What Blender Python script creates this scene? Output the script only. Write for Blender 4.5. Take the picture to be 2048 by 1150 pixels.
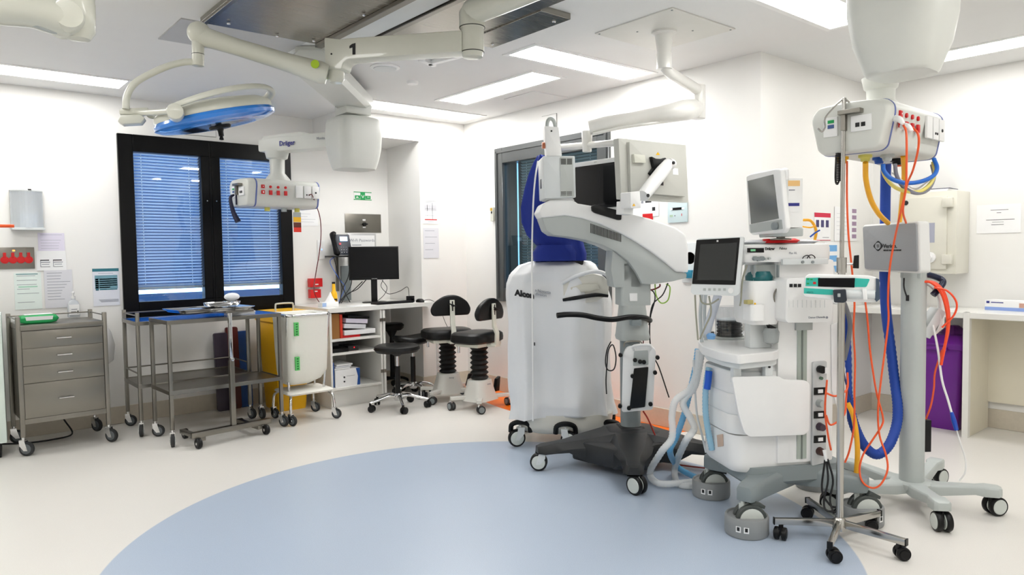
import bpy, bmesh, math, random
from mathutils import Matrix, Vector, noise
random.seed(7)
SC = bpy.context.scene
COL = SC.collection
for o in list(bpy.data.objects):
    bpy.data.objects.remove(o)

# ------------------------------------------------------------ camera, world, exposure
V = Vector
FOC = 1430.0
YAW, PIT, ROL, CAMH = math.radians(40.2112), math.radians(2.7689), math.radians(-0.8530), 1.37
_W = V((math.sin(YAW)*math.cos(PIT), math.cos(YAW)*math.cos(PIT), -math.sin(PIT)))
_r0 = V((math.cos(YAW), -math.sin(YAW), 0))
_u0 = _r0.cross(_W)
_R = _r0*math.cos(ROL) + _u0*math.sin(ROL)
_U = -_r0*math.sin(ROL) + _u0*math.cos(ROL)
CAM = V((0, 0, CAMH))
cam = bpy.data.cameras.new('camera')
camo = bpy.data.objects.new('camera', cam)
COL.objects.link(camo)
cam.sensor_width = 36.0
cam.lens = FOC/2048*36
cam.clip_start = 0.02
cam.clip_end = 100
camo.matrix_world = Matrix(((_R.x, _U.x, -_W.x, 0), (_R.y, _U.y, -_W.y, 0), (_R.z, _U.z, -_W.z, CAMH), (0, 0, 0, 1)))
SC.camera = camo

wd = bpy.data.worlds.new('daylight')
SC.world = wd
wd.use_nodes = True
bgn = wd.node_tree.nodes['Background']
bgn.inputs[0].default_value = (0.46, 0.70, 1.0, 1)
bgn.inputs[1].default_value = 3.0

vs = SC.view_settings
vs.view_transform = 'Standard'
vs.look = 'None'
vs.gamma = 1.0
vs.use_curve_mapping = False
vs.exposure = 0.94
LIGHT_STRENGTH = 9.0

# ------------------------------------------------------------ helpers: measuring
def ray(px, py):
    return _R*((px-1024)/FOC) - _U*((py-575)/FOC) + _W
def wz(px, py, z=0.0):          # point of the view ray at height z
    d = ray(px, py); return CAM + d*((z-CAMH)/d.z)
def wy(px, py, y):              # point at a wall Y = y
    d = ray(px, py); return CAM + d*(y/d.y)
def wx(px, py, x):              # point at a wall X = x
    d = ray(px, py); return CAM + d*(x/d.x)
def wd_(px, py, dist):          # point at a horizontal distance
    d = ray(px, py); return CAM + d*(dist/math.hypot(d.x, d.y))

# ------------------------------------------------------------ helpers: materials
MATS = {}
def lin(c):
    return tuple((v/12.92 if v <= 0.04045 else ((v+0.055)/1.055)**2.4) for v in c)
def mat(name, rgb, rough=0.5, metal=0.0, bump=0.0, bscale=60, var=0.0, vscale=6, coat=0.0, emit=None, alpha=None, trans=0.0, spec=0.5, sss=0.0):
    if name in MATS: return MATS[name]
    m = bpy.data.materials.new(name); m.use_nodes = True
    nt = m.node_tree; b = nt.nodes['Principled BSDF']
    c = lin(rgb)
    b.inputs['Base Color'].default_value = (*c, 1)
    b.inputs['Roughness'].default_value = rough
    b.inputs['Metallic'].default_value = metal
    b.inputs['Coat Weight'].default_value = coat
    b.inputs['Transmission Weight'].default_value = trans
    b.inputs['Specular IOR Level'].default_value = spec
    if alpha is not None: b.inputs['Alpha'].default_value = alpha
    if sss: b.inputs['Subsurface Weight'].default_value = sss; b.inputs['Subsurface Scale'].default_value = 0.02
    if emit:
        b.inputs['Emission Color'].default_value = (*lin(emit[0]), 1)
        b.inputs['Emission Strength'].default_value = emit[1]
    tc = nt.nodes.new('ShaderNodeTexCoord')
    if var or not bump:
        n = nt.nodes.new('ShaderNodeTexNoise'); n.inputs['Scale'].default_value = vscale; n.inputs['Detail'].default_value = 3
        nt.links.new(tc.outputs['Object'], n.inputs['Vector'])
        r = nt.nodes.new('ShaderNodeValToRGB'); v = var or 0.02
        r.color_ramp.elements[0].position = 0.3; r.color_ramp.elements[1].position = 0.7
        r.color_ramp.elements[0].color = (*[max(0, x*(1-v)) for x in c], 1)
        r.color_ramp.elements[1].color = (*[min(1, x*(1+v)) for x in c], 1)
        nt.links.new(n.outputs['Fac'], r.inputs['Fac']); nt.links.new(r.outputs['Color'], b.inputs['Base Color'])
    if bump:
        n = nt.nodes.new('ShaderNodeTexNoise'); n.inputs['Scale'].default_value = bscale; n.inputs['Detail'].default_value = 4
        nt.links.new(tc.outputs['Object'], n.inputs['Vector'])
        bp = nt.nodes.new('ShaderNodeBump'); bp.inputs['Strength'].default_value = bump; bp.inputs['Distance'].default_value = 0.01
        nt.links.new(n.outputs['Fac'], bp.inputs['Height']); nt.links.new(bp.outputs['Normal'], b.inputs['Normal'])
    MATS[name] = m
    return m
def steel_mat(name, rgb, rough, sc=(2, 200, 200), amt=0.12):
    m = mat(name, rgb, rough, 1.0, bump=0)
    nt = m.node_tree; b = nt.nodes['Principled BSDF']
    tc = nt.nodes.new('ShaderNodeTexCoord'); mp = nt.nodes.new('ShaderNodeMapping'); mp.inputs['Scale'].default_value = sc
    n = nt.nodes.new('ShaderNodeTexNoise'); n.inputs['Scale'].default_value = 3; n.inputs['Detail'].default_value = 5
    nt.links.new(tc.outputs['Object'], mp.inputs['Vector']); nt.links.new(mp.outputs['Vector'], n.inputs['Vector'])
    mr = nt.nodes.new('ShaderNodeMapRange'); mr.inputs['To Min'].default_value = rough-amt; mr.inputs['To Max'].default_value = rough+amt
    nt.links.new(n.outputs['Fac'], mr.inputs['Value']); nt.links.new(mr.outputs['Result'], b.inputs['Roughness'])
    return m
def glass_mat(name, tint, rough=0.02, fac=0.9):
    """thin pane: clear with a mirror-like reflection that grows at grazing angles"""
    m = bpy.data.materials.new(name); m.use_nodes = True
    nt = m.node_tree; nt.nodes.clear()
    out = nt.nodes.new('ShaderNodeOutputMaterial'); mx = nt.nodes.new('ShaderNodeMixShader')
    t = nt.nodes.new('ShaderNodeBsdfTransparent'); t.inputs[0].default_value = (*lin(tint), 1)
    g = nt.nodes.new('ShaderNodeBsdfGlossy'); g.inputs['Roughness'].default_value = rough
    lw = nt.nodes.new('ShaderNodeLayerWeight'); f = nt.nodes.new('ShaderNodeMath'); f.operation = 'POWER'; f.inputs[1].default_value = 4.0
    nt.links.new(lw.outputs['Facing'], f.inputs[0])
    mu = nt.nodes.new('ShaderNodeMath'); mu.operation = 'MULTIPLY_ADD'; mu.inputs[1].default_value = 1.0; mu.inputs[2].default_value = 1-fac
    nt.links.new(f.outputs[0], mu.inputs[0]); nt.links.new(mu.outputs[0], mx.inputs[0])
    nt.links.new(t.outputs[0], mx.inputs[1]); nt.links.new(g.outputs[0], mx.inputs[2]); nt.links.new(mx.outputs[0], out.inputs[0])
    MATS[name] = m
    return m

# ------------------------------------------------------------ helpers: meshes
def catmull(pts, k=6):
    pts = [V(p) for p in pts]
    if len(pts) < 3: return pts
    P = [pts[0]*2-pts[1]] + pts + [pts[-1]*2-pts[-2]]
    out = []
    for i in range(1, len(P)-2):
        a, b, c, d = P[i-1], P[i], P[i+1], P[i+2]
        for j in range(k):
            t = j/k
            out.append(0.5*((2*b)+(c-a)*t+(2*a-5*b+4*c-d)*t*t+(3*b-a-3*c+d)*t**3))
    out.append(pts[-1])
    return out
class MB:
    def __init__(s): s.v = []; s.f = []; s.m = []; s.k = 0; s.mats = []
    def mat(s, m):
        if m not in s.mats: s.mats.append(m)
        s.k = s.mats.index(m); return s
    def add(s, vs_, fs):
        n = len(s.v); s.v += [tuple(v) for v in vs_]
        for f in fs: s.f.append([n+i for i in f]); s.m.append(s.k)
        return s
    def box(s, c, d, rz=0.0, M=None, rot=None):
        x, y, z = d[0]/2, d[1]/2, d[2]/2
        vs_ = [V((a*x, b*y, e*z)) for e in (-1, 1) for a, b in ((-1, -1), (1, -1), (1, 1), (-1, 1))]
        R = Matrix.Rotation(rz, 3, 'Z')
        if rot is not None: R = rot
        vs_ = [R @ v + V(c) for v in vs_]
        return s.add(vs_, [(3, 2, 1, 0), (4, 5, 6, 7), (0, 1, 5, 4), (1, 2, 6, 5), (2, 3, 7, 6), (3, 0, 4, 7)])
    def bb(s, a, b):
        return s.box([(a[i]+b[i])/2 for i in range(3)], [abs(b[i]-a[i]) for i in range(3)])
    def cyl(s, p0, p1, r0, r1=None, n=16, caps=True):
        r1 = r0 if r1 is None else r1
        p0, p1 = V(p0), V(p1); d = (p1-p0).normalized()
        a = d.orthogonal().normalized(); b = d.cross(a)
        ring = lambda p, r: [p + (a*math.cos(2*math.pi*i/n)+b*math.sin(2*math.pi*i/n))*r for i in range(n)]
        vs_ = ring(p0, r0)+ring(p1, r1)
        fs = [(i, (i+1) % n, n+(i+1) % n, n+i) for i in range(n)]
        if caps: fs += [tuple(range(n-1, -1, -1)), tuple(range(n, 2*n))]
        return s.add(vs_, fs)
    def tube(s, pts, r, n=8, k=5, smooth=True, caps=True, flat=None):
        P = catmull(pts, k) if smooth else [V(p) for p in pts]
        rr = r if isinstance(r, (list, tuple)) else None
        vs_ = []; fs = []; up = None; L = len(P)
        for i, p in enumerate(P):
            t = (P[min(i+1, L-1)]-P[max(i-1, 0)])
            if t.length < 1e-9: t = V((0, 0, 1))
            t.normalize()
            if up is None: up = t.orthogonal().normalized()
            up = (up - t*up.dot(t)); 
            if up.length < 1e-6: up = t.orthogonal()
            up.normalize(); b = t.cross(up)
            q = r
            if rr:
                u = i/(L-1)*(len(rr)-1); j = min(int(u), len(rr)-2); q = rr[j]+(rr[j+1]-rr[j])*(u-j)
            for a in range(n):
                an = 2*math.pi*a/n
                vs_.append(p+(up*math.cos(an)+b*math.sin(an)*(flat or 1))*q)
            if i:
                for a in range(n): fs.append(((i-1)*n+a, (i-1)*n+(a+1) % n, i*n+(a+1) % n, i*n+a))
        if caps: fs += [tuple(range(n-1, -1, -1)), tuple((L-1)*n+a for a in range(n))]
        return s.add(vs_, fs)
    def prism(s, poly, vec):
        poly = [V(p) for p in poly]; vec = V(vec); n = len(poly)
        nr = V((0, 0, 0))
        for i in range(n): nr += poly[i].cross(poly[(i+1) % n])
        if nr.dot(vec) > 0: poly = poly[::-1]
        vs_ = poly+[p+vec for p in poly]
        fs = [tuple(range(n)), tuple(range(2*n-1, n-1, -1))]
        fs += [((i+1) % n, i, n+i, n+(i+1) % n) for i in range(n)]
        return s.add(vs_, fs)
    def lathe(s, prof, c=(0, 0, 0), n=24, axis='z', M=None):
        vs_ = []; fs = []; c = V(c)
        for r, z in prof:
            for i in range(n):
                a = 2*math.pi*i/n; v = V((r*math.cos(a), r*math.sin(a), z))
                if axis == 'y': v = V((v.x, v.z, -v.y))
                if axis == 'x': v = V((v.z, v.x, v.y))
                if M is not None: v = M @ v
                vs_.append(v+c)
        L = len(prof)
        for j in range(L-1):
            for i in range(n): fs.append((j*n+i, j*n+(i+1) % n, (j+1)*n+(i+1) % n, (j+1)*n+i))
        fs += [tuple(range(n-1, -1, -1)), tuple((L-1)*n+i for i in range(n))]
        return s.add(vs_, fs)
    def loft(s, rings, caps=True):
        n = len(rings[0]); vs_ = [p for r in rings for p in r]; fs = []
        for j in range(len(rings)-1):
            for i in range(n): fs.append((j*n+i, j*n+(i+1) % n, (j+1)*n+(i+1) % n, (j+1)*n+i))
        if caps: fs += [tuple(range(n-1, -1, -1)), tuple((len(rings)-1)*n+i for i in range(n))]
        return s.add(vs_, fs)
    def ball(s, c, r, n=16, m=10):
        r = (r, r, r) if not isinstance(r, (tuple, list)) else r
        rings = []
        for j in range(m+1):
            ph = math.pi*(j/m)-math.pi/2; q = max(math.cos(ph), 0.02)
            rings.append([V((c[0]+r[0]*q*math.cos(2*math.pi*i/n), c[1]+r[1]*q*math.sin(2*math.pi*i/n), c[2]+r[2]*math.sin(ph))) for i in range(n)])
        return s.loft(rings)
    def quad(s, pts):
        return s.add(pts, [tuple(range(len(pts)))])
    def text(s, txt, size, o, xa, za, align='LEFT', depth=0.0006, sx=1.0, bold=0.0):
        """raised lettering: o = anchor, xa = reading direction, za = up"""
        cu = bpy.data.curves.new('t', 'FONT'); cu.body = txt; cu.size = size; cu.align_x = align; cu.extrude = depth; cu.offset = bold
        cu.resolution_u = 2
        ob = bpy.data.objects.new('t', cu); COL.objects.link(ob)
        dg = bpy.context.evaluated_depsgraph_get(); me = bpy.data.meshes.new_from_object(ob.evaluated_get(dg))
        xa, za = V(xa).normalized(), V(za).normalized(); ya = xa.cross(za)*-1.0; nrm = xa.cross(za)
        vs_ = [V(o)+xa*v.co.x*sx+za*v.co.y+nrm*v.co.z for v in me.vertices]
        s.add(vs_, [tuple(p.vertices) for p in me.polygons])
        bpy.data.objects.remove(ob); bpy.data.curves.remove(cu); bpy.data.meshes.remove(me)
        return s
    def build(s, name, parent=None, bev=0.0, seg=2, ang=40, M=None, mats=None, label=None, sub=0):
        """M: matrix taking the mesh coordinates to the parent's space"""
        me = bpy.data.meshes.new(name)
        vs_ = s.v if M is None else [M @ V(v) for v in s.v]
        me.from_pydata([tuple(v) for v in vs_], [], s.f)
        for m in s.mats: me.materials.append(m)
        me.polygons.foreach_set('material_index', s.m)
        bm = bmesh.new(); bm.from_mesh(me)
        bmesh.ops.recalc_face_normals(bm, faces=bm.faces)
        if bev:
            es = [e for e in bm.edges if len(e.link_faces) == 2 and e.calc_face_angle(0) > math.radians(30)]
            bmesh.ops.bevel(bm, geom=es, offset=bev, segments=seg, affect='EDGES', profile=0.6, clamp_overlap=True)
        for f in bm.faces: f.smooth = True
        for e in bm.edges:
            if len(e.link_faces) == 2 and e.calc_face_angle(0) > math.radians(ang): e.smooth = False
        bm.to_mesh(me); bm.free()
        o = bpy.data.objects.new(name, me); COL.objects.link(o)
        if sub:
            md = o.modifiers.new('s', 'SUBSURF'); md.levels = sub; md.render_levels = sub
        if parent is not None:
            o.parent = parent.o if isinstance(parent, Thing) else parent
        if label: o['label'] = label
        return o
class Thing:
    """a top-level thing: an Empty at its base; parts are written in its own frame (x right, y away, z up)"""
    def __init__(s, name, label, cat, loc, rz=0.0, group=None):
        s.o = bpy.data.objects.new(name, None); COL.objects.link(s.o)
        s.o.empty_display_size = 0.1
        s.loc = V(loc); s.rz = rz
        s.o.location = s.loc; s.o.rotation_euler = (0, 0, rz)
        s.o['label'] = label; s.o['category'] = cat
        if group: s.o['group'] = group
        s.Mi = (Matrix.Translation(s.loc) @ Matrix.Rotation(rz, 4, 'Z')).inverted()
    def l(s, p): return s.Mi @ V(p)
    def d(s, px, py):
        return s.Mi.to_3x3() @ ray(px, py), s.Mi @ CAM
    def Y(s, px, py, y=0.0):
        d, c = s.d(px, py); return c + d*((y-c.y)/d.y)
    def X(s, px, py, x=0.0):
        d, c = s.d(px, py); return c + d*((x-c.x)/d.x)
    def Z(s, px, py, z=0.0):
        d, c = s.d(px, py); return c + d*((z-c.z)/d.z)
def tag(o, label, cat, group=None, kind=None):
    if label: o['label'] = label
    if cat: o['category'] = cat
    if group: o['group'] = group
    if kind: o['kind'] = kind
    return o
def struct(o): o['kind'] = 'structure'; return o
def single(mb, name, label, cat, group=None, **k):
    return tag(mb.build(name, **k), label, cat, group)
def M3(*ms):
    m = MB(); m.mat(ms[0]); return m
def rring(cx, cy, z, w, d, r, n=6):
    """rounded rectangle ring in the XY plane"""
    out = []
    r = min(r, w/2-1e-4, d/2-1e-4)
    for (sx, sy, a0) in ((1, 1, 0), (-1, 1, 90), (-1, -1, 180), (1, -1, 270)):
        for i in range(n+1):
            a = math.radians(a0+90*i/n)
            out.append(V((cx+sx*(w/2-r)+r*math.cos(a), cy+sy*(d/2-r)+r*math.sin(a), z)))
    return out
def rpoly(pts, r, n=4):
    """round the corners of a 3D polygon"""
    pts = [V(p) for p in pts]; out = []; L = len(pts)
    for i in range(L):
        a, b, c = pts[i-1], pts[i], pts[(i+1) % L]
        q = r if not isinstance(r, (list, tuple)) else r[i]
        da, dc = (a-b), (c-b); q = min(q, da.length*0.45, dc.length*0.45)
        if q < 1e-5: out.append(b); continue
        p0 = b+da.normalized()*q; p1 = b+dc.normalized()*q
        for j in range(n+1):
            t = j/n; out.append(p0*(1-t)**2+b*2*t*(1-t)+p1*t*t)
    return out
# ------------------------------------------------------------ materials
WHITE = mat('white wall paint', (0.925, 0.92, 0.905), 0.42, bump=0.02, bscale=300, var=0.006)
CEILM = mat('matt ceiling paint', (0.90, 0.90, 0.895), 0.7, var=0.006)
VINYL = mat('beige coved vinyl', (0.80, 0.765, 0.70), 0.35, var=0.03, vscale=40)
STEEL = steel_mat('brushed stainless steel', (0.53, 0.515, 0.485), 0.30, amt=0.04)
STEELD = steel_mat('satin ceiling steel', (0.60, 0.585, 0.555), 0.26, sc=(1, 60, 60), amt=0.05)
CHROME = mat('polished chrome', (0.86, 0.86, 0.86), 0.08, 1.0)
IVORY = mat('ivory enamel', (0.82, 0.82, 0.77), 0.3, coat=0.3)
WPLAST = mat('white plastic', (0.93, 0.93, 0.925), 0.35)
WPLAST2 = mat('pale grey plastic', (0.84, 0.855, 0.855), 0.4)
GREYP = mat('mid grey plastic', (0.70, 0.72, 0.71), 0.45)
GREYD = mat('slate grey plastic', (0.52, 0.55, 0.555), 0.5)
BLACK = mat('black plastic', (0.035, 0.035, 0.04), 0.38, spec=0.3)
BLACKM = mat('soft black vinyl', (0.03, 0.03, 0.032), 0.4, spec=0.35)
RUBBER = mat('dark grey rubber', (0.15, 0.155, 0.16), 0.7)
SCREEN = mat('dark screen glass', (0.012, 0.014, 0.03), 0.1, spec=0.25)
BLACKF = mat('black window frame', (0.012, 0.012, 0.015), 0.3, spec=0.2)
GREYF = mat('grey anodised window frame', (0.36, 0.37, 0.37), 0.28, 0.5)
RED = mat('red plastic', (0.80, 0.06, 0.08), 0.35)
ORANGE = mat('orange cable', (0.93, 0.36, 0.16), 0.4)
YELLOW = mat('yellow plastic', (0.97, 0.74, 0.06), 0.4)
YELH = mat('yellow hose', (0.96, 0.70, 0.14), 0.4)
BLUEH = mat('blue hose', (0.06, 0.30, 0.66), 0.45)
BLUEC = mat('royal blue cloth', (0.03, 0.15, 0.52), 0.75, bump=0.3, bscale=25)
PAPER = mat('white paper', (0.94, 0.94, 0.94), 0.6)
PAPERG = mat('plastic sleeve paper', (0.86, 0.86, 0.88), 0.35)
INK = mat('grey print', (0.55, 0.56, 0.60), 0.7)
INKD = mat('black print', (0.08, 0.08, 0.09), 0.6)
TEAL = mat('teal print', (0.16, 0.45, 0.50), 0.5)
GREEN = mat('green print', (0.08, 0.62, 0.33), 0.5)
LAMIN = mat('white laminate', (0.91, 0.905, 0.885), 0.3)
CREAM = mat('cream laminate', (0.90, 0.875, 0.80), 0.35)

# ------------------------------------------------------------ lights of the room
DIFF = bpy.data.materials.new('lit light diffuser'); DIFF.use_nodes = True
_b = DIFF.node_tree.nodes['Principled BSDF']
_b.inputs['Base Color'].default_value = (0.9, 0.9, 0.9, 1)
_b.inputs['Emission Color'].default_value = (1.0, 0.99, 0.97, 1)
_b.inputs['Emission Strength'].default_value = LIGHT_STRENGTH
CZ = 2.7
def ceiling_light(x0, x1, y0, y1, label):
    t = Thing('ceiling_light', label, 'ceiling light', ((x0+x1)/2, (y0+y1)/2, CZ), group='flush ceiling light panels')
    w, d = (x1-x0), (y1-y0)
    f = MB().mat(WPLAST)
    e = 0.035
    for (cx, cy, sx, sy) in ((0, d/2+e/2, w+2*e, e), (0, -d/2-e/2, w+2*e, e), (w/2+e/2, 0, e, d), (-w/2-e/2, 0, e, d)):
        f.box((cx, cy, -0.003), (sx, sy, 0.006))
    f.build('frame', t)
    MB().mat(DIFF).box((0, 0, -0.003), (w, d, 0.005)).build('diffuser', t)
ceiling_light(3.142, 4.305, 3.445, 3.71, 'bright light panel between the hanging arm plate and the steel ceiling vent')
ceiling_light(3.575, 3.86, 3.96, 5.155, 'bright light panel turned crosswise to the two beside it, nearest the access hatch')
ceiling_light(3.14, 4.303, 5.505, 5.80, 'bright light panel close to the corner above the desk recess')
ceiling_light(0.15, 1.32, 5.975, 6.27, 'bright light panel at the left above the drawer cart')
ceiling_light(3.16, 4.325, 1.83, 2.10, 'bright light panel behind the tall ceiling housing at the top edge')
ceiling_light(5.475, 5.74, 0.95, 2.12, 'bright light panel at the far right over the bench')
ceiling_light(-0.72, 0.43, 4.42, 4.70, 'light panel just touching the left edge of the picture')
for q in ((-0.9, 0.27, 2.9, 3.17), (-0.6, 0.57, 1.0, 1.27), (1.2, 2.36, 0.2, 0.47), (3.2, 4.36, 0.1, 0.37), (1.3, 2.46, -0.9, -0.63)):  # extra panels added out of view to light the room
    ceiling_light(*q, 'light panel added to the ceiling out of view')

# ------------------------------------------------------------ room shell
fm = bpy.data.materials.new('beige vinyl floor with blue disc'); fm.use_nodes = True
nt = fm.node_tree; b = nt.nodes['Principled BSDF']
def nd(t, **k):
    n = nt.nodes.new(t)
    for a, v in k.items(): setattr(n, a, v)
    return n
tc = nd('ShaderNodeTexCoord')
def ell(cx, cy, rx, ry, edge=0.004):
    mp = nd('ShaderNodeMapping'); mp.inputs['Location'].default_value = (-cx/rx, -cy/ry, 0); mp.inputs['Scale'].default_value = (1/rx, 1/ry, 0)
    ln = nd('ShaderNodeVectorMath', operation='LENGTH'); nt.links.new(tc.outputs['Object'], mp.inputs['Vector']); nt.links.new(mp.outputs['Vector'], ln.inputs[0])
    r = nd('ShaderNodeMapRange'); r.inputs['From Min'].default_value = 1-edge; r.inputs['From Max'].default_value = 1+edge
    r.inputs['To Min'].default_value = 1; r.inputs['To Max'].default_value = 0; nt.links.new(ln.outputs['Value'], r.inputs['Value'])
    return r.outputs['Result']
def mixc(fac, a, bb_):
    m = nd('ShaderNodeMix', data_type='RGBA')
    nt.links.new(fac, m.inputs[0])
    for i, q in ((6, a), (7, bb_)):
        if isinstance(q, tuple): m.inputs[i].default_value = (*lin(q), 1)
        else: nt.links.new(q, m.inputs[i])
    return m.outputs[2]
n1 = nd('ShaderNodeTexNoise'); n1.inputs['Scale'].default_value = 260; n1.inputs['Detail'].default_value = 2
n2 = nd('ShaderNodeTexNoise'); n2.inputs['Scale'].default_value = 1.3; n2.inputs['Detail'].default_value = 3
for n in (n1, n2): nt.links.new(tc.outputs['Object'], n.inputs['Vector'])
beige = mixc(n1.outputs['Fac'], (0.862, 0.848, 0.82), (0.915, 0.904, 0.885))
blue = mixc(n1.outputs['Fac'], (0.635, 0.69, 0.765), (0.75, 0.80, 0.865))
orange = mixc(n2.outputs['Fac'], (0.98, 0.45, 0.08), (1.0, 0.50, 0.12))
c1 = mixc(ell(2.107, 2.731, 1.704, 1.704, 0.002), beige, blue)
c2 = mixc(ell(4.50, 4.50, 0.56, 1.26, 0.006), c1, orange)
nt.links.new(c2, b.inputs['Base Color'])
b.inputs['Roughness'].default_value = 0.33
b.inputs['Specular IOR Level'].default_value = 0.45
bp = nd('ShaderNodeBump'); bp.inputs['Strength'].default_value = 0.04; bp.inputs['Distance'].default_value = 0.003
nt.links.new(n1.outputs['Fac'], bp.inputs['Height']); nt.links.new(bp.outputs['Normal'], b.inputs['Normal'])

X0, X1, Y0, Y1 = -1.6, 6.2, -1.5, 6.62
XR, YR = 4.453, 2.634
struct(M3(fm).bb((X0-.1, Y0-.1, -0.1), (6.5, 6.9, 0)).build('floor'))
struct(M3(CEILM).bb((X0-.1, Y0-.1, CZ), (6.5, 6.76, CZ+0.1)).build('ceiling'))
WX0, WX1, WZ0, WZ1 = 1.36, 2.835, 0.862, 2.40          # window 1 opening
w = M3(WHITE)
w.bb((X0, Y1, 0), (WX0, Y1+.1, CZ)).bb((WX1, Y1, 0), (4.6, Y1+.1, CZ)).bb((WX0, Y1, 0), (WX1, Y1+.1, WZ0)).bb((WX0, Y1, WZ1), (WX1, Y1+.1, CZ))
struct(w.build('wall_left'))
VY0, VY1, VZ0, VZ1 = 3.985, 5.475, 0.90, 2.385         # window 2 opening
w = M3(WHITE)
w.bb((XR, YR+.12, 0), (XR+.12, VY0, CZ)).bb((XR, VY1, 0), (XR+.12, 6.62, CZ)).bb((XR, VY0, 0), (XR+.12, VY1, VZ0)).bb((XR, VY0, VZ1), (XR+.12, VY1, CZ))
w.bb((XR, YR, 0), (X1+.1, YR+.12, CZ))
struct(w.build('wall_right'))
struct(M3(WHITE).bb((3.9, 6.0, 0), (XR, Y1, CZ)).build('wall_recess'))
struct(M3(WHITE).bb((3.08, 6.0, 2.482), (3.9, Y1, CZ)).build('wall_bulkhead'))
struct(M3(WHITE).bb((X1, Y0, 0), (X1+.1, YR, CZ)).build('wall_far'))
struct(M3(WHITE).bb((X0, Y0-.1, 0), (X1+.1, Y0, CZ)).build('wall_near'))
struct(M3(WHITE).bb((X0-.1, Y0-.1, 0), (X0, Y1+.1, CZ)).build('wall_side'))
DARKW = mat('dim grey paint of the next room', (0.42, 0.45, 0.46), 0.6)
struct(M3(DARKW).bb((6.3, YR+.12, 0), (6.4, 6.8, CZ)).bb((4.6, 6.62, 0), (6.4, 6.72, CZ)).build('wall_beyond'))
EXT = mat('blue grey backdrop wall', (0.26, 0.36, 0.50), 0.7, var=0.25, vscale=1.2)  # added backdrop: blue behind the blinds, its slots show bright sky strips
za, zb = wy(400, 583.5, 7.5).z, wy(400, 575.5, 7.5).z
zc, zd = wy(400, 606, 7.5).z, wy(400, 597, 7.5).z
struct(M3(EXT).bb((0.3, 7.5, zb), (5.5, 7.56, 3.4)).bb((0.3, 7.5, zd), (5.5, 7.56, za)).bb((0.3, 7.5, -0.1), (5.5, 7.56, zc)).build('wall_backdrop'))
bh, bt = 0.145, 0.008
def base(nm, *segs):
    m = M3(VINYL)
    for a, c in segs:
        a, c = V(a), V(c); m.bb((min(a.x, c.x), min(a.y, c.y), 0), (max(a.x, c.x), max(a.y, c.y), bh))
        # the cove at its foot
    struct(m.build(nm, bev=0.003, seg=1))
base('baseboard_left', ((X0, Y1-bt), (3.9, Y1)))
base('baseboard_recess', ((3.9-bt, 6.0), (3.9, Y1)), ((3.9-bt, 6.0-bt), (XR, 6.0)))
base('baseboard_right', ((XR-bt, YR-bt), (XR, 6.0)), ((XR-bt, YR-bt), (X1, YR)))
base('baseboard_far', ((X1-bt, Y0), (X1, YR)))

# ------------------------------------------------------------ window 1, black frame, two panes with blinds
def YWp(px, py, y=Y1): p = wy(px, py, y); return p
w1 = bpy.data.objects.new('window_1', None); COL.objects.link(w1); w1.location = (WX0, Y1, WZ0); struct(w1)
T1 = Matrix.Translation(-V(w1.location))
PX = [1.475, 2.01, 2.175, 2.72]; PZ0, PZ1 = 1.005, 2.26
fr = M3(BLACKF)
y0, y1 = Y1-0.03, Y1+0.06
fr.bb((WX0, y0, WZ0), (PX[0], y1, WZ1)).bb((PX[3], y0, WZ0), (WX1, y1, WZ1)).bb((PX[0], y0, WZ0), (PX[3], y1, PZ0)).bb((PX[0], y0, PZ1), (PX[3], y1, WZ1))
fr.bb((PX[1], y0, PZ0), (PX[2], y1, PZ1))
struct(fr.build('window_frame', w1, bev=0.003, seg=1, M=T1))
m = M3(BLACK)
for cx in (2.085, 2.105): m.bb((cx-0.0015, y0-0.006, WZ0+.02), (cx+0.0015, y0+.001, WZ1-.02))
for cx in (2.055, 2.135): m.mat(CHROME).cyl((cx, y0-0.004, 1.87), (cx, y0+.001, 1.87), 0.006, n=10); m.mat(BLACK)
struct(m.build('frame_joint', w1, M=T1))
PANE = glass_mat('clear window pane', (0.93, 0.97, 1.0), fac=0.90)
SLAT = mat('pale blue venetian slats', (0.93, 0.96, 1.0), 0.4)
for i in (0, 2):
    a, c = PX[i], PX[i+1]
    struct(M3(PANE).quad([(a-.005, Y1-.005, PZ0-.005), (c+.005, Y1-.005, PZ0-.005), (c+.005, Y1-.005, PZ1+.005), (a-.005, Y1-.005, PZ1+.005)]).build('window_pane', w1, M=T1))
    s = M3(SLAT)
    n = 44; zt, zl = PZ1-0.01, PZ0+0.135
    for k in range(n):
        z = zt+(zl-zt)*k/(n-1)
        R = Matrix.Rotation(math.radians(-24), 3, 'X')
        s.box(((a+c)/2, Y1+.028, z), (c-a-.004, 0.025, 0.0012), rot=R)
    s.mat(GREYP).bb((a+.004, Y1+.015, zl-.034), (c-.004, Y1+.04, zl-.014))
    s.mat(WPLAST)
    for cx in (a+.065, c-.09):
        for k in range(n-1): s.cyl((cx, Y1+.010, zt+(zl-zt)*(k+.5)/(n-1)-.004), (cx, Y1+.010, zt+(zl-zt)*(k+.5)/(n-1)+.004), 0.0035, n=6)
    struct(s.build('venetian_blind', w1, M=T1))

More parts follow.
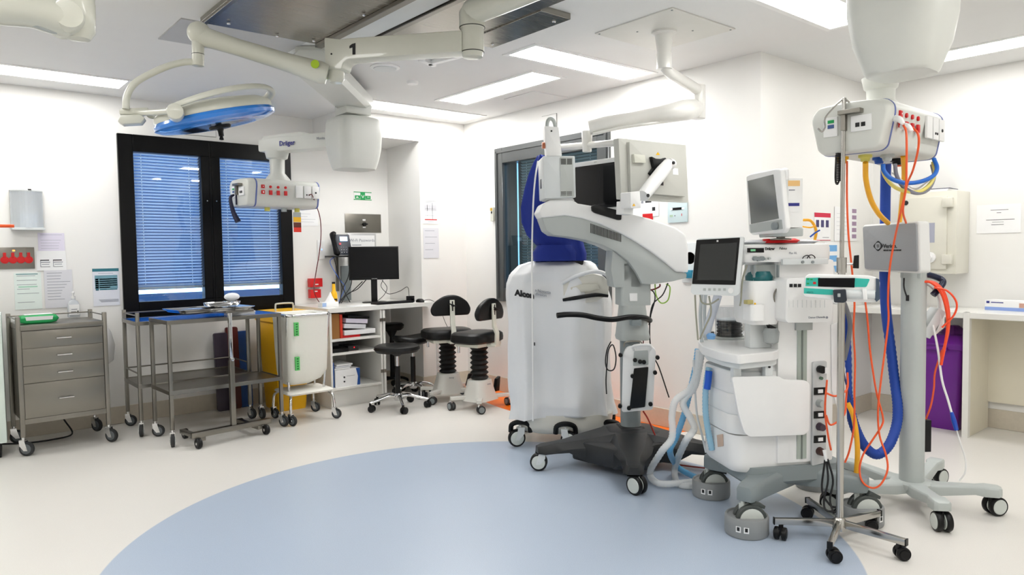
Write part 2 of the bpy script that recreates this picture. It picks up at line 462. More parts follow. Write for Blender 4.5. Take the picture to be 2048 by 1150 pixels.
# ------------------------------------------------------------ window 2, grey frame on the right wall
w2 = bpy.data.objects.new('window_2', None); COL.objects.link(w2); w2.location = (XR, VY0, VZ0); struct(w2)
T2 = Matrix.Translation(-V(w2.location))
fr = M3(GREYF); x0, x1 = XR-0.03, XR+0.07
QY = [VY0+.13, VY1-.12]; QZ = [VZ0+.13, VZ1-.15]
fr.bb((x0, VY0, VZ0), (x1, QY[0], VZ1)).bb((x0, QY[1], VZ0), (x1, VY1, VZ1)).bb((x0, QY[0], VZ0), (x1, QY[1], QZ[0])).bb((x0, QY[0], QZ[1]), (x1, QY[1], VZ1))
struct(fr.build('window_frame', w2, bev=0.004, seg=1, M=T2))
m = M3(GREYF)
for yy in (VY0+.03, VY1-.035): m.bb((x0-.012, yy-.012, VZ0+.03), (x0+.001, yy+.012, VZ1-.03))
m.bb((x0-.012, VY0+.03, VZ1-.05), (x0+.001, VY1-.035, VZ1-.03))
struct(m.build('frame_bead', w2, M=T2))
PANE2 = glass_mat('reflecting window pane', (0.72, 0.78, 0.80), fac=0.94)
struct(M3(PANE2).quad([(XR+.0, QY[0]-.005, QZ[0]-.005), (XR+.0, QY[1]+.005, QZ[0]-.005), (XR+.0, QY[1]+.005, QZ[1]+.005), (XR+.0, QY[0]-.005, QZ[1]+.005)]).build('window_pane', w2, M=T2))
SLATG = mat('grey venetian slats', (0.66, 0.72, 0.74), 0.4)
s = M3(SLATG); n = 46
for k in range(n):
    z = QZ[1]-.01+(QZ[0]+.02-QZ[1])*k/(n-1)
    s.box((XR+.035, (QY[0]+QY[1]-.2)/2, z), (0.025, QY[1]-QY[0]-.22, 0.0012), rot=Matrix.Rotation(math.radians(40), 3, 'Y'))
s.mat(WPLAST)
for yy in (QY[1]-.30, QY[0]+.12):
    for k in range(n-1):
        z = QZ[1]-.01+(QZ[0]+.02-QZ[1])*(k+.5)/(n-1); s.cyl((XR+.02, yy, z-.004), (XR+.02, yy, z+.004), 0.0035, n=6)
struct(s.build('venetian_blind', w2, M=T2))
STRIP = mat('glowing strip standing in for daylight', (0.75, 0.9, 1.0), 0.5, emit=((0.55, 0.78, 1.0), 1.2))  # emissive strip paints the daylight along the blind's edge
struct(M3(STRIP).bb((XR+.09, QY[1]-.095, QZ[0]), (XR+.095, QY[1]-.08, QZ[1])).build('daylight_glow_strip', w2, M=T2))

lb = bpy.data.lights.new('next_room_fill', 'AREA'); lb.energy = 14; lb.size = 0.6; lb.color = (.9, .97, 1)  # unseen fill light, added to brighten the room behind the grey window
lo = bpy.data.objects.new('next_room_fill', lb); COL.objects.link(lo); lo.location = (5.5, 4.8, 2.65)
# ------------------------------------------------------------ ceiling fittings
t = Thing('ceiling_vent', 'large brushed steel ceiling vent panel with raised edges and white centre strip', 'ceiling vent', (2.1, 3.4, CZ))
def cb(a, c, m, nm, bev=0.002, **k):
    M3(m).bb(t.l(a), t.l(c)).build(nm, t, bev=bev, seg=1, **k)
cb((1.30, 2.2, 2.672), (2.01, 4.18, 2.70), STEELD, 'steel_panel')
cb((1.30, 2.2, 2.655), (1.325, 4.18, 2.672), STEEL, 'edge_strip')
cb((1.975, 2.2, 2.650), (2.02, 4.18, 2.672), STEEL, 'edge_strip')
cb((2.03, 2.2, 2.66), (2.17, 4.14, 2.70), WPLAST2, 'centre_strip', label='white centre strip')
cb((2.18, 2.2, 2.650), (2.215, 4.0, 2.70), STEEL, 'edge_strip')
cb((2.215, 2.3, 2.672), (2.66, 3.95, 2.70), STEELD, 'steel_panel')
cb((2.66, 2.87, 2.665), (2.885, 3.57, 2.70), STEELD, 'steel_panel')
for x, y in ((1.42, 4.08), (1.72, 4.14), (1.93, 4.10), (1.94, 3.5), (2.5, 3.9), (2.83, 2.95), (2.83, 3.5), (1.4, 3.4)):
    M3(CHROME).lathe([(0.011, 0), (0.011, -.004), (0.005, -.009), (0.001, -.009)], t.l((x, y, 2.666)), n=10).build('bolt_head', t)
single(M3(mat('grey satin ceiling hatch', (0.74, 0.74, 0.74), 0.5)).bb((1.22, 4.25, 2.693), (1.95, 4.725, CZ)), 'ceiling_hatch', 'flat grey satin ceiling panel above the surgical lamp elbow', 'ceiling panel')
m = MB().mat(WPLAST); m.lathe([(0.105, 0), (0.105, -0.006), (0.085, -0.012)], (2.649, 4.492, CZ), n=32)
m.mat(WPLAST2); m.lathe([(0.083, -0.010), (0.08, -0.016), (0.05, -0.018), (0.001, -.018)], (2.649, 4.492, CZ), n=32)
single(m, 'ceiling_speaker', 'round flush ceiling loudspeaker with pale grille', 'loudspeaker')
m = M3(WPLAST).lathe([(0.045, 0), (0.045, -0.012), (0.038, -0.022), (0.001, -.024)], (3.034, 4.739, CZ), n=24)
single(m, 'smoke_detector', 'small white round detector button on the ceiling', 'detector')
m = M3(CEILM).bb((4.0, 4.42, 2.694), (4.40, 4.80, CZ)); single(m, 'ceiling_hatch', 'faint white square access hatch in the ceiling near the grey window', 'ceiling panel')
m = M3(mat('grey hatch seam', (0.55, 0.54, 0.52), 0.8))  # grey plate shows as a thin rim around the white hatch
a, c = wx(1084, 223, XR), wx(1114, 355, XR)
hz = [wx(1084, 222, XR), wx(1114, 214, XR)]
m.bb((XR-.004, hz[1].y, 2.36), (XR, hz[0].y, 2.60)); m.mat(WHITE); m.bb((XR-.008, hz[1].y+.004, 2.364), (XR, hz[0].y-.004, 2.596))
single(m, 'wall_hatch', 'white square access hatch high on the wall above the grey window', 'access hatch')
m = M3(mat('grey hatch seam', (0.55, 0.54, 0.52), 0.8)); m.bb((1.86, Y1-.004, 2.44), (2.16, Y1, 2.66)); m.mat(WHITE); m.bb((1.864, Y1-.008, 2.444), (2.156, Y1, 2.656))
single(m, 'wall_hatch', 'white square access hatch above the black window', 'access hatch')
t = Thing('ceiling_bracket', 'small white angled bracket on the ceiling below the numbered lamp arm', 'bracket', (2.8, 4.05, CZ))
m = M3(WPLAST)
m.prism([t.l((2.69, 4.13, CZ)), t.l((2.86, 4.20, CZ)), t.l((2.86, 4.16, CZ)), t.l((2.73, 4.10, CZ))], (0, 0, -0.03))
m.prism([t.l((2.82, 4.20, CZ)), t.l((2.90, 3.80, CZ)), t.l((2.86, 3.78, CZ)), t.l((2.79, 4.16, CZ))], (0, 0, -0.03)); m.build('bracket_plate', t, bev=.002)
# ------------------------------------------------------------ casters
WHEELG = mat('grey caster tyre', (0.36, 0.38, 0.39), 0.6)
HUBW = mat('pale wheel disc', (0.80, 0.82, 0.80), 0.4)
def caster(t, p, r=0.05, w=0.028, ang=0.0, tyre=None, hub=None, fork=None, stem=0.03, twin=False, disc=0.72, top=None, name='caster'):
    """p: local point of the swivel at floor level; the wheel trails in direction ang"""
    tyre = tyre or RUBBER; hub = hub or WHEELG; fork = fork or CHROME
    d = V((math.cos(ang), math.sin(ang), 0)); s = V((-d.y, d.x, 0)); p = V(p)
    c = p + d*r*0.45 + V((0, 0, r))
    f = M3(fork)
    tp = top if top is not None else 2*r+0.02
    off = w/2+0.004
    if not twin:
        for q in (-1, 1):
            a = c+s*off*q
            f.prism([a+d*(-0.012)+V((0, 0, -0.012)), a+d*0.014+V((0, 0, -0.012)), a-d*r*.1+V((0, 0, r+.010)), a-d*r*.85+V((0, 0, r+.010)), a-d*r*.8+V((0, 0, r*.5))], s*0.003*q)
        f.box(c-d*r*.47+V((0, 0, r+.010)), (r*.8, 2*off, 0.008), rz=ang)
        f.cyl(c+s*(off+.005), c-s*(off+.005), 0.007, n=10)
    else:
        f.box(c-d*r*.2+V((0, 0, r*.35)), (r*1.0, 0.010, r*1.3), rz=ang)
    z0 = r*2+.012
    f.cyl(p+V((0, 0, r+.01)), p+V((0, 0, max(z0, tp))), 0.011, n=12)
    fo = f.build(name, t, bev=0)
    def wheel(cc, ww):
        m = M3(tyre)
        M = Matrix.Rotation(ang, 3, 'Z')
        m.lathe([(r*.6, -ww/2), (r*.93, -ww/2), (r, -ww*.3), (r, ww*.3), (r*.93, ww/2), (r*.6, ww/2)], cc, n=28, axis='y', M=M)
        m.mat(hub).lathe([(.004, -ww/2-.0035), (r*disc*.9, -ww/2-.003), (r*disc, -ww/2+.001), (r*disc, ww/2-.001), (r*disc*.9, ww/2+.003), (.004, ww/2+.0035)], cc, n=24, axis='y', M=M)
        return m
    if twin:
        m = wheel(c+s*(w*.3+.005), w*.5)
        m2 = wheel(c-s*(w*.3+.005), w*.5)
        m.build('wheel', fo); m2.build('wheel', fo)
    else:
        wheel(c, w).build('wheel', fo)
    return fo

# ------------------------------------------------------------ things on the left wall
def paper(px0, py0, px1, py1, label, cat='paper', pm=None, rows=8, head=None, plane='y', pos=Y1, name='notice', group=None, title=None, off=0.002, seed=1, cols=None, extra=None, ink=None):
    """a sheet fixed flat on a wall: corners measured on the wall plane"""
    if plane == 'y':
        a, c = wy(px0, py0, pos), wy(px1, py1, pos); x0, x1 = a.x, c.x; xa = V((1, 0, 0)); n = V((0, -1, 0)); o = V((x0, pos, 0))
    else:
        a, c = wx(px0, py0, pos), wx(px1, py1, pos); x0, x1 = 0, a.y-c.y; xa = V((0, -1, 0)); n = V((-1, 0, 0)); o = V((pos, a.y, 0))
        x0 = 0; x1 = a.y-c.y
    zt, zb_ = a.z, c.z; w, h = (x1-x0), zt-zb_
    t = Thing(name, label, cat, o+V((0, 0, zb_))+n*off, rz=0 if plane == 'y' else -math.pi/2, group=group)
    m = M3(pm or PAPER).bb((0, -.0015, 0), (w, 0, h))
    rnd = random.Random(seed)
    def bar(u0, u1, v0, v1, mt): m.mat(mt).bb((u0*w, -.0021, v0*h), (u1*w, -.0014, v1*h))
    if head: bar(0.03, 0.97, 0.90, 0.985, head)
    if title: m.mat(INKD).text(title[0], title[1], (w*.5, -.0022, h*title[2]), (1, 0, 0), (0, 0, 1), 'CENTER', depth=0.0002)
    top = 0.82 if (head or title) else 0.92
    for i in range(rows):
        v = top-(top-0.08)*i/max(rows, 1); u1 = rnd.uniform(.55, .92)
        if rnd.random() < .15: continue
        bar(0.10, u1, v-0.012, v, ink or INK)
    if extra: extra(bar, m, w, h)
    m.build('printed_sheet', t)
    return t
# purple-ish sheet, service card, two lists
paper(75, 466, 130, 505, 'pale violet sheet pinned under the clear wall dispenser', pm=mat('pale violet paper', (0.86, 0.84, 0.90), 0.5), rows=6, seed=2)
def card(bar, m, w, h):
    for u in (.12, .55):
        bar(u, u+.3, .50, .55, INKD); bar(u, u+.33, .40, .44, INK); bar(u, u+.02, .18, .5, INK); bar(u, u+.33, .18, .20, INKD); bar(u+.05, u+.3, .3, .33, INK)
paper(72, 502, 133, 540, 'white card with two small diagrams beside the red sockets', rows=0, extra=card, off=0.004)
def grn(bar, m, w, h): bar(.08, .88, .95, .97, TEAL); bar(.15, .85, .60, .63, mat('pale green print', (0.62, 0.82, 0.72), .6))
paper(27, 546, 85, 617, 'tall white sheet with green heading, left of the grey list', rows=7, extra=grn, seed=5, pm=mat('pale mint paper', (0.90, 0.94, 0.92), .5))
paper(87, 540, 147, 614, 'pale grey printed list in a sleeve, just left of the pump bottle', pm=PAPERG, rows=11, seed=8, off=0.0035, ink=INK)
def tl(bar, m, w, h):
    bar(0.0, 1, .92, 1, TEAL); bar(.22, .78, .865, .875, INK); bar(.08, .94, .46, .82, mat('pale teal print', (0.45, 0.63, 0.68), .5))
    for i in range(6): bar(.10, .22, .69-.055*i, .735-.055*i, mat('dark teal print', (0.12, 0.36, 0.42), .5)); bar(.25, .92 if i != 4 else .65, .70-.055*i, .73-.055*i, TEAL)
    for i in range(4): bar(.2+.03*i, .95, .16-.02*i, .17-.02*i, INK)
paper(184, 537.5, 240, 610, 'teal and white poster left of the black window frame', rows=0, extra=tl, pm=mat('pale blue paper', (0.89, 0.90, 0.93), .5))
paper(586, 419, 636, 452, 'white sheet behind the left supply unit, beside its colour tabs', rows=5, seed=4)
# clear dispenser
a, c = wy(18, 380, Y1), wy(87, 461, Y1)
t = Thing('glove_dispenser', 'clear plastic dispenser with curved front on the wall at far left', 'dispenser', (a.x, Y1, c.z))
w_, h_ = c.x-a.x, a.z-c.z
CLR = glass_mat('clear acrylic', (0.86, 0.88, 0.90), 0.08, fac=0.9)
FRO = mat('frosted acrylic', (0.88, 0.90, 0.92), 0.25, alpha=0.35)
m = M3(WPLAST2).bb((0, -.012, 0), (w_, 0, h_)).bb((0, -.10, 0), (w_, 0, .018)).bb((0, -.03, .0), (.012, 0, h_)).bb((w_-.012, -.03, 0), (w_, 0, h_)); m.build('back_plate', t, bev=.003)
pr = [(w_*u, -.03-.075*math.sin(math.pi*u)) for u in [i/12 for i in range(13)]]
m = M3(FRO); 
for i in range(12):
    x0_, y0_ = pr[i]; x1_, y1_ = pr[i+1]
    m.prism([(x0_, y0_, .018), (x1_, y1_, .018), (x1_, y1_+.003, .018), (x0_, y0_+.003, .018)], (0, 0, h_-.025))
m.mat(WPLAST2).prism([(x, y, h_-.012) for x, y in pr]+[(w_, 0, h_-.012), (0, 0, h_-.012)], (0, 0, .012)); m.build('clear_cover', t)
M3(mat('glove bundle', (0.86, 0.90, 0.93), .7)).bb((w_*.25, -.06, .02), (w_*.8, -.013, h_*.42)).build('paper_stack', t, bev=.008)
M3(INKD).bb((w_*.52, -.105, h_-.004), (w_*.62, -.08, h_+.006)).build('latch', t)
# red service sockets plate
a, c = wy(-14, 495, Y1), wy(70, 537, Y1)
t = Thing('socket_plate', 'steel wall plate with a row of red sockets at far left', 'socket plate', (a.x, Y1, c.z))
w_, h_ = c.x-a.x, a.z-c.z
M3(STEEL).bb((0, -.008, 0), (w_, 0, h_)).build('plate', t, bev=.002)
for px in (9, 25.5, 41.5, 57):
    x = wy(px, 517, Y1).x-a.x
    m = M3(RED).cyl((x, -.020, h_*.42), (x, -.008, h_*.42), .028, n=20).bb((x-.010, -.022, h_*.5), (x+.010, -.008, h_*.76)); m.build('red_socket', t, bev=.003)
M3(mat('amber lamp', (1, .6, .3), .3, emit=((1, .5, .2), 2))).bb((w_*.46, -.011, h_*.82), (w_*.52, -.008, h_*.88)).build('indicator', t)
# orange tube poking in at the left edge
p0, p1 = wd_(-30, 452, 5.6), wd_(28, 452, 5.6)
m = M3(ORANGE).tube([p0+V((-.3, .3, .0)), p0, p1], .011, n=10); 
single(m, 'orange_hose', 'end of an orange hose sticking in at the left edge', 'hose')
p = wd_(8, 700, 6.5)
m = M3(INKD).tube([V((p.x-.12, 6.5, 1.06)), V((p.x-.06, 6.48, .9)), V((p.x-.02, 6.5, .7)), V((p.x-.02, 6.54, .45)), V((p.x-.1, 6.56, .02))], .006)
single(m, 'power_cable', 'dark cable hanging by the left edge next to the drawer cart', 'cable')
# pale machine at the very left edge
p = wz(4, 916, 0)
t = Thing('equipment_cart', 'side of a pale cabinet just inside the left edge', 'cabinet', (p.x, p.y, 0), -.09)
M3(mat('pale green white enamel', (.86, .91, .88), .4)).bb((-.45, 0, .10), (.035, .30, 1.0)).build('body', t, bev=.01)
M3(BLACK).bb((-.44, .01, 0.0), (.0, .29, .10)).build('plinth', t, bev=.01)

# ------------------------------------------------------------ drawer cart
t = Thing('drawer_cart', 'stainless steel cart with four drawers at the far left, under the wall papers', 'drawer cart', (0.571, 6.0, 0), math.atan2(.014, .522))
W_, D_, HP = .535, .46, .975
for x, y in ((0, 0), (W_, 0), (0, D_), (W_, D_)):
    M3(STEEL).bb((x-.014, y-.014, .13), (x+.014, y+.014, HP)).build('post', t, bev=.003)
    caster(t, (x, y, 0), .05, .024, ang=random.uniform(-1.2, .4), top=.135)
zt = t.Y(34, 652, -.01).z; zs = [t.Y(33.5, 664, -.014).z, t.Y(35, 699, -.014).z, t.Y(37, 734, -.014).z, t.Y(38.8, 769.6, -.014).z, t.Y(41.3, 840.7, -.014).z, t.Y(42, 851, -.014).z]
M3(STEEL).bb((.014, .0, zs[5]), (W_-.014, D_, zs[0])).build('carcass', t, bev=.002)
M3(STEEL).bb((.01, -.02, zs[0]+.004), (W_-.01, D_+.01, zs[0]+.04)).build('top', t, bev=.003)
M3(STEEL).bb((.014, -.012, zs[5]), (W_-.014, .0, zs[4])).build('bottom_rail', t, bev=.002)
for i in range(4):
    d = M3(STEEL).bb((.018, -.016, zs[i+1]+.003), (W_-.018, 0.0, zs[i]-.003)).build('drawer', t, bev=.002)
    zc_ = (zs[i]+zs[i+1])/2
    M3(CHROME).tube([(W_/2-.045, -.016, zc_), (W_/2-.045, -.034, zc_), (W_/2+.045, -.034, zc_), (W_/2+.045, -.016, zc_)], .0055, smooth=False).build('handle', d)
for pts in (((0, D_, HP-.02), (W_, D_, HP-.02)), ((W_, 0, HP-.02), (W_, D_, HP-.02)), ((0, 0, HP-.02), (0, D_, HP-.02))):
    M3(STEEL).cyl(*pts, .005).build('rail', t)
ztop = zs[0]+.041
# green wipes pack and pump bottle on it
cpos = t.o.matrix_basis.copy()
q = wz(66, 641, ztop)
t2 = Thing('wipes_pack', 'green and white soft pack of wipes lying on the drawer cart', 'wipes pack', (q.x, 6.16, ztop), .05)
m = M3(GREEN); L_, H_ = .125, .062
rings = []
for u, s_ in ((-1, .12), (-.86, .8), (-.6, 1), (0, 1.04), (.6, 1), (.86, .8), (1, .12)):
    rings.append([V((u*L_, y*.055*(.5+.5*s_), z*H_*s_+H_*.5*(1-s_))) for y, z in ((-1, .15), (-.85, .02), (.85, .02), (1, .15), (1, .7), (.7, 1), (-.7, 1), (-1, .7))])
m.loft(rings).build('pack', t2, bev=0)
m = M3(PAPER).bb((-.085, -.040, H_*1.0), (.085, .040, H_+.004)); m.mat(GREEN).bb((-.03, -.041, H_-.006), (.03, -.038, H_*.98)); m.build('label_patch', t2, bev=.002)
M3(PAPER).prism([(-.08, -.0565, .024), (.08, -.0565, .024), (.085, -.056, .05), (-.085, -.056, .05)], (0, .004, 0)).build('front_label', t2)
q = wz(148, 634, ztop)
t2 = Thing('pump_bottle', 'clear pump bottle of hand gel on the drawer cart', 'bottle', (q.x, q.y, ztop))
GELB = mat('clear gel bottle', (.86, .88, .90), .15, alpha=.6)
m = M3(GELB).loft([rring(0, 0, z, w, d, .02) for z, w, d in ((0, .078, .05), (.004, .084, .055), (.10, .084, .055), (.125, .06, .045), (.135, .03, .03), (.145, .028, .028))]); m.build('bottle_body', t2)
m = M3(PAPER).bb((-.035, -.029, .02), (.035, -.0276, .10)); m.mat(INKD).bb((-.022, -.0296, .038), (.012, -.029, .046)).bb((.018, -.0296, .03), (.03, -.029, .05)); m.mat(INK).bb((-.02, -.0296, .06), (.02, -.029, .066)); m.build('label_patch', t2)
m = M3(WPLAST).cyl((0, 0, .145), (0, 0, .165), .015).cyl((0, 0, .165), (0, 0, .195), .005).tube([(0, 0, .195), (-.0, -.012, .198), (0, -.04, .19)], .006).cyl((0, 0, .19), (0, 0, .20), .012); m.build('pump', t2)
# cable on the floor below the cart
m = M3(INKD).tube([(.45, 6.5, .008), (.62, 6.38, .008), (.8, 6.36, .008), (.93, 6.44, .012), (.90, 6.54, .10), (.85, 6.58, .2)], .006)
single(m, 'power_cable', 'black cable looping on the floor beneath the drawer cart', 'cable')
# white bag hanging by the cart
q = V((1.19, 6.5, .52))
m = M3(mat('thin white plastic bag', (.93, .93, .93), .4, bump=.6, bscale=18))
m.loft([[V((q.x+w*math.cos(a)+.02*math.sin(3*a)*w*8, q.y+.04*math.sin(a)*w*14, q.z+z)) for a in [2*math.pi*i/14 for i in range(14)]] for z, w in ((0, .02), (.03, .06), (.15, .075), (.26, .05), (.33, .015))])
single(m, 'plastic_bag', 'thin white plastic bag hanging between the drawer cart and the railed trolley', 'bag')

# ------------------------------------------------------------ the two instrument trolleys
BLUET = mat('glossy blue tray cover', (0.05, 0.40, 0.82), 0.2, coat=0.3)
def trolley(label, loc, W_, D_, H_, zt, zl, rails, skew=0.0):
    t = Thing('instrument_trolley', label, 'trolley', (*loc, 0), skew, group='steel instrument trolleys')
    for i, (x, y) in enumerate(((0, 0), (W_, 0), (0, D_), (W_, D_))):
        M3(STEEL).bb((x-.013, y-.013, .12), (x+.013, y+.013, H_)).build('post', t, bev=.003)
        caster(t, (x, y, 0), .045, .024, ang=(-1.9, -1.2, -.5, -1.5)[i], top=.125, hub=WHEELG)
    for z, nm, g in ((zt, 'top', .022), (zl, 'shelf', .022)):
        m = M3(STEEL).bb((-.012, -.012, z-.012), (W_+.012, D_+.012, z-.008))
        for a, c in (((-.014, -.014), (W_+.014, -.010)), ((-.014, D_+.010), (W_+.014, D_+.014)), ((-.014, -.01), (-.010, D_+.01)), ((W_+.010, -.01), (W_+.014, D_+.01))):
            m.bb((*a, z-.03), (*c, z))
        m.build(nm, t, bev=.001, seg=1)
    M3(BLUET).bb((-.008, -.008, zt-.008), (W_+.008, D_+.008, zt-.002)).build('tray_cover', t, label='glossy blue cover')
    if rails:
        for z in (H_-.025, zl+.08):
            for a, c in (((0, D_), (W_, D_)), ((0, 0), (0, D_)), ((W_, 0), (W_, D_))):
                M3(STEEL).cyl((*a, z), (*c, z), .006).build('rail', t)
    return t
trolley('steel trolley with raised guard rails pushed against the wall under the black window', (1.332, 6.03), .84, .44, .955, .885, .40, True)
trolley('low-edged steel trolley with blue top standing in front of the railed one', (1.425, 5.535), .835, .40, .915, .918, .405, False, .045)
# mayo stand
t = Thing('mayo_stand', 'steel tray stand with a low bar base in front of the blue topped trolley', 'tray stand', (1.80, 5.40, 0), .12)
m = M3(STEEL).bb((-.30, -.022, .075), (.31, .022, .115)); m.build('base_bar', t, bev=.002)
for x in (-.22, .22):
    M3(STEEL).bb((x-.018, -.02, .045), (x+.018, .35, .075)).build('base_leg', t, bev=.002)
for x, y in ((-.26, -.03), (.26, -.03), (-.2, .34), (.24, .34)):
    m = M3(BLACK).lathe([(.002, -.016), (.034, -.016), (.038, -.01), (.038, .01), (.034, .016), (.002, .016)], (x, y, .038), axis='x', n=20); o = m.build('caster', t)
    M3(CHROME).lathe([(.002, -.02), (.012, -.018), (.012, .018), (.002, .02)], (x, y, .038), axis='x', n=12).build('wheel_hub', o)
pt = t.X(454, 618, .02)
M3(STEEL).bb((-.002, -.016, .11), (.034, .016, .60)).build('post', t, bev=.003)
M3(CHROME).bb((.004, -.012, .60), (.028, .012, .975)).cyl((.016, -.03, .61), (.016, 0, .61), .012).build('inner_post', t, bev=.002)
m = M3(STEEL).bb((-.02, -.015, .955), (.20, .20, .975)); m.build('tray_carrier', t, bev=.002)
M3(CHROME).loft([rring(-.08, .12, z, w, d, .03) for z, w, d in ((.985, .52, .32), (.975, .50, .30), (.977, .49, .29), (.99, .53, .33), (1.0, .55, .35), (1.0, .56, .36), (.99, .54, .34))]).build('tray', t)
wl = t.o.matrix_basis
def on(tt, x, y, z): return tt.Mi.inverted() @ V((x, y, z))
for i, (x, y, w, d, rz, lb) in enumerate(((-.02, .10, .20, .14, .2, 'shallow steel kidney tray on the tray stand, left'), (.11, .16, .12, .12, -.1, 'small steel dish on the tray stand, right of the kidney tray'))):
    p = on(t, x, y, 1.002)
    single(M3(CHROME).loft([rring(p.x, p.y, p.z+z, w*k, d*k, .04) for z, k in ((0, .8), (.012, .95), (.03, 1), (.032, .96), (.013, .9), (.006, .75))]), 'steel_dish', lb, 'dish')
p = on(t, .12, .17, 1.036)
single(M3(mat('crumpled white wipe', (.93, .94, .95), .8, bump=.5, bscale=20)).ball((p.x, p.y, p.z+.03), (.06, .045, .03), 12, 8), 'cloth_wad', 'crumpled white wipe in the small dish on the tray stand', 'wipe')
# white drawer-like box hanging on the trolley end
p = t.Y(474, 632, .1)
t3 = Thing('plastic_box', 'pale grey two-tier box standing on the blue topped trolley beside the tray stand post', 'box', (1.97, 5.63, .918), .04)
m = M3(mat('pale translucent plastic', (.80, .80, .79), .3)).bb((-.10, -.06, 0), (.10, .06, .016)); m.build('lower_tray', t3, bev=.004)
M3(mat('pale translucent plastic', (.80, .80, .79), .3)).bb((-.095, -.055, .017), (.105, .065, .032)).build('upper_tray', t3, bev=.004)

# boards stacked against the wall behind
for i, (pa, pb, pt, c, lb) in enumerate(((431, 458, 668, (.22, .18, .25), 'dark violet folder leaning on the wall behind the trolleys'), (455, 479, 656, (.32, .05, .07), 'maroon folder leaning on the wall between the violet and the blue one'), (476, 502, 664, (.03, .27, .55), 'blue folder leaning on the wall behind the trolleys'))):
    m = M3(mat('folder %s' % 'abc'[i], c, .4)); yb = 6.50+.015*i
    x0_, x1_, z_ = wy(pa, pt, yb).x, wy(pb, pt, yb).x, wy(pa, pt, yb).z
    m.prism(rpoly([(x0_, yb, 0), (x1_, yb, 0), (x1_, yb+.05, z_), (x0_, yb+.05, z_)], .02), (0, .03, .0))
    single(m, 'folder', lb, 'folder', 'folders leaning on the wall')

# ------------------------------------------------------------ yellow waste bin
t = Thing('waste_bin', 'tall yellow clinical waste bin with a wire handle, beside the desk', 'bin', (2.58, 6.26, 0))
rg = lambda z, w, d: rring(0, 0, z, w, d, .03)
M3(YELLOW).loft([rg(0, .25, .32), (rg(.02, .26, .33)), rg(.78, .33, .42), rg(.80, .37, .45), rg(.83, .37, .45)]).build('body', t)
m = M3(YELLOW).loft([rg(.83, .375, .455), rg(.85, .375, .455), rg(.885, .33, .40), rg(.89, .25, .3)]); m.build('lid', t)
M3(IVORY).tube([(-.13, -.15, .87), (-.13, -.15, .94), (-.11, -.15, .955), (.01, -.15, .955), (.03, -.15, .94), (.03, -.15, .87)], .008, k=4).build('handle', t)

# ------------------------------------------------------------ linen hamper
t = Thing('linen_hamper', 'steel linen hamper with a white bag and green tapes, on casters', 'hamper', (wy(619, 636, 5.54).x, 5.72, 0), 0.0)
q = t.Y(572, 640, -.16); zr = .888
BAG = mat('thin white laundry bag', (.92, .915, .88), .5, bump=.25, bscale=9)
rgp = lambda z, w, d, cx=0, cy=0: rring(cx, cy, z, w, d, .06)
M3(CHROME).tube([*rgp(zr, .37, .36)]+[rgp(zr, .37, .36)[0]], .013, k=2, n=10).build('hoop', t)
o = M3(BAG).loft([rgp(zr-.06, .30, .28), rgp(zr+.004, .33, .32), rgp(zr+.013, .365, .355), rgp(zr+.006, .385, .375), rgp(zr-.010, .375, .365), rgp(.82, .365, .36), rgp(.6, .36, .34), rgp(.42, .345, .32, -.0), rgp(.35, .30, .27, -.02), rgp(.31, .20, .18, -.05)]).build('laundry_bag', t)
gt = mat('green tape', (.38, .78, .42), .5)
for z in (.78, .50):
    m = M3(gt).bb((-.14, -.205, z-.055), (-.105, -.186, z+.055)); m.mat(mat('dark green print', (.1, .45, .2), .5))
    for k in range(5): m.bb((-.13, -.2065, z-.045+.02*k), (-.115, -.2045, z-.035+.02*k))
    m.build('green_tape', o)
for x, y in ((-.175, -.16), (.185, -.16), (-.17, .16), (.17, .16)):
    s = 1 if y > 0 else 1
    M3(CHROME).tube([(x, y*.9, zr), (x*.93, y*.6, .5), (x*.85, y*.5, .26), (x*.9, y*.8, .235), (x*1.02, y*1.1, .20), (x*1.06, y*1.16, .12)], .011, n=10).build('frame_leg', t)
    caster(t, (x*1.06, y*1.16, 0), .042, .022, ang=-1.2 if x < 0 else -.9, top=.13)
m = M3(mat('folded white cloth', (.92, .91, .88), .8, bump=.3, bscale=15)).loft([rring(0, -.03, .235, .36, .30, .03), rring(0, -.03, .25, .40, .33, .03), rring(0, -.02, .262, .38, .30, .03)]); m.build('foot_shelf', t)
# ------------------------------------------------------------ desk in the recess
def shelfz(px, py, y=5.87): return wy(px, py, y).z
DK = Thing('desk_cabinet', 'white open shelf cabinet carrying the left end of the desk', 'cabinet', (2.84, 5.87, 0))
cx1 = wy(776, 700, 5.87).x-2.84
M3(LAMIN).bb((0, 0, 0), (.02, .73, .858)).build('side_panel', DK, bev=.001, seg=1)
M3(LAMIN).bb((cx1-.075, .0, .05), (cx1-.055, .73, .858)).build('side_panel', DK, bev=.001, seg=1)
M3(LAMIN).bb((.02, .70, .05), (cx1-.075, .72, .858)).build('back_panel', DK)
DSP = M3(LAMIN).bb((cx1-.05, -.01, .03), (cx1-.028, .45, .855)).build('door', DK, bev=.001, seg=1)
for z in (.75, .27): M3(STEEL).bb((cx1-.085, -.012, z), (cx1-.03, -.006, z+.03)).cyl((cx1-.052, -.014, z), (cx1-.052, -.014, z+.03), .006).build('hinge', DSP)
s1, s2, s3 = shelfz(664, 680), shelfz(664, 708), shelfz(667, 778)
for z in (s1, s2, s3): M3(LAMIN).bb((.02, .005, z-.02), (cx1-.075, .70, z)).build('shelf', DK, bev=.001, seg=1)
M3(LAMIN).bb((.02, .06, 0), (cx1-.075, .08, s3-.02)).build('kick_panel', DK)
top = M3(LAMIN).bb((2.82, 5.855, .862), (3.955, 5.995, .90)).bb((2.82, 5.995, .862), (3.885, 6.612, .90))
single(top, 'desk', 'white laminate desk top fitted into the wall recess', 'desk')
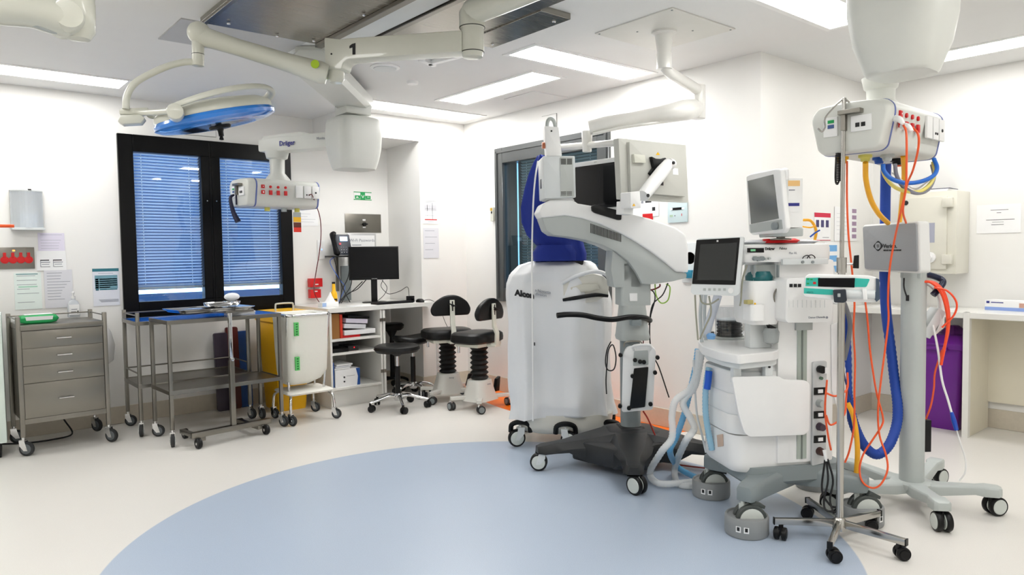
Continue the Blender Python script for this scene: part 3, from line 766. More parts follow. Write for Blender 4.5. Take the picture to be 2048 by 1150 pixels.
bk = mat('kraft folder', (.62, .42, .20), .7)
def item(nm, lb, cat, a, c, m, rot=0, bev=.003, group=None):
    mb = M3(m); mb.box([(a[i]+c[i])/2+V((2.84, 5.87, 0))[i] for i in range(3)], [c[i]-a[i] for i in range(3)], rot=Matrix.Rotation(rot, 3, 'Y')); return single(mb, nm, lb, cat, group, bev=bev)
g = 'papers and binders in the desk cabinet'
item('file_box', 'brown kraft file box standing on the top cabinet shelf', 'file', (.03, .05, s1), (.12, .33, s1+.225), bk, group=g)
item('ring_binder', 'red binder standing beside the kraft file box', 'binder', (.125, .05, s1), (.150, .33, s1+.215), mat('orange red card', (.85, .22, .12), .5), group=g)
item('ring_binder', 'red binder lying flat under the white binders', 'binder', (.155, .06, s1), (.33, .33, s1+.022), RED, group=g)
item('paper_stack', 'white paper stack under the tilted binders on the top shelf', 'papers', (.165, .05, s1+.023), (cx1-.10, .33, s1+.065), PAPER, group=g)
for i, (dz, c, lb) in enumerate(((.067, PAPERG, 'white lever arch binder lying tilted on the paper stack'), (.115, mat('pale violet paper', (.86, .84, .9), .5), 'lilac binder lying between the white and the black one'), (.150, BLACK, 'black binder on top of the tilted pile'))):
    mb = M3(c); w = .22; mb.box((2.84+.165+w/2+.02*i, 5.87+.19, s1+dz+.032), (w, .28, .040 if i < 2 else .022), rot=Matrix.Rotation(.10, 3, 'Y')); o = single(mb, 'ring_binder', lb, 'binder', g, bev=.003)
item('modem_box', 'black electronics box on the middle cabinet shelf', 'device', (.04, .04, s2), (.20, .25, s2+.035), BLACK, group='devices on the middle shelf')
item('modem_box', 'small dark switch box with a red light on the middle shelf', 'device', (.205, .06, s2), (.31, .25, s2+.045), mat('dark graphite plastic', (.12, .12, .13), .4), group='devices on the middle shelf')
single(M3(mat('red light', (1, .1, .1), .3, emit=((1, .05, .1), 4))).ball((2.84+.265, 5.87+.058, s2+.03), .004, 8, 6), 'indicator_light', 'tiny red light shining on the middle shelf', 'indicator')
item('ring_binder', 'blue folder standing at the left of the bottom shelf', 'binder', (.03, .05, s3), (.055, .33, s3+.225), mat('blue card', (.08, .30, .60), .5), group=g)
# lever-arch box with blue end
t = Thing('archive_box', 'white box file with two dark dots and a blue edge on the bottom shelf', 'box file', (2.84+.06, 5.87+.04, s3))
m = M3(PAPER).bb((0, 0, 0), (.245, .27, .155)); m.mat(mat('blue card', (.08, .30, .60), .5)).prism(rpoly([(.215, -.001, 0), (.2455, -.001, 0), (.2455, -.001, .155), (.205, -.001, .155), (.225, -.001, .08)], .004), (0, .002, 0))
m.mat(INKD).cyl((.088, -.002, .085), (.088, 0, .085), .008).cyl((.088, -.002, .045), (.088, 0, .045), .008).bb((.11, -.001, .092), (.195, 0, .094)); m.build('box_body', t)
for i in range(3):
    item('paper_stack', ('loose white sheets on the box file', 'middle sheaf of papers over the box file', 'upper curled sheaf of papers above the box file')[i], 'papers', (.06+.01*i, .05, s3+.157+.016*i), (.21+.015*i, .30, s3+.171+.016*i), PAPER if i != 1 else PAPERG, group=g)

# computer screen
t = Thing('computer_monitor', 'black flat computer monitor standing on the desk', 'monitor', (wz(738, 603, .90).x, 6.22, .90), -.42)
q0, q1, q2, q3 = t.Y(696, 494), t.Y(795, 492), t.Y(800, 556), t.Y(699, 563)
xl, xr, zt, zb_ = (q0.x+q3.x)/2, (q1.x+q2.x)/2, (q0.z+q1.z)/2, (q2.z+q3.z)/2
m = M3(BLACK).bb((xl, 0, zb_), (xr, .03, zt)); m.build('housing', t, bev=.004)
M3(SCREEN).bb((xl+.012, -.002, zb_+.022), (xr-.012, .001, zt-.012)).build('screen', t)
M3(WPLAST2).text('SAMSUNG', .012, ((xl+xr)/2, -.001, zb_+.006), (1, 0, 0), (0, 0, 1), 'CENTER').build('lettering', t)
M3(BLACK).bb(((xl+xr)/2-.03, .03, .01), ((xl+xr)/2+.03, .055, zb_+.12)).build('neck', t, bev=.004)
M3(BLACK).loft([rring((xl+xr)/2, .03, z, .24, .16, .05) for z in (0, .008)]+[rring((xl+xr)/2, .03, .012, .20, .13, .04)]).build('foot', t)
# keyboard, mouse, webcam, papers, tissue
q = wz(790, 600, .90)
t = Thing('keyboard', 'black keyboard lying on the desk in front of the monitor', 'keyboard', (3.36, 5.93, .90), .02)
M3(BLACK).bb((0, 0, 0), (.40, .13, .016)).build('key_tray', t, bev=.004)
m = M3(mat('black keys', (.09, .09, .1), .5))
for r in range(5):
    for k in range(18): m.box((.02+.0212*k, .02+.022*r, .018), (.017, .017, .006))
m.build('keys', t)
q = wz(858-24, 602, .90)
t = Thing('computer_mouse', 'black mouse at the right end of the desk', 'mouse', (3.83, 5.93, .90))
M3(BLACK).loft([rring(0, 0, z, w, d, .03) for z, w, d in ((0, .058, .10), (.012, .06, .104), (.026, .05, .085), (.034, .03, .05))]).build('shell', t)
single(M3(INKD).tube([(3.86, 5.93, .915), (3.93, 5.90, .92), (3.98, 5.83, .86), (4.01, 5.78, .72), (4.05, 5.74, .55), (4.0, 5.8, .35)], .0025), 'mouse_cable', 'thin mouse cable running off the desk end past the first operator chair', 'cable')
t = Thing('desk_camera', 'small black cube on the desk between keyboard and mouse', 'desk device', (3.775, 6.02, .90), .2)
M3(BLACK).bb((-.03, -.03, 0), (.03, .03, .062)).build('cube', t, bev=.005); M3(SCREEN).cyl((0, -.033, .035), (0, -.029, .035), .016).build('lens', t)
single(M3(PAPER).bb((3.10, 5.92, .90), (3.33, 6.06, .903)), 'paper_sheet', 'white sheet lying on the desk left of the keyboard', 'paper', bev=0)
# yellow sharps tube
q = wy(668, 600, 6.22)
t = Thing('sharps_bottle', 'yellow bottle shaped sharps container with black cap on the desk', 'container', (q.x, q.y, .90))
M3(YELLOW).lathe([(.03, 0), (.032, .004), (.032, .105), (.028, .12), (.017, .14), (.014, .205), (.014, .21)], n=24).build('bottle_body', t)
M3(BLACK).lathe([(.0155, .205), (.0155, .222), (.001, .222)], n=16).build('cap', t)
m = M3(BLACK).bb((-.016, -.034, .03), (.016, -.030, .065)); m.mat(YELLOW).prism([(-.010, -.0345, .038), (.010, -.0345, .038), (0, -.0345, .056)], (0, .001, 0)); m.build('warning_label', t)
t = Thing('glove_box', 'small white box left of the yellow bottle', 'box', (2.91, 6.10, .90), .1)
M3(PAPER).bb((-.05, -.04, 0), (.12, .04, .045)).build('carton', t, bev=.002)
M3(mat('pale blue print', (.62, .72, .88), .5)).bb((-.05, -.0405, .005), (-.01, -.0395, .04)).build('label_patch', t)
m = M3(mat('white tissue', (.95, .95, .95), .9, bump=.5, bscale=30)).loft([[V((.06+.05*k*math.cos(a)*(1+.25*math.sin(3*a)), .03*k*math.sin(a), z)) for a in [2*math.pi*i/16 for i in range(16)]] for z, k in ((.045, 1), (.07, .7), (.10, .35), (.135, .08))])
m.build('tissue', t)

# ------------------------------------------------------------ wall things around the desk
def wall_box(nm, lb, cat, px0, py0, px1, py1, m, dep=.02, bev=.002, pos=Y1, group=None, part='plate'):
    a, c = wy(px0, py0, pos), wy(px1, py1, pos)
    t = Thing(nm, lb, cat, (a.x, pos, c.z), group=group); t.w, t.h = c.x-a.x, a.z-c.z
    M3(m).bb((0, -dep, 0), (t.w, 0, t.h)).build(part, t, bev=bev)
    return t
t = wall_box('safety_sign', 'green and white first aid wall sign above the steel plate', 'sign', 707, 383, 743, 401, WPLAST, .003, 0)
m = M3(GREEN).bb((.012, -.0045, .012), (t.w*.36, -.003, t.h*.55)).bb((t.w*.64, -.0045, .012), (t.w-.012, -.003, t.h*.55)).bb((t.w*.37, -.0045, .006), (t.w*.63, -.003, t.h-.006)).bb((0, -.004, 0), (t.w, -.003, .008)).bb((0, -.004, t.h-.008), (t.w, -.003, t.h))
m.mat(WPLAST).prism([(t.w*.41, -.006, t.h*.62), (t.w*.5, -.006, t.h*.22), (t.w*.59, -.006, t.h*.62), (t.w*.56, -.006, t.h*.62), (t.w*.5, -.006, t.h*.36), (t.w*.44, -.006, t.h*.62)], (0, .002, 0))
m.mat(WPLAST).bb((t.w*.12, -.0055, t.h*.25), (t.w*.26, -.004, t.h*.32)).bb((t.w*.15, -.0055, t.h*.35), (t.w*.23, -.004, t.h*.42)).bb((t.w*.74, -.0055, t.h*.36), (t.w*.88, -.004, t.h*.42)); m.build('pictogram', t)
t = wall_box('control_plate', 'steel wall plate with one black knob above the monitor', 'control plate', 689, 427, 762, 465.5, STEEL, .006)
m = M3(BLACK).cyl((t.w*.52, -.008, t.h*.45), (t.w*.52, -.03, t.h*.45), .022, .018, n=20).box((t.w*.52, -.034, t.h*.45), (.05, .012, .012)); m.build('knob', t, bev=.001)
M3(WPLAST).bb((t.w*.48, -.008, t.h*.64), (t.w*.56, -.006, t.h*.72)).bb((t.w*.48, -.008, t.h*.25), (t.w*.56, -.006, t.h*.31)).build('label_patch', t)
t = wall_box('framed_notice', 'silver framed white notice behind the monitor', 'notice', 694, 467, 752, 540, mat('silver frame', (.78, .78, .78), .3, .6), .015)
m = M3(PAPER).bb((.018, -.017, .018), (t.w-.018, -.015, t.h-.018)); m.mat(INK).text('Wi-Fi Passwords', .042, (t.w*.5, -.0175, t.h*.78), (1, 0, 0), (0, 0, 1), 'CENTER')
for k in range(4): m.bb((t.w*.14, -.018, t.h*(.68-.08*k)), (t.w*(.46-.05*(k % 2)), -.0168, t.h*(.70-.08*k)))
m.build('printed_sheet', t)
t = wall_box('light_switch', 'white light switch plate left of the telephone', 'switch', 634, 480, 650, 518, WPLAST, .010)
M3(WPLAST).bb((t.w*.35, -.016, t.h*.35), (t.w*.65, -.01, t.h*.65)).build('rocker', t, bev=.002)
M3(mat('blue switch light', (.4, .6, 1), .3, emit=((.4, .6, 1), 2))).bb((t.w*.44, -.018, t.h*.47), (t.w*.54, -.016, t.h*.53)).build('indicator', t)
t = wall_box('glove_holder', 'red wall box with slots, the upper of the two left of the yellow bottle', 'glove box', 615, 557, 640, 573, RED, .06, part='box_body', group='red wall boxes')
M3(WPLAST).bb((t.w*.4, -.062, .02), (t.w*.65, -.06, .03)).build('label_patch', t)
t = wall_box('glove_holder', 'red wall box, the lower of the two left of the yellow bottle', 'glove box', 616, 579, 637, 595, RED, .06, part='box_body', group='red wall boxes')
M3(WPLAST).bb((t.w*.4, -.062, .06), (t.w*.65, -.06, .07)).build('label_patch', t)
# telephone on a wall shelf
a, c = wy(660, 465, 6.5), wy(700, 510, 6.5)
t = Thing('telephone', 'black desk telephone with handset on a wall bracket', 'telephone', (a.x, 6.5, c.z), -.1); w_, h_ = c.x-a.x, a.z-c.z
M3(mat('dark blue grey plastic', (.15, .17, .22), .4)).prism([(w_*.28, -.05, 0), (w_, -.05, 0), (w_*.95, .01, h_*.92), (w_*.30, .01, h_*.92)], (0, .05, 0)).build('base', t, bev=.006)
M3(mat('telephone display', (.72, .85, .95), .3, emit=((.7, .85, 1), .8))).prism([(w_*.45, -.018, h_*.62), (w_*.82, -.018, h_*.62), (w_*.82, -.008, h_*.82), (w_*.45, -.008, h_*.82)], (0, .004, 0)).build('display', t)
m = M3(WPLAST2)
for r in range(4):
    for k in range(4): m.box((w_*(.48+.12*k), -.040+.008*r, h_*(.12+.11*r)), (.008, .006, .008))
m.mat(mat('pink sticker', (.95, .45, .5), .5)).box((w_*.42, -.03, h_*.50), (.02, .006, .02)); m.build('keypad', t)
M3(BLACK).tube([(w_*.12, -.05, h_*1.0), (w_*.02, -.06, h_*.86), (w_*.08, -.06, h_*.5), (w_*.18, -.06, h_*.15), (w_*.30, -.05, h_*.04)], [.016, .026, .018, .018, .026, .018], n=12, flat=1.3).build('handset', t)
M3(BLACK).bb((-.02, -.09, -.02), (w_, .12, -.004)).build('bracket_shelf', t, bev=.003)
M3(STEEL).bb((w_*.42, .08, -.36), (w_*.52, .11, -.02)).build('bracket_post', t)
# cable trunking and dark bits behind the monitor
t = wall_box('cable_tray', 'dark wall bracket with cables behind the monitor left edge', 'bracket', 680, 532, 700, 600, GREYD, .03, part='bracket_plate')
cab = [((668, 515), (678, 555), (690, 585), (700, 597)), ((700, 520), (696, 555), (684, 580), (680, 598)), ((732, 560), (715, 578), (695, 588), (682, 598)), ((725, 563), (705, 582), (688, 594), (676, 600)), ((704, 540), (702, 570), (690, 590), (678, 600))]
for i, pp_ in enumerate(cab):
    pts = [wy(x, y, 6.42-.02*i) for x, y in pp_]; pts[-1].z = .907
    single(M3(INKD).tube(pts, .0045), 'desk_cable', 'dark cable in the tangle behind the monitor', 'cable', 'tangled dark cables behind the monitor')
pts = [wy(x, y, 6.46) for x, y in ((672, 512), (660, 525), (680, 560), (690, 575), (676, 598))]; pts[-1].z = .905
single(M3(mat('blue network cable', (.35, .5, .85), .4)).tube(pts, .004), 'network_cable', 'light blue network cable from telephone to desk', 'cable')
pts = [wy(x, y, 6.2) for x, y in ((762, 560), (768, 575), (764, 592), (745, 592))]+[wy(x, y, 6.16) for x, y in ((775, 590), (800, 583), (815, 573), (819, 580))]+[V((3.775, 6.045, .955))]
pts = [wy(x, y, 6.19) for x, y in ((766, 560), (762, 572), (770, 583), (780, 588), (800, 582), (815, 574))]+[V((3.775, 6.04, .955))]
single(M3(INKD).tube(pts, .003), 'desk_cable', 'thin black cable looping from the monitor to the small cube', 'cable')
pts = [wy(x, y, 6.24) for x, y in ((764, 560), (774, 575), (768, 590), (752, 594))]; pts[-1].z = .905
single(M3(INKD).tube(pts, .003), 'desk_cable', 'thin black cable dropping to the desk beside the monitor stand', 'cable')
# notices on the narrow wall right of the recess
def rl(bar, m, w, h):
    bar(.08, .9, .955, .965, INKD); bar(.08, .92, .16, .20, RED); bar(.08, .9, .55, .80, mat('pale grey print', (.80, .80, .82), .6)); bar(.25, .28, .2, .9, mat('pale grey print', (.80, .80, .82), .6)); bar(.6, .63, .2, .9, INK); bar(.3, .7, .08, .09, INK)
paper(846, 400, 876, 448, 'white table sheet with a red line on the wall beside the recess', rows=3, extra=rl, pos=6.0)
paper(846, 456, 878, 516, 'white notice hanging below the red lined sheet', rows=4, pos=6.0, pm=PAPERG, seed=11)
# louvre vent low on the wall
a, c = wy(872, 665, 6.0), wy(892, 745, 6.0)
t = Thing('wall_louvre', 'white louvred vent low on the wall behind the first operator chair', 'vent', (a.x, 6.0, c.z)); w_, h_ = .16, a.z-c.z
M3(WPLAST).bb((0, -.01, 0), (w_, 0, h_)).build('frame', t)
m = M3(WPLAST)
for k in range(13): m.box((w_/2, -.022, h_*(k+.5)/13), (w_-.01, .030, .004), rot=Matrix.Rotation(.7, 3, 'X'))
m.build('slats', t)
# small remote on the right wall
a, c = wx(985, 415, XR), wx(992, 442, XR)
t = Thing('wall_remote', 'small white handset holder on the wall left of the grey window', 'remote', (XR, a.y, c.z), -math.pi/2)
M3(IVORY).bb((0, -.03, 0), (.045, 0, a.z-c.z)).build('holder', t, bev=.005); M3(mat('mustard tab', (.75, .6, .2), .5)).bb((.005, -.036, (a.z-c.z)*.75), (.035, -.03, (a.z-c.z)*.95)).build('tab', t); M3(INKD).bb((.015, -.034, (a.z-c.z)*.55), (.03, -.03, (a.z-c.z)*.7)).build('button', t)

# ------------------------------------------------------------ small stools
def stool(label, pos, zs, sw, r0=.24, leg0=0.3, seat='round', wheel_r=.03):
    t = Thing('rolling_stool', label, 'stool', (*pos, 0), 0, group='rolling stools at the desk')
    if seat == 'round':
        prof = [(.001, -.055), (sw*.5, -.052), (sw*.9, -.04), (sw, -.015), (sw*.97, .01), (sw*.85, .022), (sw*.4, .014), (.001, .012)]
        M3(BLACKM).lathe([(r, zs-.03+z) for r, z in prof], n=40).build('seat', t)
    else:
        rings = []
        for z, k in ((-.055, .5), (-.05, .85), (-.03, 1), (-.005, 1), (.01, .93), (.015, .6), (.012, .2)):
            rings.append([V((sw*k*math.cos(a)*1.12, sw*k*math.sin(a)*.92, zs-.02+z+.03*k*abs(math.cos(a))**2)) for a in [2*math.pi*i/36 for i in range(36)]])
        M3(BLACKM).loft(rings).build('seat', t)
    M3(BLACK).lathe([(.02, zs-.11), (.05, zs-.09), (.07, zs-.07), (.07, zs-.06), (.001, zs-.06)], n=20).build('seat_mount', t)
    M3(CHROME).cyl((0, 0, zs-.22), (0, 0, zs-.08), .013).build('piston', t)
    M3(BLACK).cyl((0, 0, .12), (0, 0, zs-.20), .024).build('sleeve', t)
    M3(CHROME).lathe([(.03, .07), (.04, .085), (.042, .12), (.03, .135), (.001, .135)], n=20).build('hub', t)
    for k in range(5):
        a = leg0+2*math.pi*k/5; d = V((math.cos(a), math.sin(a), 0))
        M3(CHROME).tube([d*.02+V((0, 0, .105)), d*.09+V((0, 0, .118)), d*.17+V((0, 0, .10)), d*r0+V((0, 0, .078))], [.018, .017, .015, .012], n=10, flat=.75).build('leg', t)
        caster(t, d*r0, wheel_r, .034, ang=a+2.3, twin=True, tyre=BLACK, hub=BLACK, fork=BLACK, top=.078)
    return t
p = wd_(796, 782, 6.42); stool('black round stool in front, on a chrome star base', (p.x, p.y), wd_(793, 692, math.hypot(p.x, p.y)).z+.02, .205, .27, leg0=.55)
p = wd_(827, 770, 6.97); stool('black wavy-edged stool just behind the front stool', (p.x, p.y), wd_(826, 676, math.hypot(p.x, p.y)).z+.02, .18, .20, leg0=.9, seat='w')
p = wy(783, 652, 6.34)
t = Thing('rolling_stool', 'black padded stool pushed deepest under the desk', 'stool', (p.x, p.y, 0), 0, group='rolling stools at the desk')
zs = wd_(790, 652, math.hypot(p.x, p.y)).z+.03
M3(BLACKM).loft([rring(0, 0, z, w, w*.9, .1) for z, w in ((zs-.07, .20), (zs-.05, .24), (zs-.02, .25), (zs, .22), (zs+.003, .15))]).build('seat', t)
M3(BLACK).lathe([(.025, .1), (.022, zs-.14), (.06, zs-.07), (.001, zs-.07)], n=16).build('sleeve', t)
for k in range(5):
    a = .9+2*math.pi*k/5; d = V((math.cos(a), math.sin(a), 0))
    M3(BLACK).tube([d*.0+V((0, 0, .11)), d*.1+V((0, 0, .11)), d*.17+V((0, 0, .075))], .014).build('leg', t)
    caster(t, d*.17, .03, .03, ang=a+1.8, twin=True, tyre=BLACK, hub=BLACK, fork=BLACK, top=.07)

# ------------------------------------------------------------ operator chairs
def op_chair(label, pos, rz, zs, zb):
    t = Thing('operator_chair', label, 'chair', (*pos, 0), rz, group='operator chairs with bellows columns')
    # seat: wide padded block
    rings = [rring(0, -.02, zs+z, .46*k, .34*k2, .10) for z, k, k2 in ((-.045, .90, .90), (-.03, .99, .99), (.0, 1, 1), (.03, .98, .98), (.045, .9, .9), (.05, .6, .6))]
    M3(BLACKM).loft(rings).build('seat', t)
    M3(IVORY).bb((-.17, -.13, zs-.075), (.17, .12, zs-.045)).build('seat_plate', t, bev=.004)
    for x in (-.13, .16): M3(CHROME).cyl((x, -.10, zs-.13), (x, -.10, zs-.07), .011).build('lever', t)
    # bellows
    prof = []; n = 7; z0, z1 = .25, zs-.075
    for k in range(n):
        za_ = z0+(z1-z0)*k/n; prof += [(.062, za_), (.083, za_+(z1-z0)/n/2)]
    prof.append((.062, z1)); prof.append((.001, z1)); prof.insert(0, (.001, z0))
    M3(mat('black rubber bellows', (.04, .04, .042), .55)).lathe(prof, n=28).build('bellows', t)
    shell = mat('warm white moulded shell', (.84, .835, .81), .4)
    M3(shell).loft([rring(0, 0, z, w, d, .07) for z, w, d in ((.075, .30, .26), (.10, .27, .24), (.16, .235, .22), (.22, .205, .20), (.25, .195, .19), (.255, .185, .18))]).build('base_shell', t)
    M3(INK).text('deneg', .02, (0, .106, .215), (-1, 0, 0), (0, -.05, 1), 'CENTER').build('lettering', t)
    for k, a in enumerate((-2.5, -.6, .65, 2.45)):
        d = V((math.cos(a), math.sin(a), 0)); L = .27
        M3(shell).prism([d*.05+V((-d.y, d.x, 0))*.035+V((0, 0, .085)), d*L+V((-d.y, d.x, 0))*.022+V((0, 0, .085)), d*L-V((-d.y, d.x, 0))*.022+V((0, 0, .085)), d*.05-V((-d.y, d.x, 0))*.035+V((0, 0, .085))], (0, 0, .030)).build('foot_arm', t, bev=.006)
        caster(t, d*L, .036, .036, ang=a+1.9, twin=True, tyre=RUBBER, hub=GREYD, fork=CHROME, top=.085)
    M3(BLACK).prism([(-.22, .02, .12), (-.16, .02, .12), (-.19, .02, .23), (-.24, .02, .25)], (0, .035, 0)).build('foot_pedal', t, bev=.006)
    # back bracket and backrest
    br = M3(IVORY)
    bx = -.022
    prof = [(0, -.05), (0, .03), (-.03, .07), (-.035, .20)]
    br.prism([(bx, .15, zs-.07), (bx, .21, zs-.07), (bx, .215, zs+.05), (bx, .185, zs+.11), (bx, .18, zb+.05), (bx, .165, zb+.05), (bx, .165, zs+.10), (bx, .195, zs+.04), (bx, .19, zs-.04), (bx, .15, zs-.045)], (.045, 0, 0))
    br.bb((bx-.02, .10, zs-.075), (bx+.06, .21, zs-.055))
    br.build('back_bracket', t, bev=.004)
    o = M3(BLACK).cyl((bx+.022, .15, zb), (bx+.022, .20, zb), .012).cyl((bx-.01, .205, zb-.01), (bx+.06, .205, zb+.02), .006).bb((bx+.016, .162, zb-.05), (bx+.028, .183, zb+.04)); o.build('clamp_knob', t)
    cxb = bx+.022
    pts = rpoly([(cxb-.195, 0, zb-.04), (cxb-.175, 0, zb-.095), (cxb+.175, 0, zb-.095), (cxb+.195, 0, zb-.04), (cxb+.16, 0, zb+.03), (cxb+.06, 0, zb+.095), (cxb-.06, 0, zb+.095), (cxb-.16, 0, zb+.03)], .06, 5)
    rings = []
    for y, k in ((.110, .82), (.115, .93), (.13, 1), (.150, 1), (.160, .95), (.163, .85)):
        rings.append([V((cxb+(p.x-cxb)*k, y-.30*((p.x-cxb))**2*1.6+.0, zb+(p.z-zb)*k)) for p in pts])
    M3(BLACKM).loft(rings).build('backrest', t, ang=60)
    return t
# facing away: the backrest with its bracket is seen from behind
ca, cb_ = wd_(897, 803, 6.72), wd_(960, 815, 6.32)
op_chair('black operator chair on bellows column, the left one beside the recess', (ca.x, ca.y), -YAW-2.75, wd_(890, 664, 6.85).z, wd_(903, 608, 6.75).z)
op_chair('black operator chair on bellows column, next to the draped machine', (cb_.x, cb_.y), -YAW-2.2, wd_(945, 672, 6.40).z, wd_(970, 616, 6.35).z)
# ------------------------------------------------------------ surgical light on the arm marked 1
def hd(p): return math.hypot(p.x, p.y)
A1 = wz(945, 92, 2.41); B1 = wz(672, 118, 2.41)
t = Thing('surgical_light', 'round surgical light with blue rim on a long ceiling arm marked 1', 'surgical light', (A1.x, A1.y, CZ), 0)
L = t.l
def T_(px, py, like): return t.l(wd_(px, py, hd(like)))
zb_, zt = wd_(945, 116, hd(A1)).z, wd_(945, 8, hd(A1)).z
top_c = wd_(1075, -25, hd(A1)-.35); top_c.z = 2.575
M3(IVORY).tube([L((A1.x, A1.y, 2.575)), L(top_c), L(top_c+(top_c-V((A1.x, A1.y, 2.575)))*.8)], .062, n=16, smooth=False).build('ceiling_arm', t)
m = M3(IVORY).lathe([(.001, zt-.02-CZ), (.05, zt-.02-CZ), (.064, zt-.04-CZ), (.064, 2.50-CZ), (.058, 2.495-CZ), (.058, zb_+.03-CZ), (.055, zb_+.028-CZ), (.050, zb_+.004-CZ), (.04, zb_-CZ), (.001, zb_-CZ)], n=32); m.build('pivot', t)
m = M3(mat('dark joint line', (.25, .25, .22), .5)).lathe([(.0648, 2.498-CZ), (.0648, 2.502-CZ), (.05, 2.502-CZ), (.05, 2.498-CZ)], n=32).lathe([(.0585, zb_+.026-CZ), (.0585, zb_+.030-CZ), (.04, zb_+.03-CZ), (.04, zb_+.026-CZ)], n=32)
m.build('joint_line', t)
tf = Thing.__new__(Thing); dvec = (A1-B1); tf.loc = V((B1.x, B1.y, CZ)); tf.rz = math.atan2(dvec.y, dvec.x); tf.Mi = (Matrix.Translation(tf.loc) @ Matrix.Rotation(tf.rz, 4, 'Z')).inverted()
TM = t.Mi @ tf.Mi.inverted()
ol = [tf.Y(*q, 0) for q in ((658, 80), (672, 82), (690, 84), (705, 82), (930, 66), (930, 108), (760, 119), (705, 123), (695, 130), (692, 143), (660, 143))]
M3(IVORY).prism([p+V((0, -.05, 0)) for p in rpoly(ol, .012)], (0, .10, 0)).build('horizontal_arm', t, bev=.012, seg=3, M=TM)
n1_ = [tf.Y(a, c, -.0505) for a, c in ((704, 88), (711, 86), (711, 109), (705, 109.5), (705, 95), (699, 97), (699, 92))]
M3(INKD).prism(n1_, (0, -.001, 0)).build('number', t, M=TM)
q = tf.Y(663, 108, -.05); M3(INKD).cyl((q.x, -.052, q.z), (q.x, -.048, q.z), .005, n=10).build('screw_cap', t, M=TM)
# lower joint, spring arm
J = wd_(672, 150, hd(B1)); z1, z2 = wd_(672, 126, hd(B1)).z, wd_(672, 166, hd(B1)).z
M3(IVORY).lathe([(.001, z1-CZ), (.042, z1-CZ), (.044, z1-.01-CZ), (.044, z2+.02-CZ), (.03, z2-CZ), (.001, z2-CZ)], (L(J).x, L(J).y, 0), n=28).build('lower_joint', t)
Es = wd_(402, 72, 3.95); J0 = wd_(650, 148, 3.90)
dv = (Es-J0)
M3(IVORY).tube([L(J0-dv*.02), L(J0+dv*.04), L(J0+dv*.12), L(J0+dv*.35), L(J0+dv*.7), L(J0+dv*.9), L(Es)], [.05, .057, .055, .046, .042, .046, .052], n=24).build('spring_arm', t, ang=60)
M3(mat('lime sticker', (.66, .78, .12), .5)).lathe([(.001, 0), (.022, 0), (.022, .002), (.001, .002)], L(wd_(630, 128, 3.84)), axis='y', n=16, M=Matrix.Rotation(-.7, 3, 'Z')).build('sticker', t)
e = wd_(398, 66, 3.95); M3(IVORY).ball(L(e), .056, 24, 16).build('elbow_joint', t)
e0, e1 = wd_(396, 72, 3.95), wd_(396, 132, 3.95)
M3(IVORY).cyl(L(e0), L(e1), .029, n=24).build('drop_tube', t, bev=.004)
e2 = wd_(396, 108, 3.95); M3(mat('dark joint line', (.25, .25, .22), .5)).cyl(L(e2), L(e2-V((0, 0, .003))), .0295, n=24).build('joint_line', t)
bow = [wd_(x, y, 3.95) for x, y in ((392, 125), (372, 124), (340, 131), (300, 148), (268, 168), (254, 192), (252, 218))]
M3(IVORY).tube([L(p) for p in bow], .0165, n=14).build('curved_tube', t)
# yoke and head, drawn in a frame facing the camera
H0 = wd_(430, 234, 3.95)
hf = Thing.__new__(Thing); hf.loc = V((H0.x, H0.y, CZ)); hf.rz = -YAW+.38; hf.Mi = (Matrix.Translation(hf.loc) @ Matrix.Rotation(hf.rz, 4, 'Z')).inverted(); HM = t.Mi @ hf.Mi.inverted()
q = [hf.Y(x, y, -.02) for x, y in ((238, 217), (296, 214), (296, 226), (280, 230), (238, 228))]
M3(IVORY).prism(q, (0, .06, 0)).build('yoke_block', t, bev=.008, M=HM)
q = [hf.Y(x, y, -.05) for x, y in ((240, 230), (282, 228), (290, 236), (282, 246), (243, 248), (235, 243))]
M3(IVORY).prism(q, (0, .08, 0)).build('control_box', t, bev=.006, M=HM)
M3(IVORY).tube([hf.Y(266, 225, 0), hf.Y(300, 225, -.10), hf.Y(345, 222, -.27)], .014, n=12).build('yoke_arm', t, M=HM)
R = Matrix.Rotation(math.radians(-13.5), 3, 'Y') @ Matrix.Rotation(math.radians(4.5), 3, 'X')
c0 = hf.l(H0)
hd_ = M3(IVORY).lathe([(.001, .075), (.16, .073), (.24, .06), (.278, .04), (.285, .025), (.285, .005), (.278, .0)], c0, n=56, M=R)
hd_o = hd_.build('lamp_head', t, M=HM)
RIM = mat('translucent blue rim', (.16, .50, .86), .15, coat=.6)
M3(RIM).lathe([(.286, .004), (.295, -.010), (.292, -.026), (.265, -.040), (.20, -.048), (.17, -.047), (.17, -.03), (.26, .0)], c0, n=56, M=R).build('rim', hd_o, M=HM, label='blue rim')
M3(mat('dark lamp glass', (.10, .10, .14), .12)).lathe([(.001, -.052), (.10, -.051), (.18, -.047), (.18, -.03), (.001, -.03)], c0, n=40, M=R).build('light_window', hd_o, M=HM)
h0_, h1_ = c0+R @ V((.01, 0, -.05)), hf.Y(443, 272, 0)
hm = M3(BLACK).tube([h0_, h0_*.5+h1_*.5, h1_], [.022, .014, .013], n=12)
for s in (-1, 1): hm.tube([h1_, h1_+V((.006*s, 0, -.02))], .006, n=8)
hm.lathe([(.001, 0), (.05, 0), (.055, .01), (.001, .012)], c0+R @ V((.01, 0, -.062)), n=20, M=R); hm.build('handle', hd_o, M=HM)
q = hf.Y(350, 222, -.32)
M3(IVORY).cyl(q+V((0, .00, 0)), q+V((0, .09, 0)), .036, n=28).build('yoke_joint', t, bev=.004, M=HM)
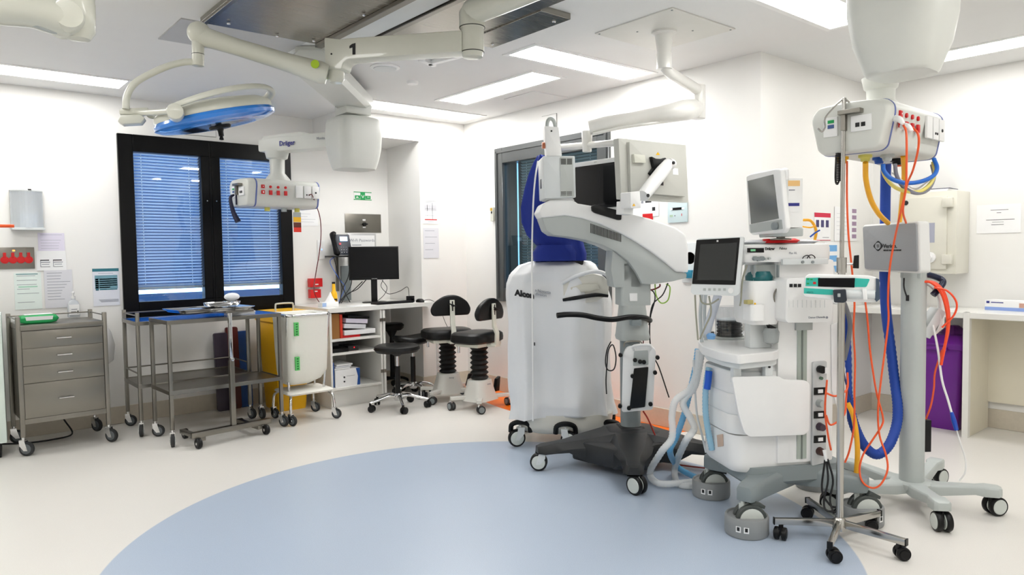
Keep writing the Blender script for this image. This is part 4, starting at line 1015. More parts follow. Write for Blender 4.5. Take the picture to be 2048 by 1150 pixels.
# half ring over the head
rr_ = []
for k in range(13):
    a = math.radians(235+k*12.5); p = V((.30*math.cos(a), .30*math.sin(a), .055+.035*math.sin(math.radians(k*15)))); rr_.append(c0+R @ p)
M3(IVORY).tube(rr_, .022, n=10, flat=.55, k=2).build('suspension_ring', t, M=HM)
rr_ = []
for k in range(9):
    a = math.radians(60+k*14); rr_.append(c0+R @ V((.295*math.cos(a), .295*math.sin(a), .06)))
M3(IVORY).tube(rr_, .018, n=10, flat=.55, k=2).build('suspension_ring', t, M=HM)

# ------------------------------------------------------------ another light arm at the top left corner
t = Thing('lamp_boom', 'thick ivory lamp arm with a round joint in the upper left corner', 'lamp arm', (*wd_(165, 30, 2.35).xy, CZ), 0)
def c3(px, py, D): return t.l(wd_(px, py, D))
M3(IVORY).tube([c3(-60, 2, 2.2), c3(0, 14, 2.25), c3(60, 22, 2.3), c3(100, 32, 2.33), c3(128, 38, 2.35)], [.045, .045, .043, .046, .05], n=24).build('spring_arm', t, ang=60)
M3(IVORY).lathe([(.001, -.055), (.036, -.052), (.044, -.03), (.045, 0), (.045, .05), (.001, .055)], c3(130, 37, 2.35), n=32, axis='y', M=Matrix.Rotation(-YAW+.7, 3, 'Z')).build('arm_joint', t)
M3(IVORY).lathe([(.001, -.075), (.03, -.07), (.043, -.05), (.045, 0), (.045, .03), (.001, .03)], c3(155, 28, 2.38), n=28).build('lower_joint', t)
M3(IVORY).cyl(c3(163, 16, 2.38), c3(163, 16, 2.38)*1.0+V((0, 0, .5)), .034, n=24).build('drop_tube', t) if False else M3(IVORY).cyl(c3(163, 14, 2.38), V((c3(163, 14, 2.38).x, c3(163, 14, 2.38).y, 0)), .034, n=24).build('drop_tube', t)
M3(GREYP).tube([c3(-40, 14, 2.22), c3(40, 38, 2.27), c3(100, 60, 2.32), c3(122, 62, 2.34)], .008, n=8).build('arm_cable', t)

# ------------------------------------------------------------ supply pendants
BLUT = mat('violet blue edge trim', (.36, .42, .66), .4)
IV2 = mat('satin ivory shell', (.83, .835, .81), .38)
def housing(t, c, zt, zb_, w, kb=.78, prof=None):
    rings = []; h = zt-zb_
    for u, k in prof or ((0, kb*.85), (.0, kb), (.03, kb+.03), (.20, .90), (.40, .97), (.65, 1), (.9, .97), (.97, .93), (1, .82), (1, .3)):
        rings.append(rring(c.x, c.y, zb_+h*u, w*k, w*k*.94, w*.24))
    o = M3(IV2).loft(rings).build('lift_housing', t, ang=50)
    return o
def head(t, hf, w=.57, d=.36, z0=0, h=.25, HM=None, cords=True):
    """supply head, frame hf: front lower corner at the origin, x along the long face, y away"""
    body = M3(IV2)
    rg = []
    prof = [(.055, .0), (d-.055, .0), (d-.032, .018), (d, h*.68), (d-.004, h-.045), (d-.035, h-.008), (d*.5, h), (.035, h-.008), (.004, h-.035), (0, h*.70), (.030, .018)]
    for x in (0.012, w-.012):
        rg.append([V((x, y, z0+z)) for y, z in rpoly([(y, 0, z) for y, z in prof], .02, 3) for y, z in [(y, z)]] if False else [V((x, p.x, z0+p.z)) for p in rpoly([(y, 0, z) for y, z in prof], .03, 3)])
    o = body.loft(rg).build('head_body', t, M=HM)
    for x0_, x1_, sgn in ((0, .012, -1), (w-.012, w, 1)):
        m = M3(BLUT).loft([[V((x0_, p.y, p.z)) for p in rg[0]], [V((x1_, p.y, p.z)) for p in rg[0]]])
        c = V((0, d/2, z0+h/2)); m.v = [(v[0], c.y+(v[1]-c.y)*1.012, c.z+(v[2]-c.z)*1.015) for v in m.v]
        m.build('edge_trim', o, M=HM, label='violet blue edge trim')
    # end caps, domed
    for x0_, sgn in ((0, -1), (w, 1)):
        c = V((0, d/2, z0+h/2)); rings = []
        for dx, k in (((0, 1), (.03, .985), (.052, .95), (.060, .90)) if sgn < 0 else ((0, 1), (.006, .985), (.010, .93))):
            rings.append([V((x0_+sgn*dx, c.y+(p.y-c.y)*k, c.z+(p.z-c.z)*k)) for p in rg[0]])
        M3(IV2).loft(rings).build('end_cap', o, M=HM, ang=60)
    return o
def sockets(o, w, z0, h, HM, big=False):
    for k in range(4):
        x = w*(.10+.115*k)
        m = M3(RED)
        if k == 0: m.bb((x-.014, -.006, z0+h*.62), (x+.014, .003, z0+h*.74)); m.bb((x-.014, -.006, z0+h*.42), (x+.014, .003, z0+h*.55)); m.mat(WPLAST).bb((x-.006, -.008, z0+h*.45), (x+.006, -.005, z0+h*.52)).bb((x-.005, -.008, z0+h*.66), (x+.005, -.005, z0+h*.70))
        else: m.cyl((x, -.006, z0+h*.68), (x, .003, z0+h*.68), .011, n=14).bb((x-.013, -.007, z0+h*.40), (x+.013, .003, z0+h*.56))
        m.build('red_socket', o, bev=.002, M=HM)
    for k in range(3):
        x = w*(.60+.135*k)
        f = M3(WPLAST).bb((x, -.010, z0+h*.34), (x+.066, .003, z0+h*.78)).build('socket_cover', o, bev=.004, M=HM)
        if k == 1:
            for q in (.022, .044): M3(INKD).cyl((x+q, -.013, z0+h*.46), (x+q, -.009, z0+h*.46), .006, n=10).build('jack', f, M=HM)
        if k == 2: M3(INKD).cyl((x+.03, -.013, z0+h*.55), (x+.03, -.009, z0+h*.55), .008, n=12).build('jack', f, M=HM)
def end_gear(o, d, z0, h, HM, hand, hook=True):
    """hook bracket and network sockets on the left end cap"""
    m = M3(STEEL).bb((-.10, d*.30, z0+h*.72), (-.062, d*.58, z0+h*.80)).bb((-.085, d*.50, z0+h*.42), (-.062, d*.56, z0+h*.74)); m.build('equipment_rail', o, bev=.001, seg=1, M=HM)
    f = M3(WPLAST).bb((-.070, d*.20, z0+h*.38), (-.058, d*.45, z0+h*.68)).build('socket_cover', o, bev=.003, M=HM)
    for q in (.27, .34): M3(INKD).bb((-.072, d*q, z0+h*.46), (-.069, d*(q+.05), z0+h*.54)).build('jack', f, M=HM)
    f = M3(WPLAST).bb((-.070, d*.62, z0+h*.34), (-.058, d*.80, z0+h*.72)).build('socket_cover', o, bev=.003, M=HM)
    M3(GREEN).bb((-.073, d*.66, z0+h*.60), (-.069, d*.74, z0+h*.66)).build('indicator', f, M=HM)
    M3(mat('blue label', (.25, .35, .55), .5)).bb((-.073, d*.66, z0+h*.50), (-.069, d*.74, z0+h*.57)).build('indicator', f, M=HM)
def frame(x, y, z, rz):
    f_ = Thing.__new__(Thing); f_.loc = V((x, y, z)); f_.rz = rz; f_.Mi = (Matrix.Translation(f_.loc) @ Matrix.Rotation(rz, 4, 'Z')).inverted(); return f_
# left pendant
HC = V((2.77, 5.21, 0)); t = Thing('supply_pendant', 'ceiling supply pendant in front of the black window with red sockets', 'pendant', (HC.x, HC.y, CZ), 0)
S = wz(634, 134, 2.60); sd = (V((HC.x, HC.y, 0))-V((S.x, S.y, 0))); an = math.atan2(sd.y, sd.x); Ls = sd.length
bf = frame(S.x, S.y, 2.60, an); BM = t.Mi @ bf.Mi.inverted()
def beam_ring(x, w=.29, h=.13): return [V((x, y, z)) for y, z in ((-w/2, -h*.28), (-w/2+.03, -h*.5), (w/2-.03, -h*.5), (w/2, -h*.28), (w/2, h*.28), (w/2-.03, h*.5), (-w/2+.03, h*.5), (-w/2, h*.28))]
M3(IV2).loft([beam_ring(-.16, .20), beam_ring(-.10), beam_ring(Ls+.08), beam_ring(Ls+.12, .18)]).build('ceiling_arm', t, M=BM, ang=25)
M3(mat('lime sticker', (.66, .78, .12), .5)).lathe([(.001, -.052), (.025, -.052), (.025, -.050), (.001, -.050)], (.02, -.05, -.016), n=16).build('sticker', t, M=BM)
M3(IV2).bb((-.14, -.10, .06), (.10, .10, .098)).build('arm_cover', t, bev=.01, M=BM)
M3(IV2).bb(t.l((HC.x-.11, HC.y-.10, 2.48)), t.l((HC.x+.11, HC.y+.10, 2.58))).build('arm_neck', t, bev=.01)
dH = math.hypot(HC.x, HC.y)
zt, zb_ = wd_(715, 238, dH).z, wd_(715, 340, dH).z
c = t.l(V((HC.x, HC.y, CZ))); ho = housing(t, V((0, 0, 0)), zt-CZ, zb_-CZ, .385)
CC = V((2.414, 5.889, 0)); za_ = wd_(610, 283, 6.1).z
av = CC-V((HC.x, HC.y, 0)); an = math.atan2(-av.y, -av.x); af = frame(CC.x, CC.y, za_, an); AM = t.Mi @ af.Mi.inverted()
m = M3(IV2).prism(rpoly([(-.13, -.075, -.055), (-.13, -.075, .045), (.05, -.075, .06), (.8, -.055, .06), (.8, -.055, -.06), (.1, -.075, -.06)], .02), (0, .15, 0)); m.build('lower_arm', t, bev=.008, M=AM)
M3(IV2).prism([(-.11, -.07, .04), (-.07, -.07, .075), (.30, -.07, .085), (.36, -.07, .055)], (0, .14, 0)).build('arm_cover', t, bev=.006, M=AM)
M3(mat('dark blue print', (.14, .16, .50), .5)).text('Dräger', .055, (.17, -.0775, -.02), (1, 0, 0), (0, 0, 1), 'CENTER', bold=.0015).build('lettering', t, M=AM)
M3(INK).text('Movita', .03, (.50, -.069, .005), (1, 0, 0), (0, 0, 1), 'CENTER').build('lettering', t, M=AM)
zh0, zh1 = wd_(560, 411, 6.0).z, wd_(560, 352, 6.0).z
cl = t.l(V((CC.x, CC.y, CZ)))
M3(IV2).lathe([(.001, za_-.05-CZ), (.10, za_-.05-CZ), (.085, za_-.11-CZ), (.062, za_-.12-CZ), (.060, zh1+.06-CZ), (.10, zh1+.01-CZ), (.12, zh1-.03-CZ), (.001, zh1-.03-CZ)], (cl.x, cl.y, 0), n=28).build('drop_column', t)
hf = frame(2.15, 5.68, zh0, .10); HM = t.Mi @ hf.Mi.inverted()
ho = head(t, hf, h=zh1-zh0, HM=HM); sockets(ho, .57, 0, zh1-zh0, HM); end_gear(ho, .36, 0, zh1-zh0, HM, True)
for x, mt in ((.15, mat('pale yellow valve', (.85, .82, .4), .4)), (.30, GREYP), (.42, mat('pale yellow valve', (.85, .82, .4), .4))):
    M3(mt).cyl((x, .12, -.03), (x, .12, .01), .022, n=14).build('gas_outlet', ho, M=HM)
zz = t.Mi.inverted() @ (HM @ V((-.06, .22, .08)))
m = M3(mat('dark navy handset', (.06, .07, .20), .4)).tube([zz+V((-.02, 0, .02)), zz+V((-.05, 0, -.01)), zz+V((-.03, 0, -.12)), zz+V((.0, -.02, -.20))], [.008, .014, .018, .024], n=10)
m.tube([zz+V((0, 0, .03)), zz+V((.0, 0, -.06))], .010); single(m, 'handset', 'dark blue handset hanging at the left end of the pendant before the black window', 'handset')
def wp(M_, p): return t.Mi.inverted() @ (M_ @ V(p))
g_ = (wp(HM, (.42, .12, -.03)))
t2 = Thing('tag_strip', 'yellow, brown and red tag hanging below the left supply pendant', 'tag', (g_.x, g_.y, g_.z-.17), .10)
for z, c_, nm in ((.125, GREYP, 'grey_tag'), (.085, YELLOW, 'yellow_tag'), (.04, mat('brown tag', (.38, .14, .05), .5), 'brown_tag'), (.0, mat('bright red tag', (.88, .18, .08), .5), 'red_tag')):
    M3(c_).bb((-.035, -.0, z), (.035, .003, z+.043)).build(nm, t2)
q = wp(HM, (.57*(.60+.135)+.044, -.013, (zh1-zh0)*.46))
pts = [q, q+V((.015, -.02, .0))]+[wy(x, y, 5.80) for x, y in ((632, 410), (640, 435), (642, 470), (638, 510), (632, 545))]+[wy(628, 583, 6.2), V((2.93, 6.22, .905))]
single(M3(mat('dark red cable', (.40, .05, .08), .4)).tube(pts, .004), 'pendant_cable', 'thin dark red cable running from the left pendant down to the desk', 'cable')
# right pendant
CC = V((3.635, 1.513, 0)); HC = V((3.27, 1.275, 0)); dH = math.hypot(HC.x, HC.y)
t = Thing('supply_pendant', 'big ceiling supply pendant at the right with many hoses and cords', 'pendant', (HC.x, HC.y, CZ), 0)
zb_ = wd_(1798, 152, dH).z
housing(t, V((0, 0, 0)), -.002, zb_-CZ, .395, prof=((0, .5), (.0, .66), (.02, .70), (.22, .89), (.42, .98), (.7, 1), (.97, .99), (1, .9)))
za_ = zb_+.12; cl = t.l(V((CC.x, CC.y, CZ)))
dv = CC-HC; an = math.atan2(dv.y, dv.x); af = frame(HC.x, HC.y, za_, an); AM = t.Mi @ af.Mi.inverted()
M3(IV2).bb((0, -.06, -.055), (dv.length+.06, .06, .055)).build('lower_arm', t, bev=.012, M=AM)
zh0, zh1 = wd_(1770, 299, 3.6).z, wd_(1787, 190, 3.6).z
M3(IV2).lathe([(.001, za_-.03-CZ), (.085, za_-.03-CZ), (.075, za_-.08-CZ), (.064, za_-.09-CZ), (.062, zh1+.04-CZ), (.10, zh1+.0-CZ), (.12, zh1-.03-CZ), (.001, zh1-.03-CZ)], (cl.x, cl.y, 0), n=32).build('drop_column', t)
hf = frame(3.35, 1.333, zh0, 0.0); RHM = t.Mi @ hf.Mi.inverted(); RH = zh1-zh0
ho = head(t, hf, h=RH, HM=RHM); sockets(ho, .57, 0, RH, RHM); end_gear(ho, .36, 0, RH, RHM, True)
RP = t; RPF = hf
OUT = []
for x, y, mt in ((.08, .27, YELLOW), (.10, .17, mat('pale yellow valve', (.85, .82, .4), .4)), (.25, .17, BLUEH), (.38, .14, BLACK), (.17, .10, GREYP), (.46, .16, ORANGE)):
    M3(mt).lathe([(.001, -.03), (.018, -.03), (.022, -.015), (.03, -.012), (.03, .0), (.018, .01), (.001, .01)], (x, y, 0), n=16).build('gas_outlet', ho, M=RHM)
# ------------------------------------------------------------ monitor arm from the ceiling plate
IVW = mat('warm white enamel', (.89, .885, .865), .3, coat=.3)
t = Thing('monitor_boom', 'white jointed ceiling arm on a square plate carrying the white monitor', 'monitor arm', (3.555, 2.745, CZ), 0)
M3(mat('pale ceiling plate', (.86, .855, .83), .5)).bb((-.30, -.29, -.008), (.31, .29, 0)).build('ceiling_plate', t, bev=.002)
for x, y in ((-.28, -.27), (.29, -.27), (-.28, .27), (.29, .27), (-.13, .1), (.12, -.12)): M3(GREYD).cyl((x, y, -.011), (x, y, -.008), .006, n=8).build('screw_cap', t)
z_ = wd_(1328, 138, 4.49).z-CZ
M3(IVW).lathe([(.001, -.008), (.075, -.008), (.075, -.02), (.055, -.03), (.042, z_+.10), (.046, z_+.09), (.046, z_), (.001, z_)], n=28).build('drop_tube', t)
E1 = wz(1396, 180, 2.44); e1 = t.l(E1)
M3(IVW).tube([(0, 0, z_+.03), e1*.15+V((0, 0, z_))*.85, e1*.85+V((0, 0, z_))*.15, e1], [.04, .042, .042, .04], n=20, flat=.8).build('upper_arm', t)
dE = hd(E1); k0, k1 = wd_(1398, 170, dE), wd_(1396, 238, dE)
M3(IVW).cyl(t.l(k0), t.l(k1), .042, .05, n=24).build('arm_joint', t, bev=.01)
pts = [wd_(x, y, D) for x, y, D in ((1388, 218, dE-.02), (1360, 222, 4.68), (1290, 234, 4.66), (1220, 246, 4.64), (1178, 255, 4.64))]
M3(IVW).tube([t.l(p) for p in pts], [.062, .066, .052, .046, .052, .048], n=20).build('spring_arm', t, ang=60)
pts = [wd_(x, y, D) for x, y, D in ((1374, 238, dE-.06), (1310, 246, 4.62), (1240, 256, 4.6), (1185, 268, 4.6))]
M3(IVW).tube([t.l(p) for p in pts], .010, n=8).build('arm_cable', t)
MX = 3.44
q0, q1 = wx(1174, 262, MX), wx(1174, 304, MX)
M3(IVW).cyl(t.l(q0), t.l(q1), .036, .030, n=20).build('swivel_tube', t, bev=.006)
q0, q1 = wx(1096, 297, MX), wx(1252, 284, MX)
M3(IVW).cyl(t.l(q0), t.l(q1), .022, n=16).build('cross_bar', t)
t = Thing('wall_monitor', 'white framed monitor with black screen hanging behind the microscope head', 'monitor', (MX+.035, wx(1190, 370, MX).y, 1.5), -math.pi/2)
a, c = t.Y(1126, 330, 0), t.Y(1248, 316, 0); z0_, z1_ = t.Y(1240, 424, 0).z, t.Y(1190, 320, 0).z
M3(WPLAST).bb((a.x, 0, z0_), (c.x, .045, z1_)).build('housing', t, bev=.006)
M3(SCREEN).bb((a.x+.025, -.002, z0_+.035), (c.x-.035, .001, z1_-.03)).build('screen', t)
M3(GREYP).text('EIZO', .012, ((a.x+c.x)/2+.03, -.001, z1_-.018), (1, 0, 0), (0, 0, 1), 'CENTER').build('lettering', t)
# ------------------------------------------------------------ draped machine
cen = V((3.63, 3.73, 0)); t = Thing('draped_machine', 'wheeled surgical machine under a white lettered dust cover', 'medical machine', cen, -.80)
DRAPE = mat('white dust cover', (.90, .905, .91), .55, bump=.8, bscale=4)
rows = [(523, 1052, 1185, .86), (530, 1030, 1196, .93), (545, 1012, 1206, .98), (562, 1005, 1215, 1), (600, 1004, 1222, 1), (680, 1006, 1223, 1), (760, 1010, 1224, 1), (800, 1012, 1227, 1.0), (822, 1010, 1232, 1.02)]
rings = []; NS = 110
def outline(cx, cy, w, d, n, r=.5):
    out = []
    for i in range(n):
        a = 2*math.pi*i/n; c_, s_ = math.cos(a), math.sin(a); e = .62
        out.append((cx+w/2*math.copysign(abs(c_)**e, c_), cy+d/2*math.copysign(abs(s_)**e, s_), a))
    return out
zs_ = []
for j, (py, xl, xr, k) in enumerate(rows):
    l_, r_ = t.Y(xl, py, 0), t.Y(xr, py, 0); z = (l_.z+r_.z)/2; zs_.append(z)
    fold = .008+.030*(j/len(rows))
    rings.append([V((x+math.cos(a)*fold*math.sin(7*a+1.3*math.sin(3*a)+j*.2), y+math.sin(a)*fold*math.sin(9*a+j*.15)-.014*math.sin(a)*math.sin(2.2*j+3*a), z-(.02*math.sin(2*a+.6) if j > 1 else 0))) for x, y, a in outline((l_.x+r_.x)/2, 0, (r_.x-l_.x)*.93, .54*k, NS)])
top = [[(p-rings[0][0]*0)*1 for p in rings[0]]]
c0_ = sum((p for p in rings[0]), V((0, 0, 0)))/NS
cap1 = [c0_+(p-c0_)*.6+V((0, 0, .012)) for p in rings[0]]; cap2 = [c0_+(p-c0_)*.1+V((0, 0, .014)) for p in rings[0]]
rings = [cap2, cap1]+rings
fine = []
for a_, b_ in zip(rings, rings[1:]):
    for k in range(5): fine.append([p.lerp(q, k/5) for p, q in zip(a_, b_)])
fine.append(rings[-1])
def dent(p):
    r_ = V((p.x, p.y, 0)).normalized()
    return p+r_*(.022*noise.noise(V((p.x*5, p.y*5, p.z*2.4)))+.010*noise.noise(V((p.x*13+3, p.y*13, p.z*6))))
fine = fine[:6]+[[dent(p) for p in rg_] for rg_ in fine[6:]]
cov = M3(DRAPE).loft(fine, caps=True).build('dust_cover', t, ang=80)
fy = -.262
def pt_(px, py, y): return t.Y(px, py, y)
MACH = mat('warm white machine casing', (.86, .85, .81), .35)
# the opening in the cover with the console behind it
op = [pt_(x, y, fy-.020) for x, y in ((1126, 566), (1150, 556), (1185, 547), (1208, 553), (1218, 565), (1217, 590), (1190, 604), (1150, 608), (1127, 597))]
M3(MACH).prism(rpoly(op, .015), (0, .05, 0)).build('console_front', t, bev=.008)
lip = [pt_(x, y, fy-.028) for x, y in ((1124, 566), (1150, 553), (1188, 543), (1212, 549), (1222, 564))]
M3(DRAPE).tube(lip, .014, n=10).build('cover_fold', cov)
q = [pt_(x, y, fy-.034) for x, y in ((1140, 575), (1165, 568), (1195, 567), (1200, 578), (1175, 584), (1145, 585))]
M3(mat('pale cream casing', (.82, .81, .76), .4)).prism(rpoly(q, .01), (0, .02, 0)).build('console_panel', t, bev=.004)
M3(BLACK).tube([pt_(1126, 600, fy-.03), pt_(1150, 596, fy-.05), pt_(1190, 590, fy-.05), pt_(1216, 592, fy-.03)], [.010, .014, .014, .010], n=10).build('grip_handle', t)
M3(BLACK).prism(rpoly([pt_(x, y, -.245) for x, y in ((1146, 520), (1168, 519), (1166, 530), (1156, 529))], .008), (0, .03, 0)).build('black_latch', t)
q0, q1 = pt_(1030, 584, fy-.028), pt_(1066, 590, fy-.026)
xa = (q1-q0).normalized()
M3(INKD).text('Alcon', .056, q0+V((0, 0, -.022)), xa, (0, 0, 1), bold=.0035, depth=.004).build('lettering', cov)
q0 = pt_(1070, 580, fy-.024)
M3(INK).text('a Novartis', .026, q0+V((0, 0, -.008)), xa, (0, 0, 1), depth=.004).text('division', .026, q0+V((.002, 0, -.034)), xa, (0, 0, 1), depth=.004).build('lettering', cov)
q0 = pt_(1069, 688, fy-.02); M3(INKD).box(q0, (.008, .01, .022)).build('slit', cov)
zb_ = zs_[-1]
m = M3(MACH).loft([[V((x, y, z)) for x, y, a in outline(0, 0, w, d, 40)] for z, w, d in ((.085, .50, .40), (.10, .62, .46), (zb_*.7, .70, .50), (zb_+.02, .72, .50))]); m.build('base_body', t)
for x, y, a in ((-.30, -.20, -2.8), (.02, -.24, -.3), (.33, -.17, .2), (.30, .20, .5), (-.28, .20, 2.4)):
    M3(BLACK).tube([(x-.07, y, .10), (x-.06, y-.01, .155), (x, y-.02, .175), (x+.06, y-.01, .155), (x+.07, y, .10)], .018, n=8).build('wheel_arch', t)
    caster(t, (x, y-.01, 0), .062, .04, ang=a if a else 0, tyre=BLACK, hub=HUBW, fork=WPLAST2, top=.15, disc=.80)
# thin white tube hanging in front of the cover
pts = [wd_(x, y, 4.72) for x, y in ((1076, 322), (1070, 360), (1066, 420), (1064, 520), (1065, 650), (1066, 780), (1066, 842))]
single(M3(WPLAST).tube(pts, .0055), 'infusion_line', 'thin white tube hanging straight down in front of the lettered cover', 'tube')
# blue cloth bag behind the microscope head
t = Thing('blue_drape', 'royal blue cloth cover hanging behind the microscope head above the draped machine', 'cloth cover', (*wd_(1110, 520, 5.0).xy, 1.34), -.76)
rows = [(313, 1074, 1094), (325, 1066, 1112), (350, 1056, 1128), (380, 1049, 1142), (415, 1043, 1150), (445, 1045, 1158), (470, 1054, 1163), (495, 1076, 1168), (508, 1092, 1172), (522, 1094, 1172)]
rg = []
for j, (py, a, c) in enumerate(rows):
    l_, r_ = t.Y(a, py, 0), t.Y(c, py, 0)
    rg.append([V(((l_.x+r_.x)/2+(r_.x-l_.x)/2*math.cos(b_)*(1+.04*math.sin(5*b_+j)), .085*math.sin(b_)*(1+.25*math.sin(6*b_+j*.5)), l_.z)) for b_ in [2*math.pi*i/36 for i in range(36)]])
fine = []
for a_, b_ in zip(rg, rg[1:]):
    for k in range(3): fine.append([p.lerp(q, k/3) for p, q in zip(a_, b_)])
fine.append(rg[-1])
M3(BLUEC).loft(fine).build('cloth', t, ang=80)
M3(BLUEC).loft([[V((x, y, z)) for x, y, a in outline(.0, .0, w, .22, 30)] for z, w in ((-.03, .30), (.03, .31), (.08, .25))]).build('cloth_foot', t, ang=80)

# ------------------------------------------------------------ operating microscope
MO = V((3.567, 3.04, 0)); t = Thing('surgical_microscope', 'big grey and white surgical microscope on a black star base', 'microscope', MO, -.607)
BASEK = mat('charcoal base shell', (.115, .12, .125), .45)
A_, B_, C_, D_ = t.l((2.985, 3.285, 0)), t.l((3.075, 2.60, 0)), t.l((3.78, 2.50, 0)), t.l((3.86, 3.30, 0))
def leg_(P, zt_, w0, w1, zb0=.06, zb1=.11):
    d = V((P.x, P.y, 0)).normalized(); s = V((-d.y, d.x, 0)); e = P+d*.02
    rings = []
    for u, w, a, z in ((.0, w0, .07, .225), (.25, w0*.9, zb0, .215), (.55, (w0+w1)/2, zb0-.01, zt_+.025), (.72, w1*1.2, zb1, zt_+.012), (.84, w1, zb1, zt_+.006), (.97, w1, zb1, zt_), (1.03, w1*.6, zb1+.006, zt_-.008)):
        p = P*u; rings.append([p+s*w*q+V((0, 0, zz)) for q, zz in ((-.5, a), (.5, a), (.5, z-.045), (.32, z), (-.32, z), (-.5, z-.045))])
    return rings
for P, w0, w1 in ((A_, .34, .10), (B_, .34, .12), (C_, .34, .12), (D_, .30, .10)):
    M3(BASEK).loft(leg_(P, .165, w0, w1)).build('base_leg', t, bev=.006, ang=30)
hp_ = [P*k for P, k in ((A_, .66), ((A_+B_)*.5, .68), (B_, .66), ((B_+C_)*.5, .55), (C_, .62), ((C_+D_)*.5, .46), (D_, .5), ((D_+A_)*.5, .46))]
M3(BASEK).prism([V((p.x, p.y, .05)) for p in hp_], (0, 0, .125)).build('base_skirt', t, bev=.02)
M3(BASEK).loft([rring(0, 0, z, w, d, .10) for z, w, d in ((.06, .46, .42), (.15, .46, .42), (.21, .34, .32), (.228, .24, .22))]).build('base_cover', t, ang=30)
for P, a in ((A_, 2.9), (B_, -1.0), (C_, -.3), (D_, 1.2)):
    caster(t, P*.97, .055, .05, ang=a, tyre=BLACK, hub=HUBW, fork=WPLAST2, top=.14, disc=.8, twin=(P is B_ or P is C_))
zc1 = t.Y(1250, 620, -.1).z
M3(BLACK).loft([rring(0, 0, z, w, w, .02) for z, w in ((.225, .17), (.235, .15))]).build('column_collar', t)
M3(GREYD).loft([rring(0, 0, z, .125, .125, .05) for z in (.235, zc1)]).build('column', t)
zs0, zs1 = t.Y(1240, 676, -.1).z, t.Y(1240, 612, -.1).z
M3(GREYP).loft([rring(.01, -.02, z, w, d, .04) for z, w, d in ((zs0-.02, .19, .18), (zs0, .20, .19), (zs0+.02, .19, .19), (zs1, .15, .17))]).build('column_sleeve', t, bev=0, ang=40)
zt_ = t.Y(1255, 540, -.1).z
M3(GREYP).loft([rring(.02, 0, z, .195, .18, .02) for z in (zs1, zt_+.04)]).build('upper_column', t)
M3(WPLAST).box((.0, -.093, (zs1+zt_)/2-.06), (.05, .003, .05)).build('label_patch', t)
# arm: grey lower shell, white upper shell
th = .12
def sil(pts, y): return [t.Y(x, y_, y) for x, y_ in pts]
g = sil(((1083, 434), (1100, 430), (1130, 430), (1165, 436), (1200, 447), (1236, 463), (1270, 482), (1302, 503), (1330, 524), (1352, 543), (1374, 546), (1374, 556), (1345, 563), (1300, 569), (1284, 568), (1272, 545), (1256, 522), (1232, 503), (1205, 490), (1172, 480), (1140, 474), (1106, 470), (1093, 461)), -th)
M3(GREYP).prism(g, (0, 2*th, 0)).build('arm_lower_shell', t, bev=.010, seg=2)
w_ = sil(((1078, 424), (1086, 407), (1100, 400), (1145, 399), (1156, 407), (1200, 414), (1245, 424), (1300, 437), (1352, 455), (1372, 470), (1377, 500), (1377, 545), (1352, 544), (1330, 525), (1302, 504), (1270, 483), (1236, 464), (1200, 448), (1165, 437), (1130, 431), (1085, 436)), -th-.012)
M3(WPLAST).prism(w_, (0, 2*th+.024, 0)).build('arm_upper_shell', t, bev=.012, seg=3)
m = M3(INKD)
for k in range(24):
    u = k/23; a = t.Y(1181+60*u, 447+21*u, -th-.0015); c = t.Y(1181+60*u, 466+18*u, -th-.0015)
    m.prism([a, a+V((.0045, 0, -.0003)), c+V((.0045, 0, -.0003)), c], (0, .004, 0))
m.build('vent_grille', t)
q = sil(((1183, 412), (1190, 409), (1240, 421), (1244, 427), (1243, 440), (1236, 440), (1190, 426), (1184, 422)), -th-.03)
M3(BLACK).prism(rpoly(q, .008), (0, .10, 0)).build('arm_pad', t, bev=.006)
q = [t.Y(1284, 569, -.09), t.Y(1272, 545, -.09), t.Y(1250, 518, -.09), t.Y(1225, 500, -.09), t.Y(1222, 540, -.09), t.Y(1228, 575, -.09), t.Y(1286, 576, -.09)]
M3(GREYP).prism(q, (0, .18, 0)).build('column_head', t, bev=.006)
# head box
hq = sil(((1086, 312), (1150, 312), (1152, 395), (1089, 397)), -.15)
M3(WPLAST2).prism(rpoly(hq, .008), (0, .24, 0)).build('head_box', t, bev=.006)
hq = sil(((1120, 314), (1146, 314), (1148, 393), (1121, 394)), -.153)
hb = M3(mat('soft grey panel', (.74, .755, .74), .4)).prism(rpoly(hq, .006), (0, .01, 0)).build('head_panel', t, bev=.002)
for r0_, r1_, n in ((318, 328, 6), (384, 390, 3)):
    m = M3(INKD)
    for c0_ in (1122, 1134):
        for k in range(n):
            a = t.Y(c0_, r0_+(r1_-r0_)*k/(n-1), -.1545); c = t.Y(c0_+10, r0_+(r1_-r0_)*k/(n-1), -.1545); m.bb((a.x, -.1555, a.z-.0016), (c.x, -.153, a.z+.0016))
    m.build('vent_grille', hb)
# neck bracket with loop and copper knob
q = sil(((1089, 252), (1117, 254), (1124, 312), (1094, 312)), -.10)
nb = M3(WPLAST).prism(rpoly(q, .006), (0, .09, 0)).build('neck_bracket', t, bev=.004)
M3(GREYP).tube([t.Y(1094, 262, -.06), t.Y(1095, 244, -.06), t.Y(1101, 237, -.06), t.Y(1108, 243, -.06), t.Y(1112, 262, -.06)], .012, n=10).build('cable_loop', t)
q = t.Y(1084, 291, -.05); M3(mat('copper knob', (.75, .45, .32), .35, .4)).cyl(q, q+V((.05, 0, 0)), .020, n=16).build('knob', t, bev=.003)
q = t.Y(1103, 262, -.102); M3(INKD).cyl(q, q+V((0, .004, 0)), .006, n=6).build('screw_cap', nb)
q = t.Y(1084, 368, -.02); M3(mat('navy cap', (.05, .08, .2), .4)).bb(q-V((.01, .02, .03)), q+V((.03, .02, .03))).build('side_knob', t, bev=.004)
